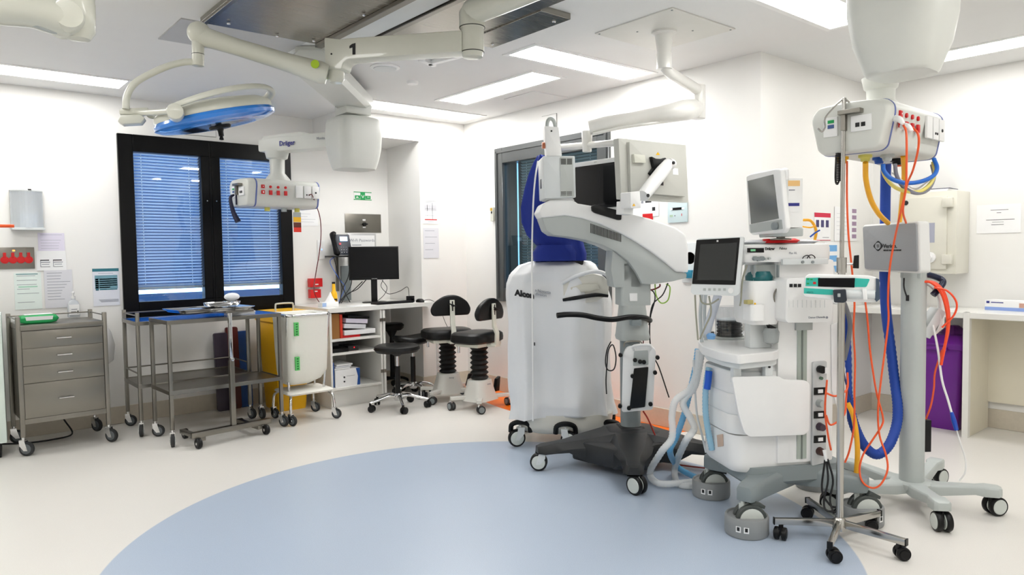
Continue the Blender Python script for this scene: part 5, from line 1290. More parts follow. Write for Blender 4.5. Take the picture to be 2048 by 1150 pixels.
M3(WPLAST).prism(sil(((1092, 399), (1098, 393), (1142, 393), (1150, 401)), -.12), (0, .2, 0)).build('head_mount', t, bev=.006)
# black bar handle
hp = [t.Y(1114, 631, -.30), t.Y(1135, 629, -.29), t.Y(1165, 630, -.26), t.Y(1195, 636, -.23), t.Y(1225, 639, -.20), t.Y(1260, 634, -.17), t.Y(1290, 636, -.12), t.Y(1300, 641, -.05)]
M3(BLACK).tube(hp+[hp[-1]+V((-.01, .05, 0)), hp[-1]+V((-.06, .10, 0)), V((.06, .05, hp[-1].z))], .017, n=12).build('bar_handle', t)
M3(GREYD).bb((-.03, -.17, t.Y(1250, 650, -.1).z), (.03, -.06, t.Y(1250, 638, -.1).z)).build('handle_bracket', t, bev=.004)
# display arm and display
dfz = frame(3.23, 2.83, 0, -.07); DM = t.Mi @ dfz.Mi.inverted()
def dq(pts, y): return [dfz.Y(a, c, y) for a, c in pts]
dsp = M3(mat('putty grey display shell', (.76, .76, .73), .45)).prism(rpoly(dq(((1237, 276), (1372, 290), (1377, 405), (1243, 398)), 0), .006), (0, .045, 0)).build('display', t, bev=.004, M=DM)
M3(mat('putty grey display shell', (.76, .76, .73), .45)).prism(rpoly(dq(((1259, 283), (1369, 294), (1371, 393), (1262, 385)), -.025), .006), (0, .03, 0)).build('rear_cover', dsp, bev=.004, M=DM)
M3(IVORY).prism(rpoly(dq(((1268, 308), (1290, 310), (1292, 326), (1270, 325)), -.045), .003), (0, .02, 0)).build('connector_box', dsp, bev=.003, M=DM)
M3(YELLOW).prism(dq(((1316, 304), (1320, 310), (1312, 310)), -.0265), (0, .002, 0)).build('warning_label', dsp, M=DM)
M3(PAPER).prism(dq(((1346, 336), (1356, 337), (1357, 350), (1346, 349)), -.0265), (0, .002, 0)).build('label_patch', dsp, M=DM)
M3(INKD).prism(dq(((1316, 363), (1327, 364), (1327, 371), (1316, 370)), -.0268), (0, .002, 0)).build('port', dsp, M=DM)
vm = M3(BLACK)
vm.prism(dq(((1304, 313), (1312, 317), (1325, 318), (1331, 315), (1336, 321), (1322, 334), (1318, 345), (1306, 352), (1301, 346), (1309, 335)), -.05), (0, .025, 0)); vm.build('mount_plate', t, bev=.003, M=DM)
a_, b_ = dfz.Y(1286, 392, -.17), dfz.Y(1337, 327, -.12)
arm_ = M3(WPLAST).tube([a_, a_.lerp(b_, .25), a_.lerp(b_, .75), b_], [.036, .04, .04, .033], n=16, flat=1.0).tube([b_, b_+V((.05, .02, .0)), b_+V((.06, .09, -.01))], [.033, .03, .028], n=14); arm_.build('display_arm', t, M=DM)
for q in (a_, b_): M3(INKD).cyl(q+V((0, -.042, 0)), q+V((0, -.036, 0)), .010, n=14).build('pivot_cap', t, M=DM)
q0, q1 = dfz.Y(1278, 382, -.17), dfz.Y(1278, 418, -.17)
M3(WPLAST).prism(rpoly(dq(((1261, 384), (1280, 382), (1282, 416), (1262, 416)), -.21), .006), (0, .08, 0)).build('arm_post', t, bev=.006, M=DM)
M3(WPLAST).prism(dq(((1248, 402), (1268, 400), (1266, 430), (1247, 428)), -.15), (0, .06, 0)).build('post_mount', t, bev=.003, M=DM)
M3(YELLOW).prism(dq(((1268, 407), (1271, 412), (1265, 412)), -.2115), (0, .002, 0)).build('warning_label', t, M=DM)
# cables under the arm
for pts, r, m_, lb in ((((1285, 570), (1310, 590), (1300, 640), (1302, 700), (1318, 735), (1338, 795)), .004, INKD, 'black cable falling from the microscope arm past the control panel'),
                       (((1284, 570), (1290, 600), (1288, 660), (1284, 720)), .004, mat('dark red cable', (.40, .05, .08), .4), 'dark red cable falling from the microscope arm'),
                       (((1310, 568), (1312, 590), (1322, 606), (1336, 600), (1340, 575), (1332, 568)), .004, mat('green yellow wire', (.55, .72, .25), .4), 'thin green wire looping under the microscope arm'),
                       (((1336, 566), (1325, 590), (1305, 610), (1298, 650)), .004, INKD, 'short black cable crossing the green wire loop'),
                       (((1285, 570), (1300, 580), (1318, 574), (1320, 568)), .005, mat('dark red cable', (.40, .05, .08), .4), 'dark red cable bow right under the microscope arm')):
    single(M3(m_).tube([wd_(x, y, 4.66) for x, y in pts], r), 'microscope_cable', lb, 'cable')
pts = [wd_(x, y, 4.55) for x, y in ((1286, 822), (1296, 838), (1310, 870), (1325, 905), (1340, 925))]+[wz(1375, 932, .012), wz(1410, 936, .012)]
single(M3(mat('dull red cable', (.62, .16, .12), .4)).tube(pts, .005), 'microscope_cable', 'red cable running over the black base to the floor', 'cable')
co = [wd_(x, y, 4.50) for x, y in ((1222, 683), (1214, 700), (1211, 725), (1216, 740), (1228, 738), (1232, 715), (1226, 690), (1217, 700), (1214, 728), (1212, 760), (1213, 788))]
single(M3(INKD).tube(co, .004), 'coiled_cable', 'coiled black cable on a hook at the microscope column', 'cable')
# foot control hung on the column
fc = frame(*wd_(1272, 760, 4.47).xy, 0, -.85)
t2 = Thing('foot_control', 'white foot control panel with black knobs hung on the microscope column', 'control panel', (fc.loc.x, fc.loc.y, t.Y(1270, 828, -.15).z), -.85)
fo_ = [t2.Y(a, c, 0) for a, c in ((1254, 694), (1300, 690), (1312, 700), (1306, 820), (1243, 825), (1246, 708))]
M3(WPLAST).prism(rpoly(fo_, .02), (0, .05, 0)).build('panel_body', t2, bev=.006)
M3(GREYP).prism(rpoly([t2.Y(a, c, -.006) for a, c in ((1268, 702), (1296, 700), (1297, 730), (1266, 732))], .008), (0, .012, 0)).build('recess', t2)
M3(SCREEN).prism(rpoly([t2.Y(a, c, -.010) for a, c in ((1268, 737), (1297, 734), (1290, 814), (1259, 818))], .006), (0, .012, 0)).build('tread', t2)
for a, c in ((1270, 720), (1280, 723), (1288, 724), (1265, 752), (1315, 715), (1310, 745), (1301, 808), (1258, 816), (1241, 710), (1240, 812)):
    q = t2.Y(a, c, -.01); M3(BLACK).cyl(q+V((0, -.015, 0)), q+V((0, .02, 0)), .013, n=16).build('knob', t2, bev=.003)
q = t2.Y(1277, 690, .02); M3(STEEL).tube([t2.Y(1248, 694, .03), t2.Y(1252, 684, .03), t2.Y(1280, 683, .03), t2.Y(1284, 692, .03)], .005).build('hanger', t2)
M3(WPLAST).tube([t2.Y(1268, 700, -.01), t2.Y(1268, 692, -.03), t2.Y(1298, 690, -.03), t2.Y(1300, 698, -.01)], .009).build('carry_handle', t2)
# ------------------------------------------------------------ anaesthesia machine
AC = V((3.48, 1.93, 0)); t = Thing('anaesthesia_machine', 'tall white anaesthesia machine with drawers, screens and hoses on collared casters', 'anaesthesia machine', AC, -.529)
GB = mat('cool grey chassis', (.53, .565, .57), .42)
AW = mat('clean white casing', (.945, .945, .94), .34)
AW2 = mat('light grey casing', (.87, .885, .885), .4)
def S(pts, y): return [t.Y(a, c, y) for a, c in pts]
wl = [t.l(V((*q, 0))) for q in ((3.38, 2.30), (3.05, 1.875), (3.586, 1.565), (3.93, 1.98))]
for i, p in enumerate(wl):
    d = V((p.x, p.y, 0)).normalized(); s = V((-d.y, d.x, 0))
    L = p.length
    rings = []
    for u, w, a, z in ((.18, .20, .165, .265), (.55, .16, .165, .262), (.80, .105, .155, .245), (.95, .10, .155, .240), (1.08, .075, .16, .232)):
        rings.append([p*u+s*w*q+V((0, 0, zz)) for q, zz in ((-.5, a), (.5, a), (.5, z-.02), (.4, z), (-.4, z), (-.5, z-.02))])
    M3(GB).loft(rings).build('chassis_leg', t, bev=.010, ang=30)
    caster(t, p-V((.02, 0, 0)), .074, .06, ang=-.2, tyre=mat('dark olive grey tyre', (.27, .29, .28), .5), hub=HUBW, fork=HUBW, top=.16, twin=True, disc=.80)
    M3(mat('dark olive grey tyre', (.27, .29, .28), .5)).prism([p+V(q) for q in ((.0, -.045, .15), (.07, -.045, .125), (.075, -.045, .14), (.03, -.045, .165))], (0, .05, 0)).build('brake_lever', t, bev=.004)
    m = M3(mat('grey caster collar', (.56, .57, .57), .45)).lathe([(.086, .002), (.100, .002), (.103, .01), (.103, .085), (.099, .092), (.092, .092), (.088, .085)], (p.x, p.y, 0), n=40)
    o = m.build('caster_collar', t)
    if i < 3:
        # the printed pictograms face the room
        f_ = -2.25 if i != 2 else -1.4
        for k in (-.18, .18):
            a = f_+k; c_ = V((p.x+.1035*math.cos(a), p.y+.1035*math.sin(a), .048))
            M3(PAPER).box(c_, (.024, .002, .028), rz=a+math.pi/2).build('pictogram', o)
            M3(INKD).box(c_+V((.0008*math.cos(a), .0008*math.sin(a), .002)), (.013, .002, .018), rz=a+math.pi/2).build('pictogram', o)
M3(GB).loft([rring(-.03, -.0, z, w, d, .08) for z, w, d in ((.19, .50, .34), (.21, .54, .38), (.285, .54, .38))]).build('chassis_plate', t, ang=30)
ys = -.17
z0_, z1_ = t.Y(1560, 942, ys).z, t.Y(1470, 728, ys).z
xl, xr = t.Y(1468, 850, ys).x, t.Y(1652, 850, ys).x
cx, w = (xl+xr)/2, xr-xl
zk = [t.Y(1470, y, ys).z for y in (745, 790, 832, 872)]
M3(AW).loft([rring(cx, .02, z, w*k, .38*k, .07) for z, k in ((z0_, .93), (z0_+.02, .985), (z0_+.05, 1), (zk[3]-.004, 1))]).build('lower_cabinet', t)
M3(AW).loft([rring(cx+.02, .02, z, w-.04, .36, .06) for z in (zk[3]-.01, z1_)]).build('cabinet_core', t)
for i in range(3):
    za_, zb_ = zk[i], zk[i+1]
    o = M3(AW).loft([rring(cx-.10, .02, z, w*.62*k, .385*k, .08) for z, k in ((zb_+.002, .985), (zb_+.01, 1), (za_-.012, 1), (za_-.003, .98))]).build('drawer', t)
    M3(AW2).loft([rring(cx-.10, .02, z, w*.605, .37, .08) for z in (za_-.004, za_+.001)]).build('drawer_lip', o)
M3(mat('beige sticker', (.80, .70, .62), .5)).prism(rpoly([t.X(1434, 870, xl-.002), t.X(1446, 868, xl-.002), t.X(1447, 892, xl-.002), t.X(1436, 894, xl-.002)], .004), (-.002, 0, 0)).build('sticker', t)
# fold-up side table hanging down
fp = S(((1464, 754), (1556, 752), (1568, 759), (1612, 761), (1620, 768), (1619, 860), (1610, 870), (1500, 874), (1489, 866), (1477, 826)), -.235)
M3(AW).prism(rpoly(fp, .014), (0, .018, 0)).build('side_flap', t, bev=.004)
for a in (1472, 1535): 
    q = t.Y(a, 745, -.20); M3(AW2).bb(q+V((-.02, -.015, -.05)), q+V((.02, .02, .05))).build('flap_hinge', t, bev=.003); M3(INKD).cyl(q+V((0, -.02, .03)), q+V((0, -.01, .03)), .006, n=8).build('hinge_pin', t)
# work table
zt_ = .875
tp = [t.Z(a, c, zt_) for a, c in ((1396, 682), (1404, 692), (1440, 704), (1478, 710), (1548, 703), (1557, 700), (1557, 668), (1500, 660), (1440, 668), (1404, 674))]
M3(AW).prism([p-V((0, 0, .045)) for p in rpoly(tp, .02)], (0, 0, .045)).build('work_table', t, bev=.008, seg=3)
tp2 = [p*1.0 for p in tp]
M3(AW2).prism([V((cx+(p.x-cx)*.92, p.y*.9, zt_-.075)) for p in rpoly(tp2, .02)], (0, 0, .032)).build('table_frame', t, bev=.006)
# upper side column
yc = -.185
ztop = t.Y(1600, 520, yc).z
xa, xb = t.Y(1556, 600, yc).x, t.Y(1668, 600, yc).x
M3(AW).bb((xa, yc, z0_+.04), (xb, .16, ztop)).build('upright_cabinet', t, bev=.012)
gx0, gx1 = t.Y(1594, 700, yc).x, t.Y(1613, 700, yc).x
rail = M3(mat('grey green rail', (.66, .70, .67), .35, .4)).bb((gx0, yc-.004, z0_+.06), (gx1, yc+.002, t.Y(1600, 648, yc).z)).build('mounting_rail', t)
M3(mat('rail groove', (.45, .48, .46), .5)).bb(((gx0+gx1)/2-.004, yc-.006, z0_+.06), ((gx0+gx1)/2+.004, yc-.003, t.Y(1600, 648, yc).z)).build('groove', rail)
q = t.Y(1604, 652, yc); M3(GREYP).bb(q+V((-.04, -.014, -.02)), q+V((.05, 0, .025))).build('rail_clamp', t, bev=.003)
# left module with the teal canister
xm0, xm1 = t.Y(1494, 600, yc).x, xa
zm0, zm1 = t.Y(1520, 700, yc).z, t.Y(1520, 530, yc).z
zc0, zc1 = t.Y(1520, 645, yc).z, t.Y(1520, 562, yc).z
M3(AW2).bb((xm0+.05, yc+.06, zt_), (xm1, yc+.12, zm1)).build('module_back', t, bev=.006)
M3(AW).loft([rring((xm0+xm1)/2+.01, yc+.08, z, (xm1-xm0)*k, .20, .03) for z, k in ((zc0-.01, .8), (zc0+.02, .98), (zc1, 1))]).build('absorber_body', t)
M3(GREYP).bb((xm0+.05, yc+.03, zc1), (xm1, yc+.052, zm1)).build('cavity', t)
M3(mat('teal canister', (.08, .40, .42), .35)).loft([rring((xm0+xm1)/2+.02, yc+.07, z, .12*k, .13*k, .055) for z, k in ((zc1, 1), (zc1+.02, 1.03), (zc1+.03, .95), (zc1+.045, .85), (zc1+.048, .5))]).build('canister_lid', t)
M3(AW).loft([rring(xm0+.035, yc+.0, z, .075, .10, .02) for z in (t.Y(1500, 640, yc).z, t.Y(1500, 608, yc).z)]).build('lock_lever', t, bev=.0)
M3(mat('khaki tab', (.72, .68, .45), .5)).box(t.Y(1497, 604, yc-.02), (.035, .03, .02), rz=.2).build('tab', t, bev=.003)
M3(YELLOW).box(t.Y(1510, 620, yc-.045), (.008, .004, .07)).build('yellow_label', t)
q = t.Y(1548, 655, yc-.02); M3(BLACK).prism([q+V((-.03, 0, .02)), q+V((.01, 0, .0)), q+V((.02, 0, -.03)), q+V((-.01, 0, -.02))], (0, .03, 0)).build('black_hook', t)
M3(mat('clear grey cup', (.70, .72, .72), .1, alpha=.6)).lathe([(.02, .0), (.035, .01), (.04, .06), (.03, .08), (.001, .08)], t.Y(1542, 688, yc+.0), n=20).build('water_trap', t)
# flowmeter tubes and small fittings
for a in (1508, 1556):
    q0, q1 = t.Y(a, 555, yc-.006), t.Y(a, 530, yc-.006); M3(GREYD).bb(q0-V((.005, .004, 0)), q1+V((.005, .004, 0))).build('flow_tube', t)
q = t.Y(1551, 588, yc-.006); M3(STEEL).tube([q+V((-.012, -.01, -.04)), q+V((-.018, -.02, 0)), q+V((0, -.02, .03)), q+V((.016, -.02, 0)), q+V((.010, -.01, -.04))], .004).build('wire_clip', t)
q = t.Y(1551, 575, yc-.004); M3(GREYP).bb(q+V((-.02, -.01, -.02)), q+V((.02, 0, .02))).build('switch_block', t, bev=.002)
q = t.Y(1552, 636, yc-.004); M3(GREYD).cyl(q, q+V((0, -.012, 0)), .012, n=14).build('port', t)
# head module
hz0, hz1 = t.Y(1560, 524, yc-.03).z, t.Y(1560, 488, yc-.03).z
hx0, hx1 = t.Y(1490, 510, yc-.03).x, t.Y(1668, 510, yc-.03).x
hm = M3(AW).loft([rring((hx0+hx1)/2, .0, z, (hx1-hx0)*k, .43*k, .05) for z, k in ((hz0, .97), (hz0+.012, 1), (hz1-.02, 1), (hz1-.004, .985), (hz1, .95))]).build('head_module', t, ang=50)
q = [t.Y(a, c, yc-.033) for a, c in ((1495, 496), (1528, 496), (1528, 505), (1495, 505))]
M3(SCREEN).prism(q, (0, .004, 0)).build('small_display', hm)
M3(mat('green digits', (.5, .8, .6), .5)).box(t.Y(1506, 500.5, yc-.0335), (.025, .002, .010)).build('digits', hm)
q = t.Y(1530, 500, yc-.0335); M3(INKD).text('Dräger', .018, q, (1, 0, 0), (0, 0, 1), bold=.0006).build('lettering', hm)
q = t.Y(1559, 499, yc-.0335); M3(INKD).text('Fabius', .016, q, (1, 0, 0), (0, 0, 1)).build('lettering', hm)
q = t.Y(1578, 508, yc-.0335); M3(INK).text('Plus XL', .014, q, (1, 0, .0), (0, 0, 1)).build('lettering', hm)
for k in range(5):
    q = t.Y(1508+7*k, 517+(k % 2), yc-.034); M3(GREYD if k < 3 else GREYP).cyl(q, q+V((0, -.018, 0)), .011 if k < 3 else .006, n=12).build('flow_knob', hm)
r0_, r1_ = t.Y(1566, 524, yc-.06), t.Y(1657, 528, yc-.06)
M3(WPLAST2).bb(r0_+V((0, 0, -.014)), V((r1_.x, r1_.y+.02, r0_.z+.014))).build('accessory_rail', t, bev=.003)
for a in (1605, 1625): q = t.Y(a, 524, yc-.062); M3(GREYD).cyl(q, q+V((0, -.006, 0)), .007, n=12).build('rail_screw', t)
cp_ = [t.Y(a, c, yc-.05) for a, c in ((1604, 520), (1608, 513), (1616, 511), (1620, 518), (1614, 521), (1617, 512), (1624, 510), (1630, 515), (1627, 520))]
M3(INKD).tube(cp_, .0025).build('sensor_wire', t)
M3(AW2).prism([t.Y(a, c, .0) for a, c in ((1640, 530), (1668, 530), (1676, 560), (1676, 610), (1656, 600), (1650, 560))], (0, .12, 0)).build('side_cover', t, bev=.008)
# vaporizer cover box
vb = S(((1573, 559), (1580, 556), (1660, 556), (1668, 562), (1664, 640), (1656, 645), (1576, 646), (1571, 640)), -.30)
vo = M3(AW).prism(rpoly(vb, .01), (0, .12, 0)).build('monitor_module', t, bev=.006)
for a in (1582, 1590.5, 1599): 
    q = t.Y(a, 571, -.301); M3(INKD).bb(q+V((-.008, -.002, -.008)), q+V((.008, .002, .008))).build('module_slot', vo)
m = M3(AW2)
for k in range(9):
    q0, q1 = t.Y(1578+9*k, 600, -.3008), t.Y(1577+9*k, 615, -.3008); m.bb(q0-V((.001, .001, 0)), q1+V((.001, .001, 0)))
m.build('groove', vo)
q = t.Y(1617, 637, -.3012); M3(INK).text('Datex-Ohmeda', .014, q, (1, 0, 0), (0, 0, 1)).build('lettering', vo)
q = t.Y(1654, 635, -.3012); M3(INK).lathe([(.001, 0), (.006, 0), (.006, .001), (.001, .001)], q, axis='y', n=12).build('emblem', vo)
# socket strip
so = [t.Y(a, c, yc-.012) for a, c in ((1626, 724), (1654, 722), (1652, 925), (1624, 932))]
ss = M3(mat('light grey socket strip', (.78, .79, .79), .4)).prism(rpoly(so, .01), (0, .014, 0)).build('socket_strip', t, bev=.002)
q = t.Y(1639, 738, yc-.014); M3(BLACK).cyl(q, q+V((0, -.03, 0)), .019, n=18).build('selector_knob', ss, bev=.003); M3(PAPER).bb(q+V((.01, -.032, -.018)), q+V((.028, -.028, .012))).build('label_patch', ss)
q = t.Y(1641, 756, yc-.014); M3(mat('green knob', (.3, .42, .34), .4)).cyl(q, q+V((0, -.012, 0)), .008, n=12).build('button', ss)
for k, py in enumerate((782, 829, 878)):
    q = t.Y(1640, py, yc-.013); o = M3(BLACK).bb(q+V((-.034, -.004, -.018)), q+V((.030, 0, .018))).build('switch_plate', ss); M3(PAPER).bb(q+V((-.014, -.008, -.009)), q+V((.012, -.003, .009))).build('rocker', o)
for k, py in enumerate((806, 853, 902)):
    q = t.Y(1639, py, yc-.013); M3((GREYP, mat('plum plug', (.25, .18, .24), .4), mat('dark brown plug', (.25, .13, .11), .4))[k]).cyl(q, q+V((0, -.03, 0)), .021, .017, n=18).build('power_plug', ss)
# side papers
M3(PAPER).prism([t.Y(a, c, -.19) for a, c in ((1662, 650), (1690, 640), (1694, 850), (1686, 852), (1664, 780))], (0, .004, 0)).build('paper_sheet', t)
# bellows jar
J = t.Z(1459, 676, zt_+.002)
zj0, zj1, zj2 = zt_, t.Y(1458, 640, J.y).z, t.Y(1458, 612, J.y).z
M3(GREYP).lathe([(.085, 0), (.088, .006), (.085, .014), (.001, .014)], (J.x, J.y, zt_), n=36).build('bellows_base', t)
pr = [(.001, zt_+.014)]
n = 5; hj = (zj1-zt_-.014)
for k in range(n): pr += [(.062, zt_+.014+hj*k/n), (.070, zt_+.014+hj*(k+.35)/n), (.070, zt_+.014+hj*(k+.65)/n)]
pr += [(.062, zj1), (.001, zj1)]
M3(BLACK).lathe(pr, (J.x, J.y, 0), n=36).build('bellows', t)
JAR = glass_mat('clear jar', (.90, .91, .92), .05, fac=.91)
M3(JAR).lathe([(.078, zt_+.014), (.078, zj2-.01), (.073, zj2), (.001, zj2)], (J.x, J.y, 0), n=40).build('jar', t)
M3(WPLAST2).lathe([(.072, zj1), (.072, zj1+.006), (.03, zj1+.012), (.001, zj1+.012)], (J.x, J.y, 0), n=30).build('bellows_plate', t)
# sensor block behind table
q = t.Z(1418, 675, zt_); M3(STEEL).lathe([(.03, 0), (.03, .03), (.026, .035), (.001, .035)], q, n=20).build('steel_cup', t)
for k, (a, c, d_) in enumerate(((1412, 680, 560), (1404, 684, 560))):
    p0 = t.Z(a, c, zt_); M3(mat('pale grey hose', (.80, .83, .84), .4, alpha=.8)).tube([p0, p0+V((.0, .02, .14)), p0+V((.02, .04, .28))], .010).build('hose', t)
M3(mat('pale blue valve', (.45, .65, .85), .4)).lathe([(.02, 0), (.024, .02), (.014, .03), (.001, .03)], t.Z(1422, 678, zt_+.04), n=16).build('valve', t)
tb = [wd_(x, y, 3.86) for x, y in ((1436, 590), (1430, 610), (1420, 640), (1412, 668))]
M3(mat('frosted clear hose', (.84, .87, .92), .3, alpha=.7)).tube([t.l(p) for p in tb], .022, n=12).build('hose', t)
# ventilator screen
vf = Thing.__new__(Thing); p = wd_(1435, 535, 3.62); vf.loc = V((p.x, p.y, 0)); vf.rz = -YAW-.42; vf.Mi = (Matrix.Translation(vf.loc) @ Matrix.Rotation(vf.rz, 4, 'Z')).inverted(); VM = t.Mi @ vf.Mi.inverted()
vq = lambda pts, y: [vf.Y(a, c, y) for a, c in pts]
vs_o = M3(AW2).prism(rpoly(vq(((1393, 477), (1488, 473), (1478, 588), (1472, 592), (1386, 589), (1381, 584)), 0), .012), (0, .05, 0)).build('ventilator_display', t, bev=.006, M=VM)
M3(BLACK).prism(rpoly(vq(((1393, 480), (1480, 475), (1471, 570), (1384, 568)), -.002), .004), (0, .004, 0)).build('screen_bezel', vs_o, M=VM)
M3(mat('dim grey screen', (.16, .17, .17), .15)).prism(vq(((1401, 489), (1475, 485), (1467, 561), (1394, 560)), -.003), (0, .003, 0)).build('screen', vs_o, M=VM)
for k in range(5):
    q = vf.Y(1409+10*k, 579, -.001); M3(GREYP).box(q, (.012, .003, .012)).build('key', vs_o, M=VM)
q = vf.Y(1462, 581, -.001); M3(WPLAST).cyl(q, q+V((0, -.012, 0)), .013, n=16).build('dial', vs_o, M=VM)
q = vf.Y(1435, 482, -.005); M3(PAPER).box(q, (.008, .002, .008)).build('emblem', vs_o, M=VM)
ve = VM @ vf.Y(1470, 520, .05)
M3(AW2).tube([ve, ve+V((.06, .05, -.0)), V((hx0+.05, 0, (hz0+hz1)/2))], .026, n=14).build('display_arm', t)
for k, pts in enumerate((((1390, 590), (1392, 630), (1396, 680)), ((1400, 590), (1404, 605), (1420, 608), (1438, 598)), ((1418, 592), (1422, 625), (1412, 650), (1400, 678)), ((1494, 530), (1485, 560), (1482, 600), (1480, 612)))):
    M3(mat('olive grey wire', (.58, .58, .52), .4)).tube([t.l(wd_(x, y, 3.66)) for x, y in pts], .0045).build('wire', t)
# things lying on top
q = t.Y(1540, 480, -.1)
ft = t.o
def wpt(p): return t.Mi.inverted() @ V(p)
zt2 = hz1+.001
pp = wpt((cx+.02, -.03, zt2))
t4 = Thing('plastic_pack', 'red and clear plastic pack lying under the patient monitor', 'pack', pp, -.529)
M3(mat('crinkled clear film', (.85, .86, .88), .2, bump=.6, bscale=30)).loft([rring(0, -.05, z, w_, d_, .04) for z, w_, d_ in ((0, .34, .20), (.012, .38, .24), (.022, .30, .18))]).build('film', t4)
M3(RED).loft([rring(-.03, -.14, z, w_, d_, .02) for z, w_, d_ in ((.004, .18, .05), (.016, .20, .07), (.026, .16, .05))]).build('red_label', t4)
# patient monitor
mx = Thing('patient_monitor', 'white patient monitor with grey screen on top of the anaesthesia machine', 'monitor', (*wd_(1556, 460, 3.60).xy, wpt((0, 0, zt2)).z+.028), math.radians(-124))
def MQ(pts, y): return [mx.Y(a, c, y) for a, c in pts]
fr_ = MQ(((1492, 352), (1500, 348), (1550, 337), (1560, 338), (1572, 456), (1566, 466), (1504, 470), (1497, 464)), 0)
M3(AW).prism(rpoly(fr_, .012), (0, .026, 0)).build('front_case', mx, bev=.008, seg=3)
M3(GREYP).prism(rpoly(MQ(((1499, 449), (1563, 439), (1565, 458), (1501, 466)), -.0015), .006), (0, .003, 0)).build('front_panel', mx)
M3(mat('sheen grey screen', (.50, .51, .50), .15, .3)).prism(MQ(((1495, 362), (1546, 349), (1557, 437), (1502, 448)), -.002), (0, .003, 0)).build('screen', mx)
q = mx.Y(1553, 452, -.004); M3(GREYD).cyl(q+V((0, 0, 0)), q+V((0, -.02, 0)), .018, n=18).build('dial', mx, bev=.003)
# rear box runs back from the case
z_lo, z_hi = mx.Y(1560, 460, 0).z, mx.Y(1556, 352, 0).z
x_n = mx.Y(1562, 400, 0).x
yb_ = mx.X(1606, 400, x_n-.005).y
rb = M3(AW2).bb((x_n-.26, .026, z_lo-.005), (x_n-.008, .040, z_hi+.01)).build('case_rim', mx, bev=.006)
M3(AW).bb((x_n-.24, .040, z_lo+.01), (x_n-.012, yb_+.004, z_hi-.012)).build('rear_case', mx, bev=.005)
M3(GREYP).bb((x_n-.25, .01, z_lo-.03), (x_n-.01, yb_+.006, z_lo+.008)).build('base_tray', mx, bev=.006)
yy = lambda px: mx.X(px, 400, x_n-.010).y
def sd(px0, py0, px1, py1, m_, nm):
    a, c = mx.X(px0, py0, x_n-.010), mx.X(px1, py1, x_n-.010)
    return M3(m_).bb((x_n-.012, min(a.y, c.y), min(a.z, c.z)), (x_n-.0105, max(a.y, c.y), max(a.z, c.z))).build(nm, mx)
sd(1576, 361, 1600, 372, mat('pale orange label', (.93, .76, .50), .5), 'orange_label')
sd(1576, 406, 1599, 412, mat('dark blue print', (.14, .16, .50), .5), 'blue_label')
sd(1577, 413, 1600, 424, PAPER, 'label_patch')
sd(1578, 379, 1590, 381, INK, 'print_line')
M3(AW).tube([V((x_n-.14, .03, z_hi+.0)), V((x_n-.06, .035, z_hi+.025)), V((x_n-.02, .035, z_hi+.022)), V((x_n-.016, .035, z_hi-.02))], .012).build('carry_handle', mx)
M3(STEEL).lathe([(.05, 0), (.05, .006), (.02, .01), (.02, .04), (.001, .04)], (x_n-.12, .06, z_lo-.045), n=20).build('swivel_foot', mx)

# ------------------------------------------------------------ breathing hoses
CLH = mat('translucent corrugated hose', (.96, .97, .97), .3, alpha=.6)
LBH = mat('light blue corrugated hose', (.42, .72, .90), .3, alpha=.8)
def hose(pts, r, m_, nm, lb, cat='hose', group=None, rib=True):
    P = catmull(pts, 14); mb = M3(m_)
    if rib:
        rr_ = []
        L = len(P)
        rr2 = [r*(1.06 if k % 2 else .92) for k in range(L)]
        # explicit ribbed radii
        mb.tube(P, rr2, n=12, smooth=False)
    else: mb.tube(P, r, n=12, smooth=False)
    return single(mb, nm, lb, cat, group, ang=80)
def fl(px, py, z=.02): return wz(px, py, z)
D1 = 3.95
hose([wd_(1398, 700, D1), wd_(1394, 740, D1), wd_(1380, 778, D1), wd_(1352, 800, D1-.02), wd_(1344, 830, D1-.02), wd_(1344, 875, D1-.03), wd_(1322, 905, D1-.04), fl(1300, 945, .05), fl(1316, 966, .03), fl(1362, 966, .03), fl(1395, 962, .03)], .019, CLH, 'breathing_hose', 'clear corrugated hose with the widest loop left of the anaesthesia machine')
hose([wd_(1404, 700, D1), wd_(1396, 745, D1), wd_(1388, 775, D1), wd_(1366, 805, D1), wd_(1380, 835, D1), wd_(1388, 858, D1), wd_(1370, 885, D1-.02), fl(1350, 935, .05), fl(1355, 966, .02), fl(1380, 972, .02), fl(1404, 965, .02)], .019, CLH, 'breathing_hose', 'second clear corrugated hose bending near the grey caster collar')
hose([wd_(1396, 698, D1+.05), wd_(1390, 740, D1+.05), wd_(1378, 790, D1+.05), wd_(1368, 830, D1+.05), wd_(1352, 875, D1+.05), wd_(1340, 902, D1+.03), fl(1352, 930, .06), fl(1372, 945, .03), fl(1400, 958, .03)], .017, LBH, 'breathing_hose', 'light blue corrugated hose running down to the floor between the clear ones')
hose([wd_(1418, 735, D1-.1), wd_(1412, 770, D1-.1), wd_(1411, 820, D1-.1), wd_(1416, 860, D1-.1), wd_(1424, 900, D1-.1)], .016, mat('pale blue corrugated hose', (.62, .82, .92), .3, alpha=.75), 'breathing_hose', 'pale blue hose hugging the drawers of the anaesthesia machine')
single(M3(mat('deep blue hose end', (.05, .35, .80), .35)).tube([wd_(1418, 742, D1-.12), wd_(1416, 765, D1-.12), wd_(1414, 778, D1-.12)], .018, n=12), 'hose_connector', 'deep blue connector above the pale blue hose', 'connector')
single(M3(WPLAST2).tube([wd_(1387, 720, D1), wd_(1390, 780, D1), wd_(1394, 830, D1), wd_(1404, 870, D1), wd_(1412, 905, D1)], .006), 'sample_line', 'thin white line behind the clear hoses', 'tube')

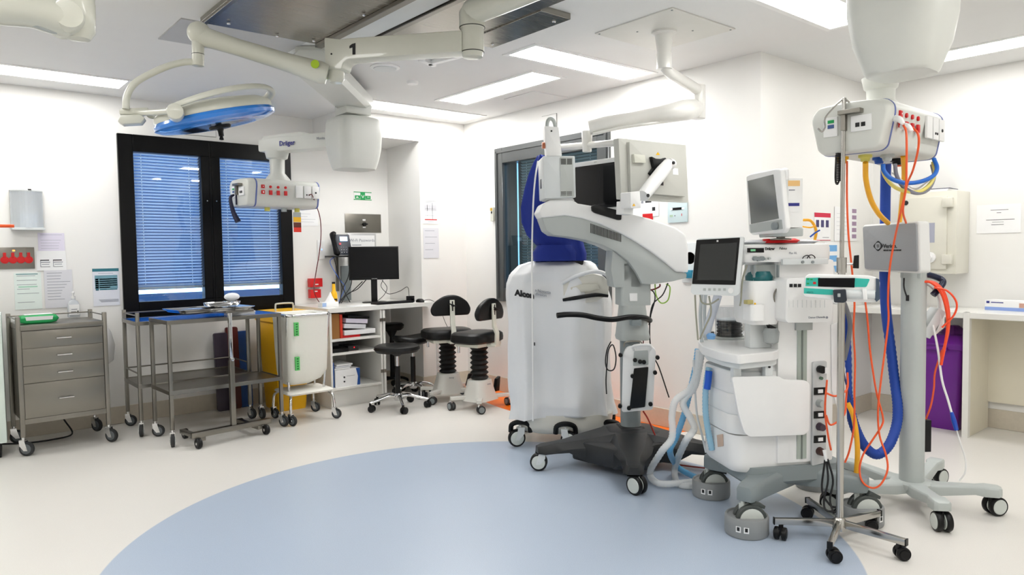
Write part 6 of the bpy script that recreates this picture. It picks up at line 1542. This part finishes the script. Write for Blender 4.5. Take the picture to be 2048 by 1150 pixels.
# ------------------------------------------------------------ drip pole with pump
IC = V((3.277, 1.53, 0)); t = Thing('drip_pole', 'chrome infusion pole on a five-legged black wheeled base', 'drip pole', IC, 0)
zp1 = wd_(1688, 196, math.hypot(IC.x, IC.y)).z
zj = wd_(1683, 515, math.hypot(IC.x, IC.y)).z
CH2 = mat('satin chrome', (.72, .71, .69), .18, 1.0)
top_ = t.l(wd_(1688, 196, math.hypot(IC.x, IC.y)))
mid_ = t.l(wd_(1683, 560, math.hypot(IC.x, IC.y)))
M3(CH2).cyl((0, 0, .07), (mid_.x, mid_.y, zj-.02), .0165, n=18).build('lower_tube', t)
M3(CH2).cyl((mid_.x, mid_.y, zj-.04), (top_.x, top_.y, zp1), .0095, n=14).build('upper_tube', t)
M3(CH2).cyl((mid_.x, mid_.y, zj-.07), (mid_.x, mid_.y, zj), .022, n=18).build('clamp_collar', t)
q = V((mid_.x, mid_.y, zj-.03)); vx = t.Mi.to_3x3() @ _r0
M3(CHROME).cyl(q, q+vx*.05, .006, n=10).build('clamp_screw', t)
M3(BLACK).prism([q+vx*.05+V((0, 0, -.02)), q+vx*.075+V((0, 0, -.022)), q+vx*.075+V((0, 0, .04)), q+vx*.055+V((0, 0, .038))], _W*-.012).build('clamp_lever', t, bev=.003)
for s in (-1, 1):
    a = vx*s
    M3(CH2).tube([V((top_.x, top_.y, zp1)), V((top_.x, top_.y, zp1-.04))+a*.045, V((top_.x, top_.y, zp1-.09))+a*.085, V((top_.x, top_.y, zp1-.13))+a*(.085 if s < 0 else .11), V((top_.x, top_.y, zp1-.15))+a*(.10 if s < 0 else .125), V((top_.x, top_.y, zp1-.135))+a*(.118 if s < 0 else .145)], .004, n=8).build('hook', t)
M3(CH2).lathe([(.03, .055), (.035, .07), (.03, .10), (.02, .115), (.001, .115)], n=20).build('hub', t)
for k, w_ in enumerate(((3.106, 1.728), (3.033, 1.453), (3.275, 1.268), (3.521, 1.472), (3.45, 1.76))):
    d = V((w_[0]-IC.x, w_[1]-IC.y, 0)); L = d.length; d.normalize(); a = math.atan2(d.y, d.x); s = V((-d.y, d.x, 0))
    m = M3(CH2).prism([d*.02+V((0, 0, .105)), d*(L+.03)+V((0, 0, .098)), d*(L+.03)+V((0, 0, .070)), d*.02+V((0, 0, .070))], s*.022)
    m.v = [tuple(V(v)-s*.011) for v in m.v]; m.build('leg', t, bev=.002)
    M3(BLACK).box(d*(L+.032)+V((0, 0, .084)), (.006, .024, .030), rz=a).build('end_cap', t)
    caster(t, d*L, .030, .040, ang=a+(1.2, 2.0, .8, 2.2, 1.0)[k], tyre=BLACK, hub=BLACK, fork=BLACK, top=.07, twin=True)
# pump on the pole
pf = Thing('infusion_pump', 'white and turquoise infusion pump clamped to the drip pole', 'infusion pump', (IC.x-.05, IC.y-.05, wd_(1680, 606, 3.50).z), -YAW-.42)
TQ = mat('turquoise fascia', (.20, .72, .66), .4)
def PQ(pts, y): return [pf.Y(a, c, y) for a, c in pts]
bo = M3(WPLAST).prism(rpoly(PQ(((1609, 554), (1616, 549), (1740, 552), (1755, 556), (1760, 563), (1759, 598), (1752, 605), (1700, 604), (1610, 594), (1606, 590)), -.06), .01), (0, .11, 0)).build('pump_body', pf, bev=.008, seg=2)
M3(TQ).prism(PQ(((1612, 556), (1640, 555), (1640, 573), (1611, 572)), -.0625), (0, .003, 0)).build('fascia', bo)
M3(TQ).prism(rpoly(PQ(((1708, 556), (1740, 558), (1733, 574), (1708, 574)), -.0625), .006), (0, .003, 0)).build('fascia', bo)
M3(SCREEN).prism(PQ(((1636, 556), (1710, 556), (1709, 575), (1636, 573)), -.063), (0, .003, 0)).build('display', bo)
M3(TQ).prism(PQ(((1608, 576), (1666, 579), (1666, 590), (1608, 587)), -.0625), (0, .003, 0)).build('fascia', bo)
M3(RED).box(pf.Y(1629, 566, -.0635), (.012, .002, .010)).build('key', bo)
for a, c in ((1616, 558), (1623, 559), (1616, 567)): M3(GREEN).box(pf.Y(a, c, -.0635), (.010, .002, .007)).build('key', bo)
M3(WPLAST2).tube([pf.Y(1690, 588, -.065), pf.Y(1750, 589, -.065)], .020, n=14, smooth=False).build('syringe_holder', bo)
M3(WPLAST).prism(PQ(((1724, 577), (1733, 577), (1735, 600), (1727, 600)), -.095), (0, .05, 0)).build('plunger_clip', bo, bev=.003)
M3(mat('slate blue trim', (.25, .31, .38), .4)).prism(rpoly(PQ(((1752, 556), (1759, 559), (1760, 598), (1753, 604), (1742, 588), (1752, 584)), -.07), .003), (0, .12, 0)).build('end_trim', bo)
M3(mat('dark slate plastic', (.13, .16, .20), .4)).prism(rpoly(PQ(((1666, 580), (1692, 579), (1694, 602), (1688, 606), (1668, 605)), -.10), .006), (0, .08, 0)).build('pole_clamp', pf, bev=.004)
M3(GREYP).prism(PQ(((1675, 587), (1681, 587), (1681, 594), (1675, 594)), -.102), (0, .01, 0)).build('clamp_grip', pf, bev=.002)
M3(mat('teal label', (.1, .5, .48), .5)).text('alaris', .014, pf.Y(1613, 586, -.0635), (1, 0, 0), (0, 0, 1)).build('lettering', bo)
# ------------------------------------------------------------ display stand at the right
VC = V((4.03, 1.50, 0)); DV = math.hypot(VC.x, VC.y); t = Thing('display_stand', 'grey column stand with a covered screen and five grey wheeled legs', 'display stand', VC, 0)
CG = mat('pale grey column paint', (.72, .745, .735), .4)
zc = wd_(1823, 548, DV).z
M3(CG).cyl((0, 0, .13), (0, 0, zc+.02), .060, n=36).build('column', t)
M3(CG).lathe([(.001, .10), (.095, .10), (.10, .115), (.10, .128), (.09, .135), (.001, .135)], n=36).build('column_foot', t)
for k in range(5):
    a = math.radians(-139+72*k); d = V((math.cos(a), math.sin(a), 0)); s = V((-d.y, d.x, 0)); L = (.335, .345, .44, .36, .44)[k]
    rings = []
    for u, w, z0_, z1_ in ((.04, .12, .085, .135), (.12, .085, .075, .132), (L-.06, .06, .10, .145), (L-.02, .085, .098, .150), (L+.04, .08, .100, .148), (L+.055, .05, .105, .143)):
        rings.append([d*u+s*w*q+V((0, 0, z)) for q, z in ((-.5, z0_), (.5, z0_), (.5, z1_-.01), (.42, z1_), (-.42, z1_), (-.5, z1_-.01))])
    M3(CG).loft(rings).build('leg', t, bev=.003, ang=30)
    caster(t, d*(L+.01), .048, .055, ang=(-2.4, -.55, -.3, .6, 2.0)[k], tyre=BLACK, hub=HUBW, fork=BLACK, top=.10, twin=True, disc=.82)
# covered screen
sf = frame(*wd_(1785, 500, DV-.12).xy, 0, math.radians(-112)); SM = t.Mi @ sf.Mi.inverted()
SQ = lambda pts, y: [sf.Y(a, c, y) for a, c in pts]
GCL = mat('grey fabric cover', (.60, .61, .62), .75, bump=.25, bscale=14)
WCL = mat('white fabric cover', (.88, .88, .87), .7, bump=.2, bscale=14)
fcn = SQ(((1723, 450), (1837, 442), (1840, 547), (1727, 542)), 0)
so = M3(WCL).prism([p+V((0, .004, 0)) for p in rpoly(fcn, .02)], (0, .07, 0)).build('screen_cover', t, bev=.010, seg=3, M=SM)
M3(GCL).prism(rpoly(SQ(((1725, 453), (1832, 446), (1835, 543), (1729, 538)), -.004), .015), (0, .012, 0)).build('cover_front', so, bev=.003, M=SM)
dc = sf.Y(1756, 492, -.006); r = .030
M3(INKD).prism(rpoly([dc+V((-r*1.15, 0, 0)), dc+V((0, 0, r)), dc+V((r*1.15, 0, 0)), dc+V((0, 0, -r))], .010), (0, .002, 0)).build('emblem', so, M=SM)
for rr2 in (.016, .009): M3(GCL).lathe([(rr2, -.0005), (rr2+.002, -.0005), (rr2+.002, .0005), (rr2, .0005)], dc+V((0, -.0012, 0)), axis='y', n=24).build('emblem_ring', so, M=SM)
q = sf.Y(1766, 496, -.0055); M3(INKD).text('Verion.', .030, q, (1, 0, .0), (0, 0, 1), bold=.0006).build('lettering', so, M=SM)
q = sf.Y(1767, 502, -.0055); M3(INKD).text('IMAGE GUIDED SYSTEM', .0105, q, (1, 0, .0), (0, 0, 1), bold=.0005).build('lettering', so, M=SM)
M3(CG).bb((-.05, -.05, zc-.02), (.05, .05, zc+.12)).build('screen_mount', t, bev=.006)
# navy handle on the column
hp_ = [t.l(wd_(x, y, D)) for x, y, D in ((1826, 556, DV), (1850, 549, DV), (1875, 555, DV+.05), (1886, 563, DV+.05), (1880, 575, DV+.02), (1866, 590, DV))]
M3(mat('navy moulded handle', (.06, .10, .22), .35)).tube(hp_, .016, n=12).build('handle', t)
bx = t.l(wd_(1848, 870, DV+.05)); M3(BLACK).box(bx, (.05, .05, .17), rz=-.7).build('power_box', t, bev=.003)
M3(INKD).tube([t.l(wd_(1808, 556, DV-.07)), t.l(wd_(1808, 575, DV-.07)), t.l(wd_(1813, 592, DV-.07))], .004).build('strap', t); M3(INKD).box(t.l(wd_(1815, 596, DV-.075)), (.012, .012, .03)).build('strap_end', t)
# cable coil and adapter hanging at the column
single(M3(WPLAST2).box(wd_(1860, 645, DV+.06), (.045, .12, .16), rot=(Matrix.Rotation(-.9, 3, 'Z') @ Matrix.Rotation(.5, 3, 'Y'))), 'power_adapter', 'grey white power adapter hanging in the white cable coil on the column', 'adapter', bev=.005)
for i in range(5):
    o_ = 4*i
    pts = [wd_(x, y, DV+.02+.01*i) for x, y in ((1842, 566+o_*.3), (1858+o_*.6, 570), (1876+o_*.5, 590), (1884+o_*.4-4, 620), (1880+o_*.3, 650), (1868+o_, 668-o_), (1850, 660-o_))]
    single(M3(WPLAST).tube(pts, .0075), 'coiled_cable', 'white cable loop of the coil hanging on the grey column', 'cable', 'white cable coil on the display stand')
for i in range(3):
    pts = [wd_(x, y, DV-.03+.012*i) for x, y in ((1842, 564), (1862+3*i, 565), (1882+3*i, 585), (1893+2*i, 620), (1895+i, 655), (1890, 690), (1882, 730-8*i))]
    single(M3(mat('bright orange cable', (.97, .30, .12), .4)).tube(pts, .007), 'coiled_cable', 'bright orange cable of the bundle hanging on the grey column', 'cable', 'orange cable bundle on the display stand')
OC = ORANGE
def cord(pts, lb, r=.0048, m_=None, nm='power_cable', cat='cable', n=8):
    P_ = [(wz(p[0], p[1], .012) if len(p) == 3 and p[2] == 'f' else wd_(p[0], p[1], p[2])) for p in pts]
    return single(M3(m_ or OC).tube(P_, r, n=n), nm, lb, cat)
cord(((1868, 575, DV-.04), (1895, 582, DV-.04), (1913, 605, DV-.04), (1908, 630, DV-.04), (1884, 655, DV-.04)), 'orange cord bow standing out to the right of the cable coil', m_=mat('bright orange cable', (.97, .30, .12), .4))
cord(((1884, 700, DV+.02), (1870, 745, DV+.02), (1868, 775, DV+.03), (1862, 810, DV+.04), (1852, 838, DV+.05)), 'orange cord from the coil down to the small black box')
cord(((1866, 650, DV-.02), (1876, 700, DV-.02), (1884, 760, DV-.02), (1896, 800, DV-.02), (1903, 825, DV-.02)), 'white cord hanging from the coil down to its blue end', m_=WPLAST, r=.006)
single(M3(mat('blue plug sleeve', (.10, .30, .72), .4)).tube([wd_(1903, 824, DV-.02), wd_(1908, 842, DV-.02), wd_(1913, 860, DV-.02)], [.008, .012, .010], n=12), 'cable_connector', 'blue sleeve at the end of the white hanging cord', 'connector')
cord(((1913, 860, DV-.02), (1922, 890, DV-.02), (1931, 920, DV-.02), (1930, 945, DV-.02), (1918, 962, DV-.02)), 'thin white cord below the blue sleeve reaching the leg of the stand', m_=WPLAST, r=.004)
# ------------------------------------------------------------ hoses and cords of the right pendant
DN = 3.62
def dpt(px, py, D): return wd_(px, py, D)
cord(((1799, 240, DN), (1810, 256, DN-.04), (1813, 275, DN-.06), (1813, 330, DN-.06), (1811, 380, DN-.04), (1800, 430, DN), (1789, 480, 3.80), (1779, 540, 3.85), (1776, 600, 3.9), (1777, 640, 3.9), (1770, 700, 3.9), (1762, 760, 3.9), (1756, 820, 3.9), (1759, 870, 3.9), (1772, 910, 3.9), (1775, 940, 3.88), (1762, 968, 3.86), (1745, 976, 3.86), (1726, 965, 3.86), (1719, 940, 3.88), (1726, 910, 3.9), (1745, 880, 3.9), (1764, 850, 3.92), (1765, 830, 3.92), (1752, 780, 3.92), (1740, 700, 3.92), (1735, 640, 3.92), (1730, 600, 3.9)), 'long orange cord in front of the covered screen, looping near the floor')
cord(((1815, 255, DN+.02), (1828, 258, DN), (1837, 272, DN-.02), (1836, 300, DN), (1826, 340, 3.7), (1814, 370, 3.78), (1806, 420, 3.86), (1812, 446, 3.95)), 'shorter orange cord arching from the pendant socket to the yellow hose')
for (x, y) in ((1797, 239), (1814, 254)):
    single(M3(WPLAST).tube([wd_(x-8, y-2, DN), wd_(x+2, y, DN-.03), wd_(x+10, y+9, DN-.04)], [.016, .014, .008], n=10), 'power_plug', 'white plug in a red socket of the right pendant, %s' % ('nearer the corner edge' if x == 1797 else 'the one further right'), 'plug')
cord(((1694, 322, 3.78), (1694, 400, 3.8), (1697, 470, 3.8), (1703, 530, 3.8), (1709, 600, 3.8), (1707, 660, 3.8), (1710, 720, 3.8), (1709, 780, 3.8), (1708, 850, 3.8), (1699, 900, 3.8), (1690, 925, 3.8)), 'orange cord hanging straight behind the drip pole')
g = [(1731, 325, 3.74), (1732, 360, 3.8), (1742, 400, 3.9), (1758, 428, 4.0), (1776, 446, 4.12)]
cord(g, 'thick yellow hose curving from the pendant to the covered screen', .0125, YELH, 'gas_hose', 'hose', 12)
cord(((1806, 312, 3.9), (1808, 345, 4.0), (1806, 380, 4.1), (1803, 410, 4.2), (1799, 446, 4.25)), 'second yellow hose dropping behind the covered screen', .011, YELH, 'gas_hose', 'hose', 12)
cord(((1766, 328, 3.80), (1768, 342, 3.80), (1784, 358, 3.80), (1812, 366, 3.82), (1842, 363, 3.88), (1866, 352, 3.96), (1874, 336, 4.02), (1868, 318, 4.06)), 'blue hose sweeping in a bow under the right pendant', .010, mat('bright blue hose', (.08, .40, .78), .4), 'gas_hose', 'hose', 12)
cord(((1764, 330, 3.84), (1769, 350, 3.84), (1784, 370, 3.84), (1806, 381, 3.86), (1838, 383, 3.92), (1860, 368, 3.98), (1870, 345, 4.04), (1866, 325, 4.08)), 'pale yellow hose bow under the right pendant', .009, mat('pale yellow hose', (.90, .84, .45), .4), 'gas_hose', 'hose', 12)
cord(((1790, 328, 3.82), (1793, 350, 3.84), (1805, 372, 3.86), (1830, 386, 3.90), (1855, 380, 3.98), (1868, 355, 4.04), (1864, 330, 4.08)), 'grey hose bow under the right pendant', .009, mat('grey rubber hose', (.52, .52, .56), .4), 'gas_hose', 'hose', 12)
cord(((1784, 345, 3.86), (1800, 358, 3.88), (1830, 378, 3.94), (1856, 362, 4.0)), 'thin white line among the hose bows', .004, WPLAST, 'sample_line', 'tube')
# blue sleeve hose
P_ = [wd_(x, y, D) for x, y, D in ((1772, 325, 4.30), (1771, 380, 4.34), (1770, 450, 4.36), (1769, 540, 4.36), (1772, 620, 4.34), (1782, 700, 4.32), (1789, 760, 4.30), (1795, 810, 4.26), (1793, 850, 4.22), (1778, 890, 4.16), (1754, 909, 4.12), (1730, 893, 4.08), (1712, 860, 4.04), (1700, 820, 4.0), (1694, 780, 3.98), (1692, 700, 3.96), (1686, 620, 3.94))]
Pf = catmull(P_, 14); L = len(Pf)
rr2 = [.026*(1.0 if k % 2 or k < L*.28 else .90) for k in range(L)]
single(M3(mat('royal blue hose sleeve', (.05, .24, .60), .6, bump=.2, bscale=30)).tube(Pf, rr2, n=12, smooth=False), 'sleeved_hose', 'thick royal blue sleeved hose bundle hanging in a deep loop', 'hose', ang=70)
cord(((1695, 806, 3.94), (1706, 830, 3.94), (1713, 870, 3.94), (1715, 910, 3.94), (1712, 955, 3.94)), 'yellow hose coming down beside the blue loop to the caster', .0125, YELH, 'gas_hose', 'hose', 12)
cord(((1680, 590, 3.86), (1692, 615, 3.88), (1700, 650, 3.9), (1695, 690, 3.9), (1688, 720, 3.9)), 'short dark grey hose bow behind the drip pole', .011, mat('dark grey hose', (.42, .43, .45), .4), 'gas_hose', 'hose', 12)
cord(((1688, 724, 3.9), (1688, 745, 3.9), (1694, 775, 3.9), (1702, 800, 3.9)), 'thin navy line behind the drip pole', .004, mat('navy line', (.12, .16, .35), .4), 'sample_line', 'tube')
for k, (pts, lb) in enumerate(((((1654, 760, 3.72), (1650, 820, 3.72), (1656, 870, 3.72), (1662, 900, 3.74)), 'orange lead beside the socket strip'), (((1652, 786, 3.72), (1672, 792, 3.74), (1694, 778, 3.78), (1695, 745, 3.8)), 'orange lead crossing behind the drip pole below the papers'), (((1652, 830, 3.70), (1662, 850, 3.70), (1688, 830, 3.76), (1692, 800, 3.8), (1694, 770, 3.8)), 'orange lead bow at the foot of the socket strip'))):
    cord(pts, lb)
for k, pts in enumerate((((1652, 915, 3.66), (1656, 960, 3.66), (1648, 1000, 3.66), (1652, 1020, 3.64), (1672, 1024, 3.64)), ((1655, 918, 3.66), (1666, 960, 3.66), (1660, 1000, 3.66), (1668, 1028, 3.64)), ((1650, 920, 3.68), (1644, 980, 3.68), (1660, 1010, 3.66), (1675, 1015, 3.64)))):
    single(M3(INKD).tube([wd_(*p) for p in pts], .005), 'power_cable', 'black lead in the knot between anaesthesia machine and drip pole foot', 'cord', 'black leads at the drip pole foot')
single(M3(WPLAST).tube([wd_(1649, 900, 3.67), wd_(1651, 912, 3.66), wd_(1653, 922, 3.66)], [.010, .008, .006], n=8), 'power_plug', 'white plug end above the black leads', 'plug')
# coiled black handset cord at the right pendant
pts = []; a0, a1 = wd_(1676, 275, 3.66), wd_(1678, 362, 3.66)
q0 = wd_(1671, 256, 3.72); single(M3(BLACK).tube([q0, wd_(1673, 268, 3.70), wd_(1674, 282, 3.69), wd_(1674, 300, 3.69)], [.010, .013, .009, .006], n=10), 'black_plug', 'black plug with straight lead on the left face of the right pendant', 'plug')
N = 26
pts = []
for k in range(N*8+1):
    u = k/(N*8); an = 2*math.pi*k/8; c_ = a0.lerp(a1, u) if u < .9 else a1
    c_ = a0.lerp(a1, u); pts.append(c_+_R*(.010*math.cos(an))+_W*(.010*math.sin(an)))
mb = M3(BLACK).tube(pts, .0035, n=6, smooth=False)
mb.tube([a1, wd_(1674, 368, 3.68), wd_(1671, 355, 3.69), wd_(1673, 300, 3.69)], .005, n=6)
single(mb, 'coiled_cable', 'black coiled cord hanging from the left face of the right pendant', 'cord')
cord(((1640, 452, 4.2), (1655, 446, 4.2), (1664, 458, 4.2), (1665, 475, 4.2), (1660, 490, 4.2)), 'orange bow behind the patient monitor', .005, YELH) if False else cord(((1606, 440, 3.95), (1622, 442, 3.95), (1632, 460, 3.95), (1630, 478, 3.95), (1624, 490, 3.93)), 'amber hose bow sticking out behind the patient monitor', .007, YELH, 'gas_hose', 'hose')
cord(((1604, 453, 3.92), (1620, 455, 3.92), (1630, 452, 3.93)), 'short amber lead behind the patient monitor', .004, YELH)
cord(((1640, 460, 3.9), (1630, 466, 3.9), (1620, 474, 3.9)), 'short blue lead behind the patient monitor', .004, BLUEH)

# ------------------------------------------------------------ bench, bin, safe and notices on the right
t = Thing('bench', 'long white laminate bench along the right wall', 'bench', (5.78, 1.5, 0), 0)
zb = .90
M3(LAMIN).bb((-.04, -2.6, zb-.045), (.415, 1.12, zb)).build('bench_top', t, bev=.004, seg=1)
M3(CREAM).bb((.0, .27, 0), (.405, .30, zb-.045)).build('side_panel', t, bev=.001, seg=1)
M3(LAMIN).bb((-.045, .265, 0), (.0, .305, zb+.0)).build('edge_strip', t, bev=.001, seg=1)
M3(CREAM).bb((.39, -2.6, .20), (.408, .27, zb-.045)).build('back_panel', t)
t = Thing('waste_bin', 'tall purple waste bin with flap lid under the bench', 'bin', (6.03, 2.02, 0), .0)
PUR = mat('purple plastic', (.42, .09, .55), .35)
M3(PUR).loft([rring(0, 0, z, w, d, .03) for z, w, d in ((0, .27, .27), (.02, .28, .28), (.60, .33, .34), (.61, .36, .37), (.635, .36, .37))]).build('body', t)
M3(PUR).loft([rring(0, 0, z, w, d, .03) for z, w, d in ((.635, .37, .38), (.65, .37, .38), (.70, .26, .30), (.71, .2, .22))]).build('lid', t)
M3(mat('purple bin liner', (.40, .14, .48), .3, bump=.5, bscale=20)).loft([[V((.04+w*math.cos(a)*(1+.2*math.sin(4*a)), -.05+w*math.sin(a), z)) for a in [2*math.pi*i/18 for i in range(18)]] for z, w in ((.69, .10), (.73, .08), (.77, .03))]).build('liner', t)
M3(PUR).bb((-.195, -.08, .60), (-.175, .08, .625)).build('grip', t, bev=.004)
q0, q1 = wx(1797, 388, 5.93), wx(1912, 548, 5.93)
t = Thing('wall_safe', 'cream steel safe box with hinged door on the far wall', 'wall safe', (X1, q0.y, q1.z), -math.pi/2)
w_, h_ = q0.y-q1.y, q0.z-q1.z
SAFE = mat('cream enamelled steel', (.87, .86, .81), .35)
M3(SAFE).bb((0, -.27, 0), (w_, 0, h_)).build('body', t, bev=.006)
dr = M3(SAFE).bb((.03, -.295, .035), (w_-.06, -.265, h_-.04)).build('door', t, bev=.004)
for z in (h_*.12, h_*.80): M3(SAFE).bb((w_-.085, -.315, z), (w_-.02, -.27, z+.07)).build('hinge', dr, bev=.004)
M3(mat('grey blue keypad plate', (.66, .67, .73), .4)).bb((w_*.50, -.299, h_*.38), (w_*.66, -.294, h_*.62)).build('lock_plate', dr); M3(INKD).bb((w_*.52, -.302, h_*.48), (w_*.54, -.298, h_*.54)).build('keyhole', dr)
M3(WPLAST).cyl((w_*.60, -.30, h_*.20), (w_*.60, -.325, h_*.20), .04, n=24).cyl((w_*.60, -.325, h_*.20), (w_*.60, -.34, h_*.20), .02, n=16).build('dial', dr, bev=.003)
M3(INKD).lathe([(.001, 0), (.018, 0), (.018, .002), (.001, .002)], (w_*.16, -.298, h_*.88), axis='y', n=14).build('maker_badge', dr)
m = M3(PAPER)
t5 = t
for k in range(4):
    p = t.Mi.inverted() @ V((w_*.42, -.14, h_+.001+.006*k))
    single(M3(PAPER if k < 3 else mat('navy clipboard', (.16, .18, .30), .5)).box((p.x, p.y, p.z+.0025), (.22, .34, .005), rz=.04*k-.05), 'paper_sheet' if k < 3 else 'clipboard', ('lowest sheet on top of the wall safe', 'middle sheet on top of the wall safe', 'upper sheet on top of the wall safe', 'dark thin clipboard topping the papers on the wall safe')[k], 'papers')
def nt1(bar, m, w, h):
    bar(.32, .72, .80, .815, INKD); bar(.46, .56, .70, .715, INKD); bar(.22, .86, .46, .475, INKD); bar(.36, .62, .38, .39, INKD); bar(.34, .62, .29, .305, INKD)
paper(1954, 411, 2042, 465, 'white notice with centred black lines on the far wall over the bench', rows=0, extra=nt1, plane='x', pos=X1)
def nt2(bar, m, w, h):
    bar(.0, 1, .84, 1, mat('crimson print', (.80, .08, .25), .5))
    for k in range(3): bar(.10+.3*k, .28+.3*k, .48, .74, mat('indigo photo', (.25, .22, .42), .5))
    bar(.0, 1, .0, .02, mat('crimson print', (.80, .08, .25), .5)); bar(.5, .9, .10, .12, INK)
paper(1628, 425, 1660, 481, 'white poster with crimson band and three dark ovals', rows=0, extra=nt2, pos=YR)
def nt3(bar, m, w, h):
    for k in range(5): bar(.78, .98, .84-.19*k, .96-.19*k, mat('mauve picture', (.62, .52, .62), .5))
    for k in range(6): bar(.1, .6, .8-.12*k, .81-.12*k, mat('pale grey print', (.80, .80, .82), .6))
paper(1668, 413, 1712, 482, 'tall pale sheet with a column of small pictures behind the drip pole', rows=0, extra=nt3, pos=YR, off=.003)
def nt4(bar, m, w, h):
    for k in range(3): bar(.35, .95, .70-.33*k, .90-.33*k, mat('sky blue icon', (.45, .68, .88), .5))
paper(1648, 484, 1674, 546, 'white strip with light blue icons below the crimson poster', rows=0, extra=nt4, pos=YR)
def nt5(bar, m, w, h): bar(.30, .62, .76, .86, INKD); bar(.08, .2, .74, .88, INK); bar(.66, .82, .3, .5, INKD)
paper(1280, 398, 1318, 432, 'white sheet with a short black heading behind the big display', rows=0, extra=nt5, plane='x', pos=XR)
M3(RED)
a_, c_ = wx(1286, 428, XR), wx(1306, 440, XR)
t = Thing('wall_sticker', 'red strip on the wall below the big display', 'sticker', (XR, a_.y, c_.z), -math.pi/2); M3(RED).bb((0, -.006, 0), (a_.y-c_.y, 0, a_.z-c_.z)).build('strip', t)
a_, c_ = wx(1337, 405, XR), wx(1376, 444, XR)
t = Thing('alarm_unit', 'pale blue control panel with a dark display on the wall', 'control panel', (XR, a_.y, c_.z), -math.pi/2); w_, h_ = a_.y-c_.y, a_.z-c_.z
M3(mat('pale blue panel', (.80, .87, .88), .3)).bb((0, -.012, 0), (w_, 0, h_)).build('plate', t, bev=.003)
M3(SCREEN).bb((w_*.2, -.015, h_*.60), (w_*.82, -.011, h_*.72)).build('display', t); 
for u in (.22, .80): M3(mat('white glow', (.9, 1, 1), .3, emit=((.9, 1, 1), 2))).bb((w_*u-.008, -.017, h_*.62), (w_*u+.008, -.014, h_*.70)).build('indicator', t)
M3(mat('pale green key', (.70, .80, .70), .5)).bb((w_*.12, -.014, h_*.28), (w_*.28, -.012, h_*.38)).build('key', t); M3(INK).bb((w_*.36, -.014, h_*.3), (w_*.41, -.012, h_*.36)).build('key', t); M3(RED).bb((w_*.72, -.014, h_*.3), (w_*.745, -.012, h_*.42)).build('indicator', t)
a_, c_ = wx(1370, 486, XR), wx(1400, 566, XR)
t = Thing('gas_outlet', 'pale wall panel with gauge and blue outlet between microscope and anaesthesia machine', 'gas outlet', (XR, a_.y, c_.z), -math.pi/2); w_, h_ = a_.y-c_.y, a_.z-c_.z
M3(AW2).bb((-.02, -.012, 0), (w_, 0, h_)).build('plate', t, bev=.003)
M3(STEEL).lathe([(.001, 0), (.045, 0), (.05, .01), (.04, .03), (.001, .035)], (w_*.40, -.012, h_*.62), axis='y', n=24).build('gauge', t)
M3(mat('teal blue outlet', (.12, .50, .62), .4)).bb((w_*.2, -.05, h_*.12), (w_*.7, -.01, h_*.32)).build('outlet', t, bev=.004)
p0 = wz(1973, 609, .90)
t = Thing('glove_box', 'white and blue carton of gloves on the right bench', 'box', (6.0, 1.53, .90), -math.pi/2-.12)
a_ = t.Y(1970, 600, 0)
M3(PAPER).bb((a_.x, 0, 0), (a_.x+.32, .12, .075)).build('carton', t, bev=.002)
M3(mat('soft blue print', (.55, .65, .88), .5)).bb((a_.x, -.001, .002), (a_.x+.32, .0, .026)).build('blue_band', t)
M3(mat('dark blue print', (.14, .16, .50), .5)).bb((a_.x+.01, -.0015, .052), (a_.x+.03, .0, .068)).bb((a_.x+.04, -.0015, .056), (a_.x+.12, .0, .062)).build('print', t)
M3(mat('skin tone print', (.80, .62, .55), .5)).bb((a_.x+.22, -.0015, .028), (a_.x+.29, .0, .060)).build('hand_picture', t)
for k, (x, y, lb) in enumerate(((5.92, 2.42, 'white paper lying on the left end of the bench'), (5.90, 1.98, 'second white paper lying on the bench right of the grey column'))):
    single(M3(PAPER).box((x, y, .902), (.20, .14, .003), rz=.2), 'paper_sheet', lb, 'paper')
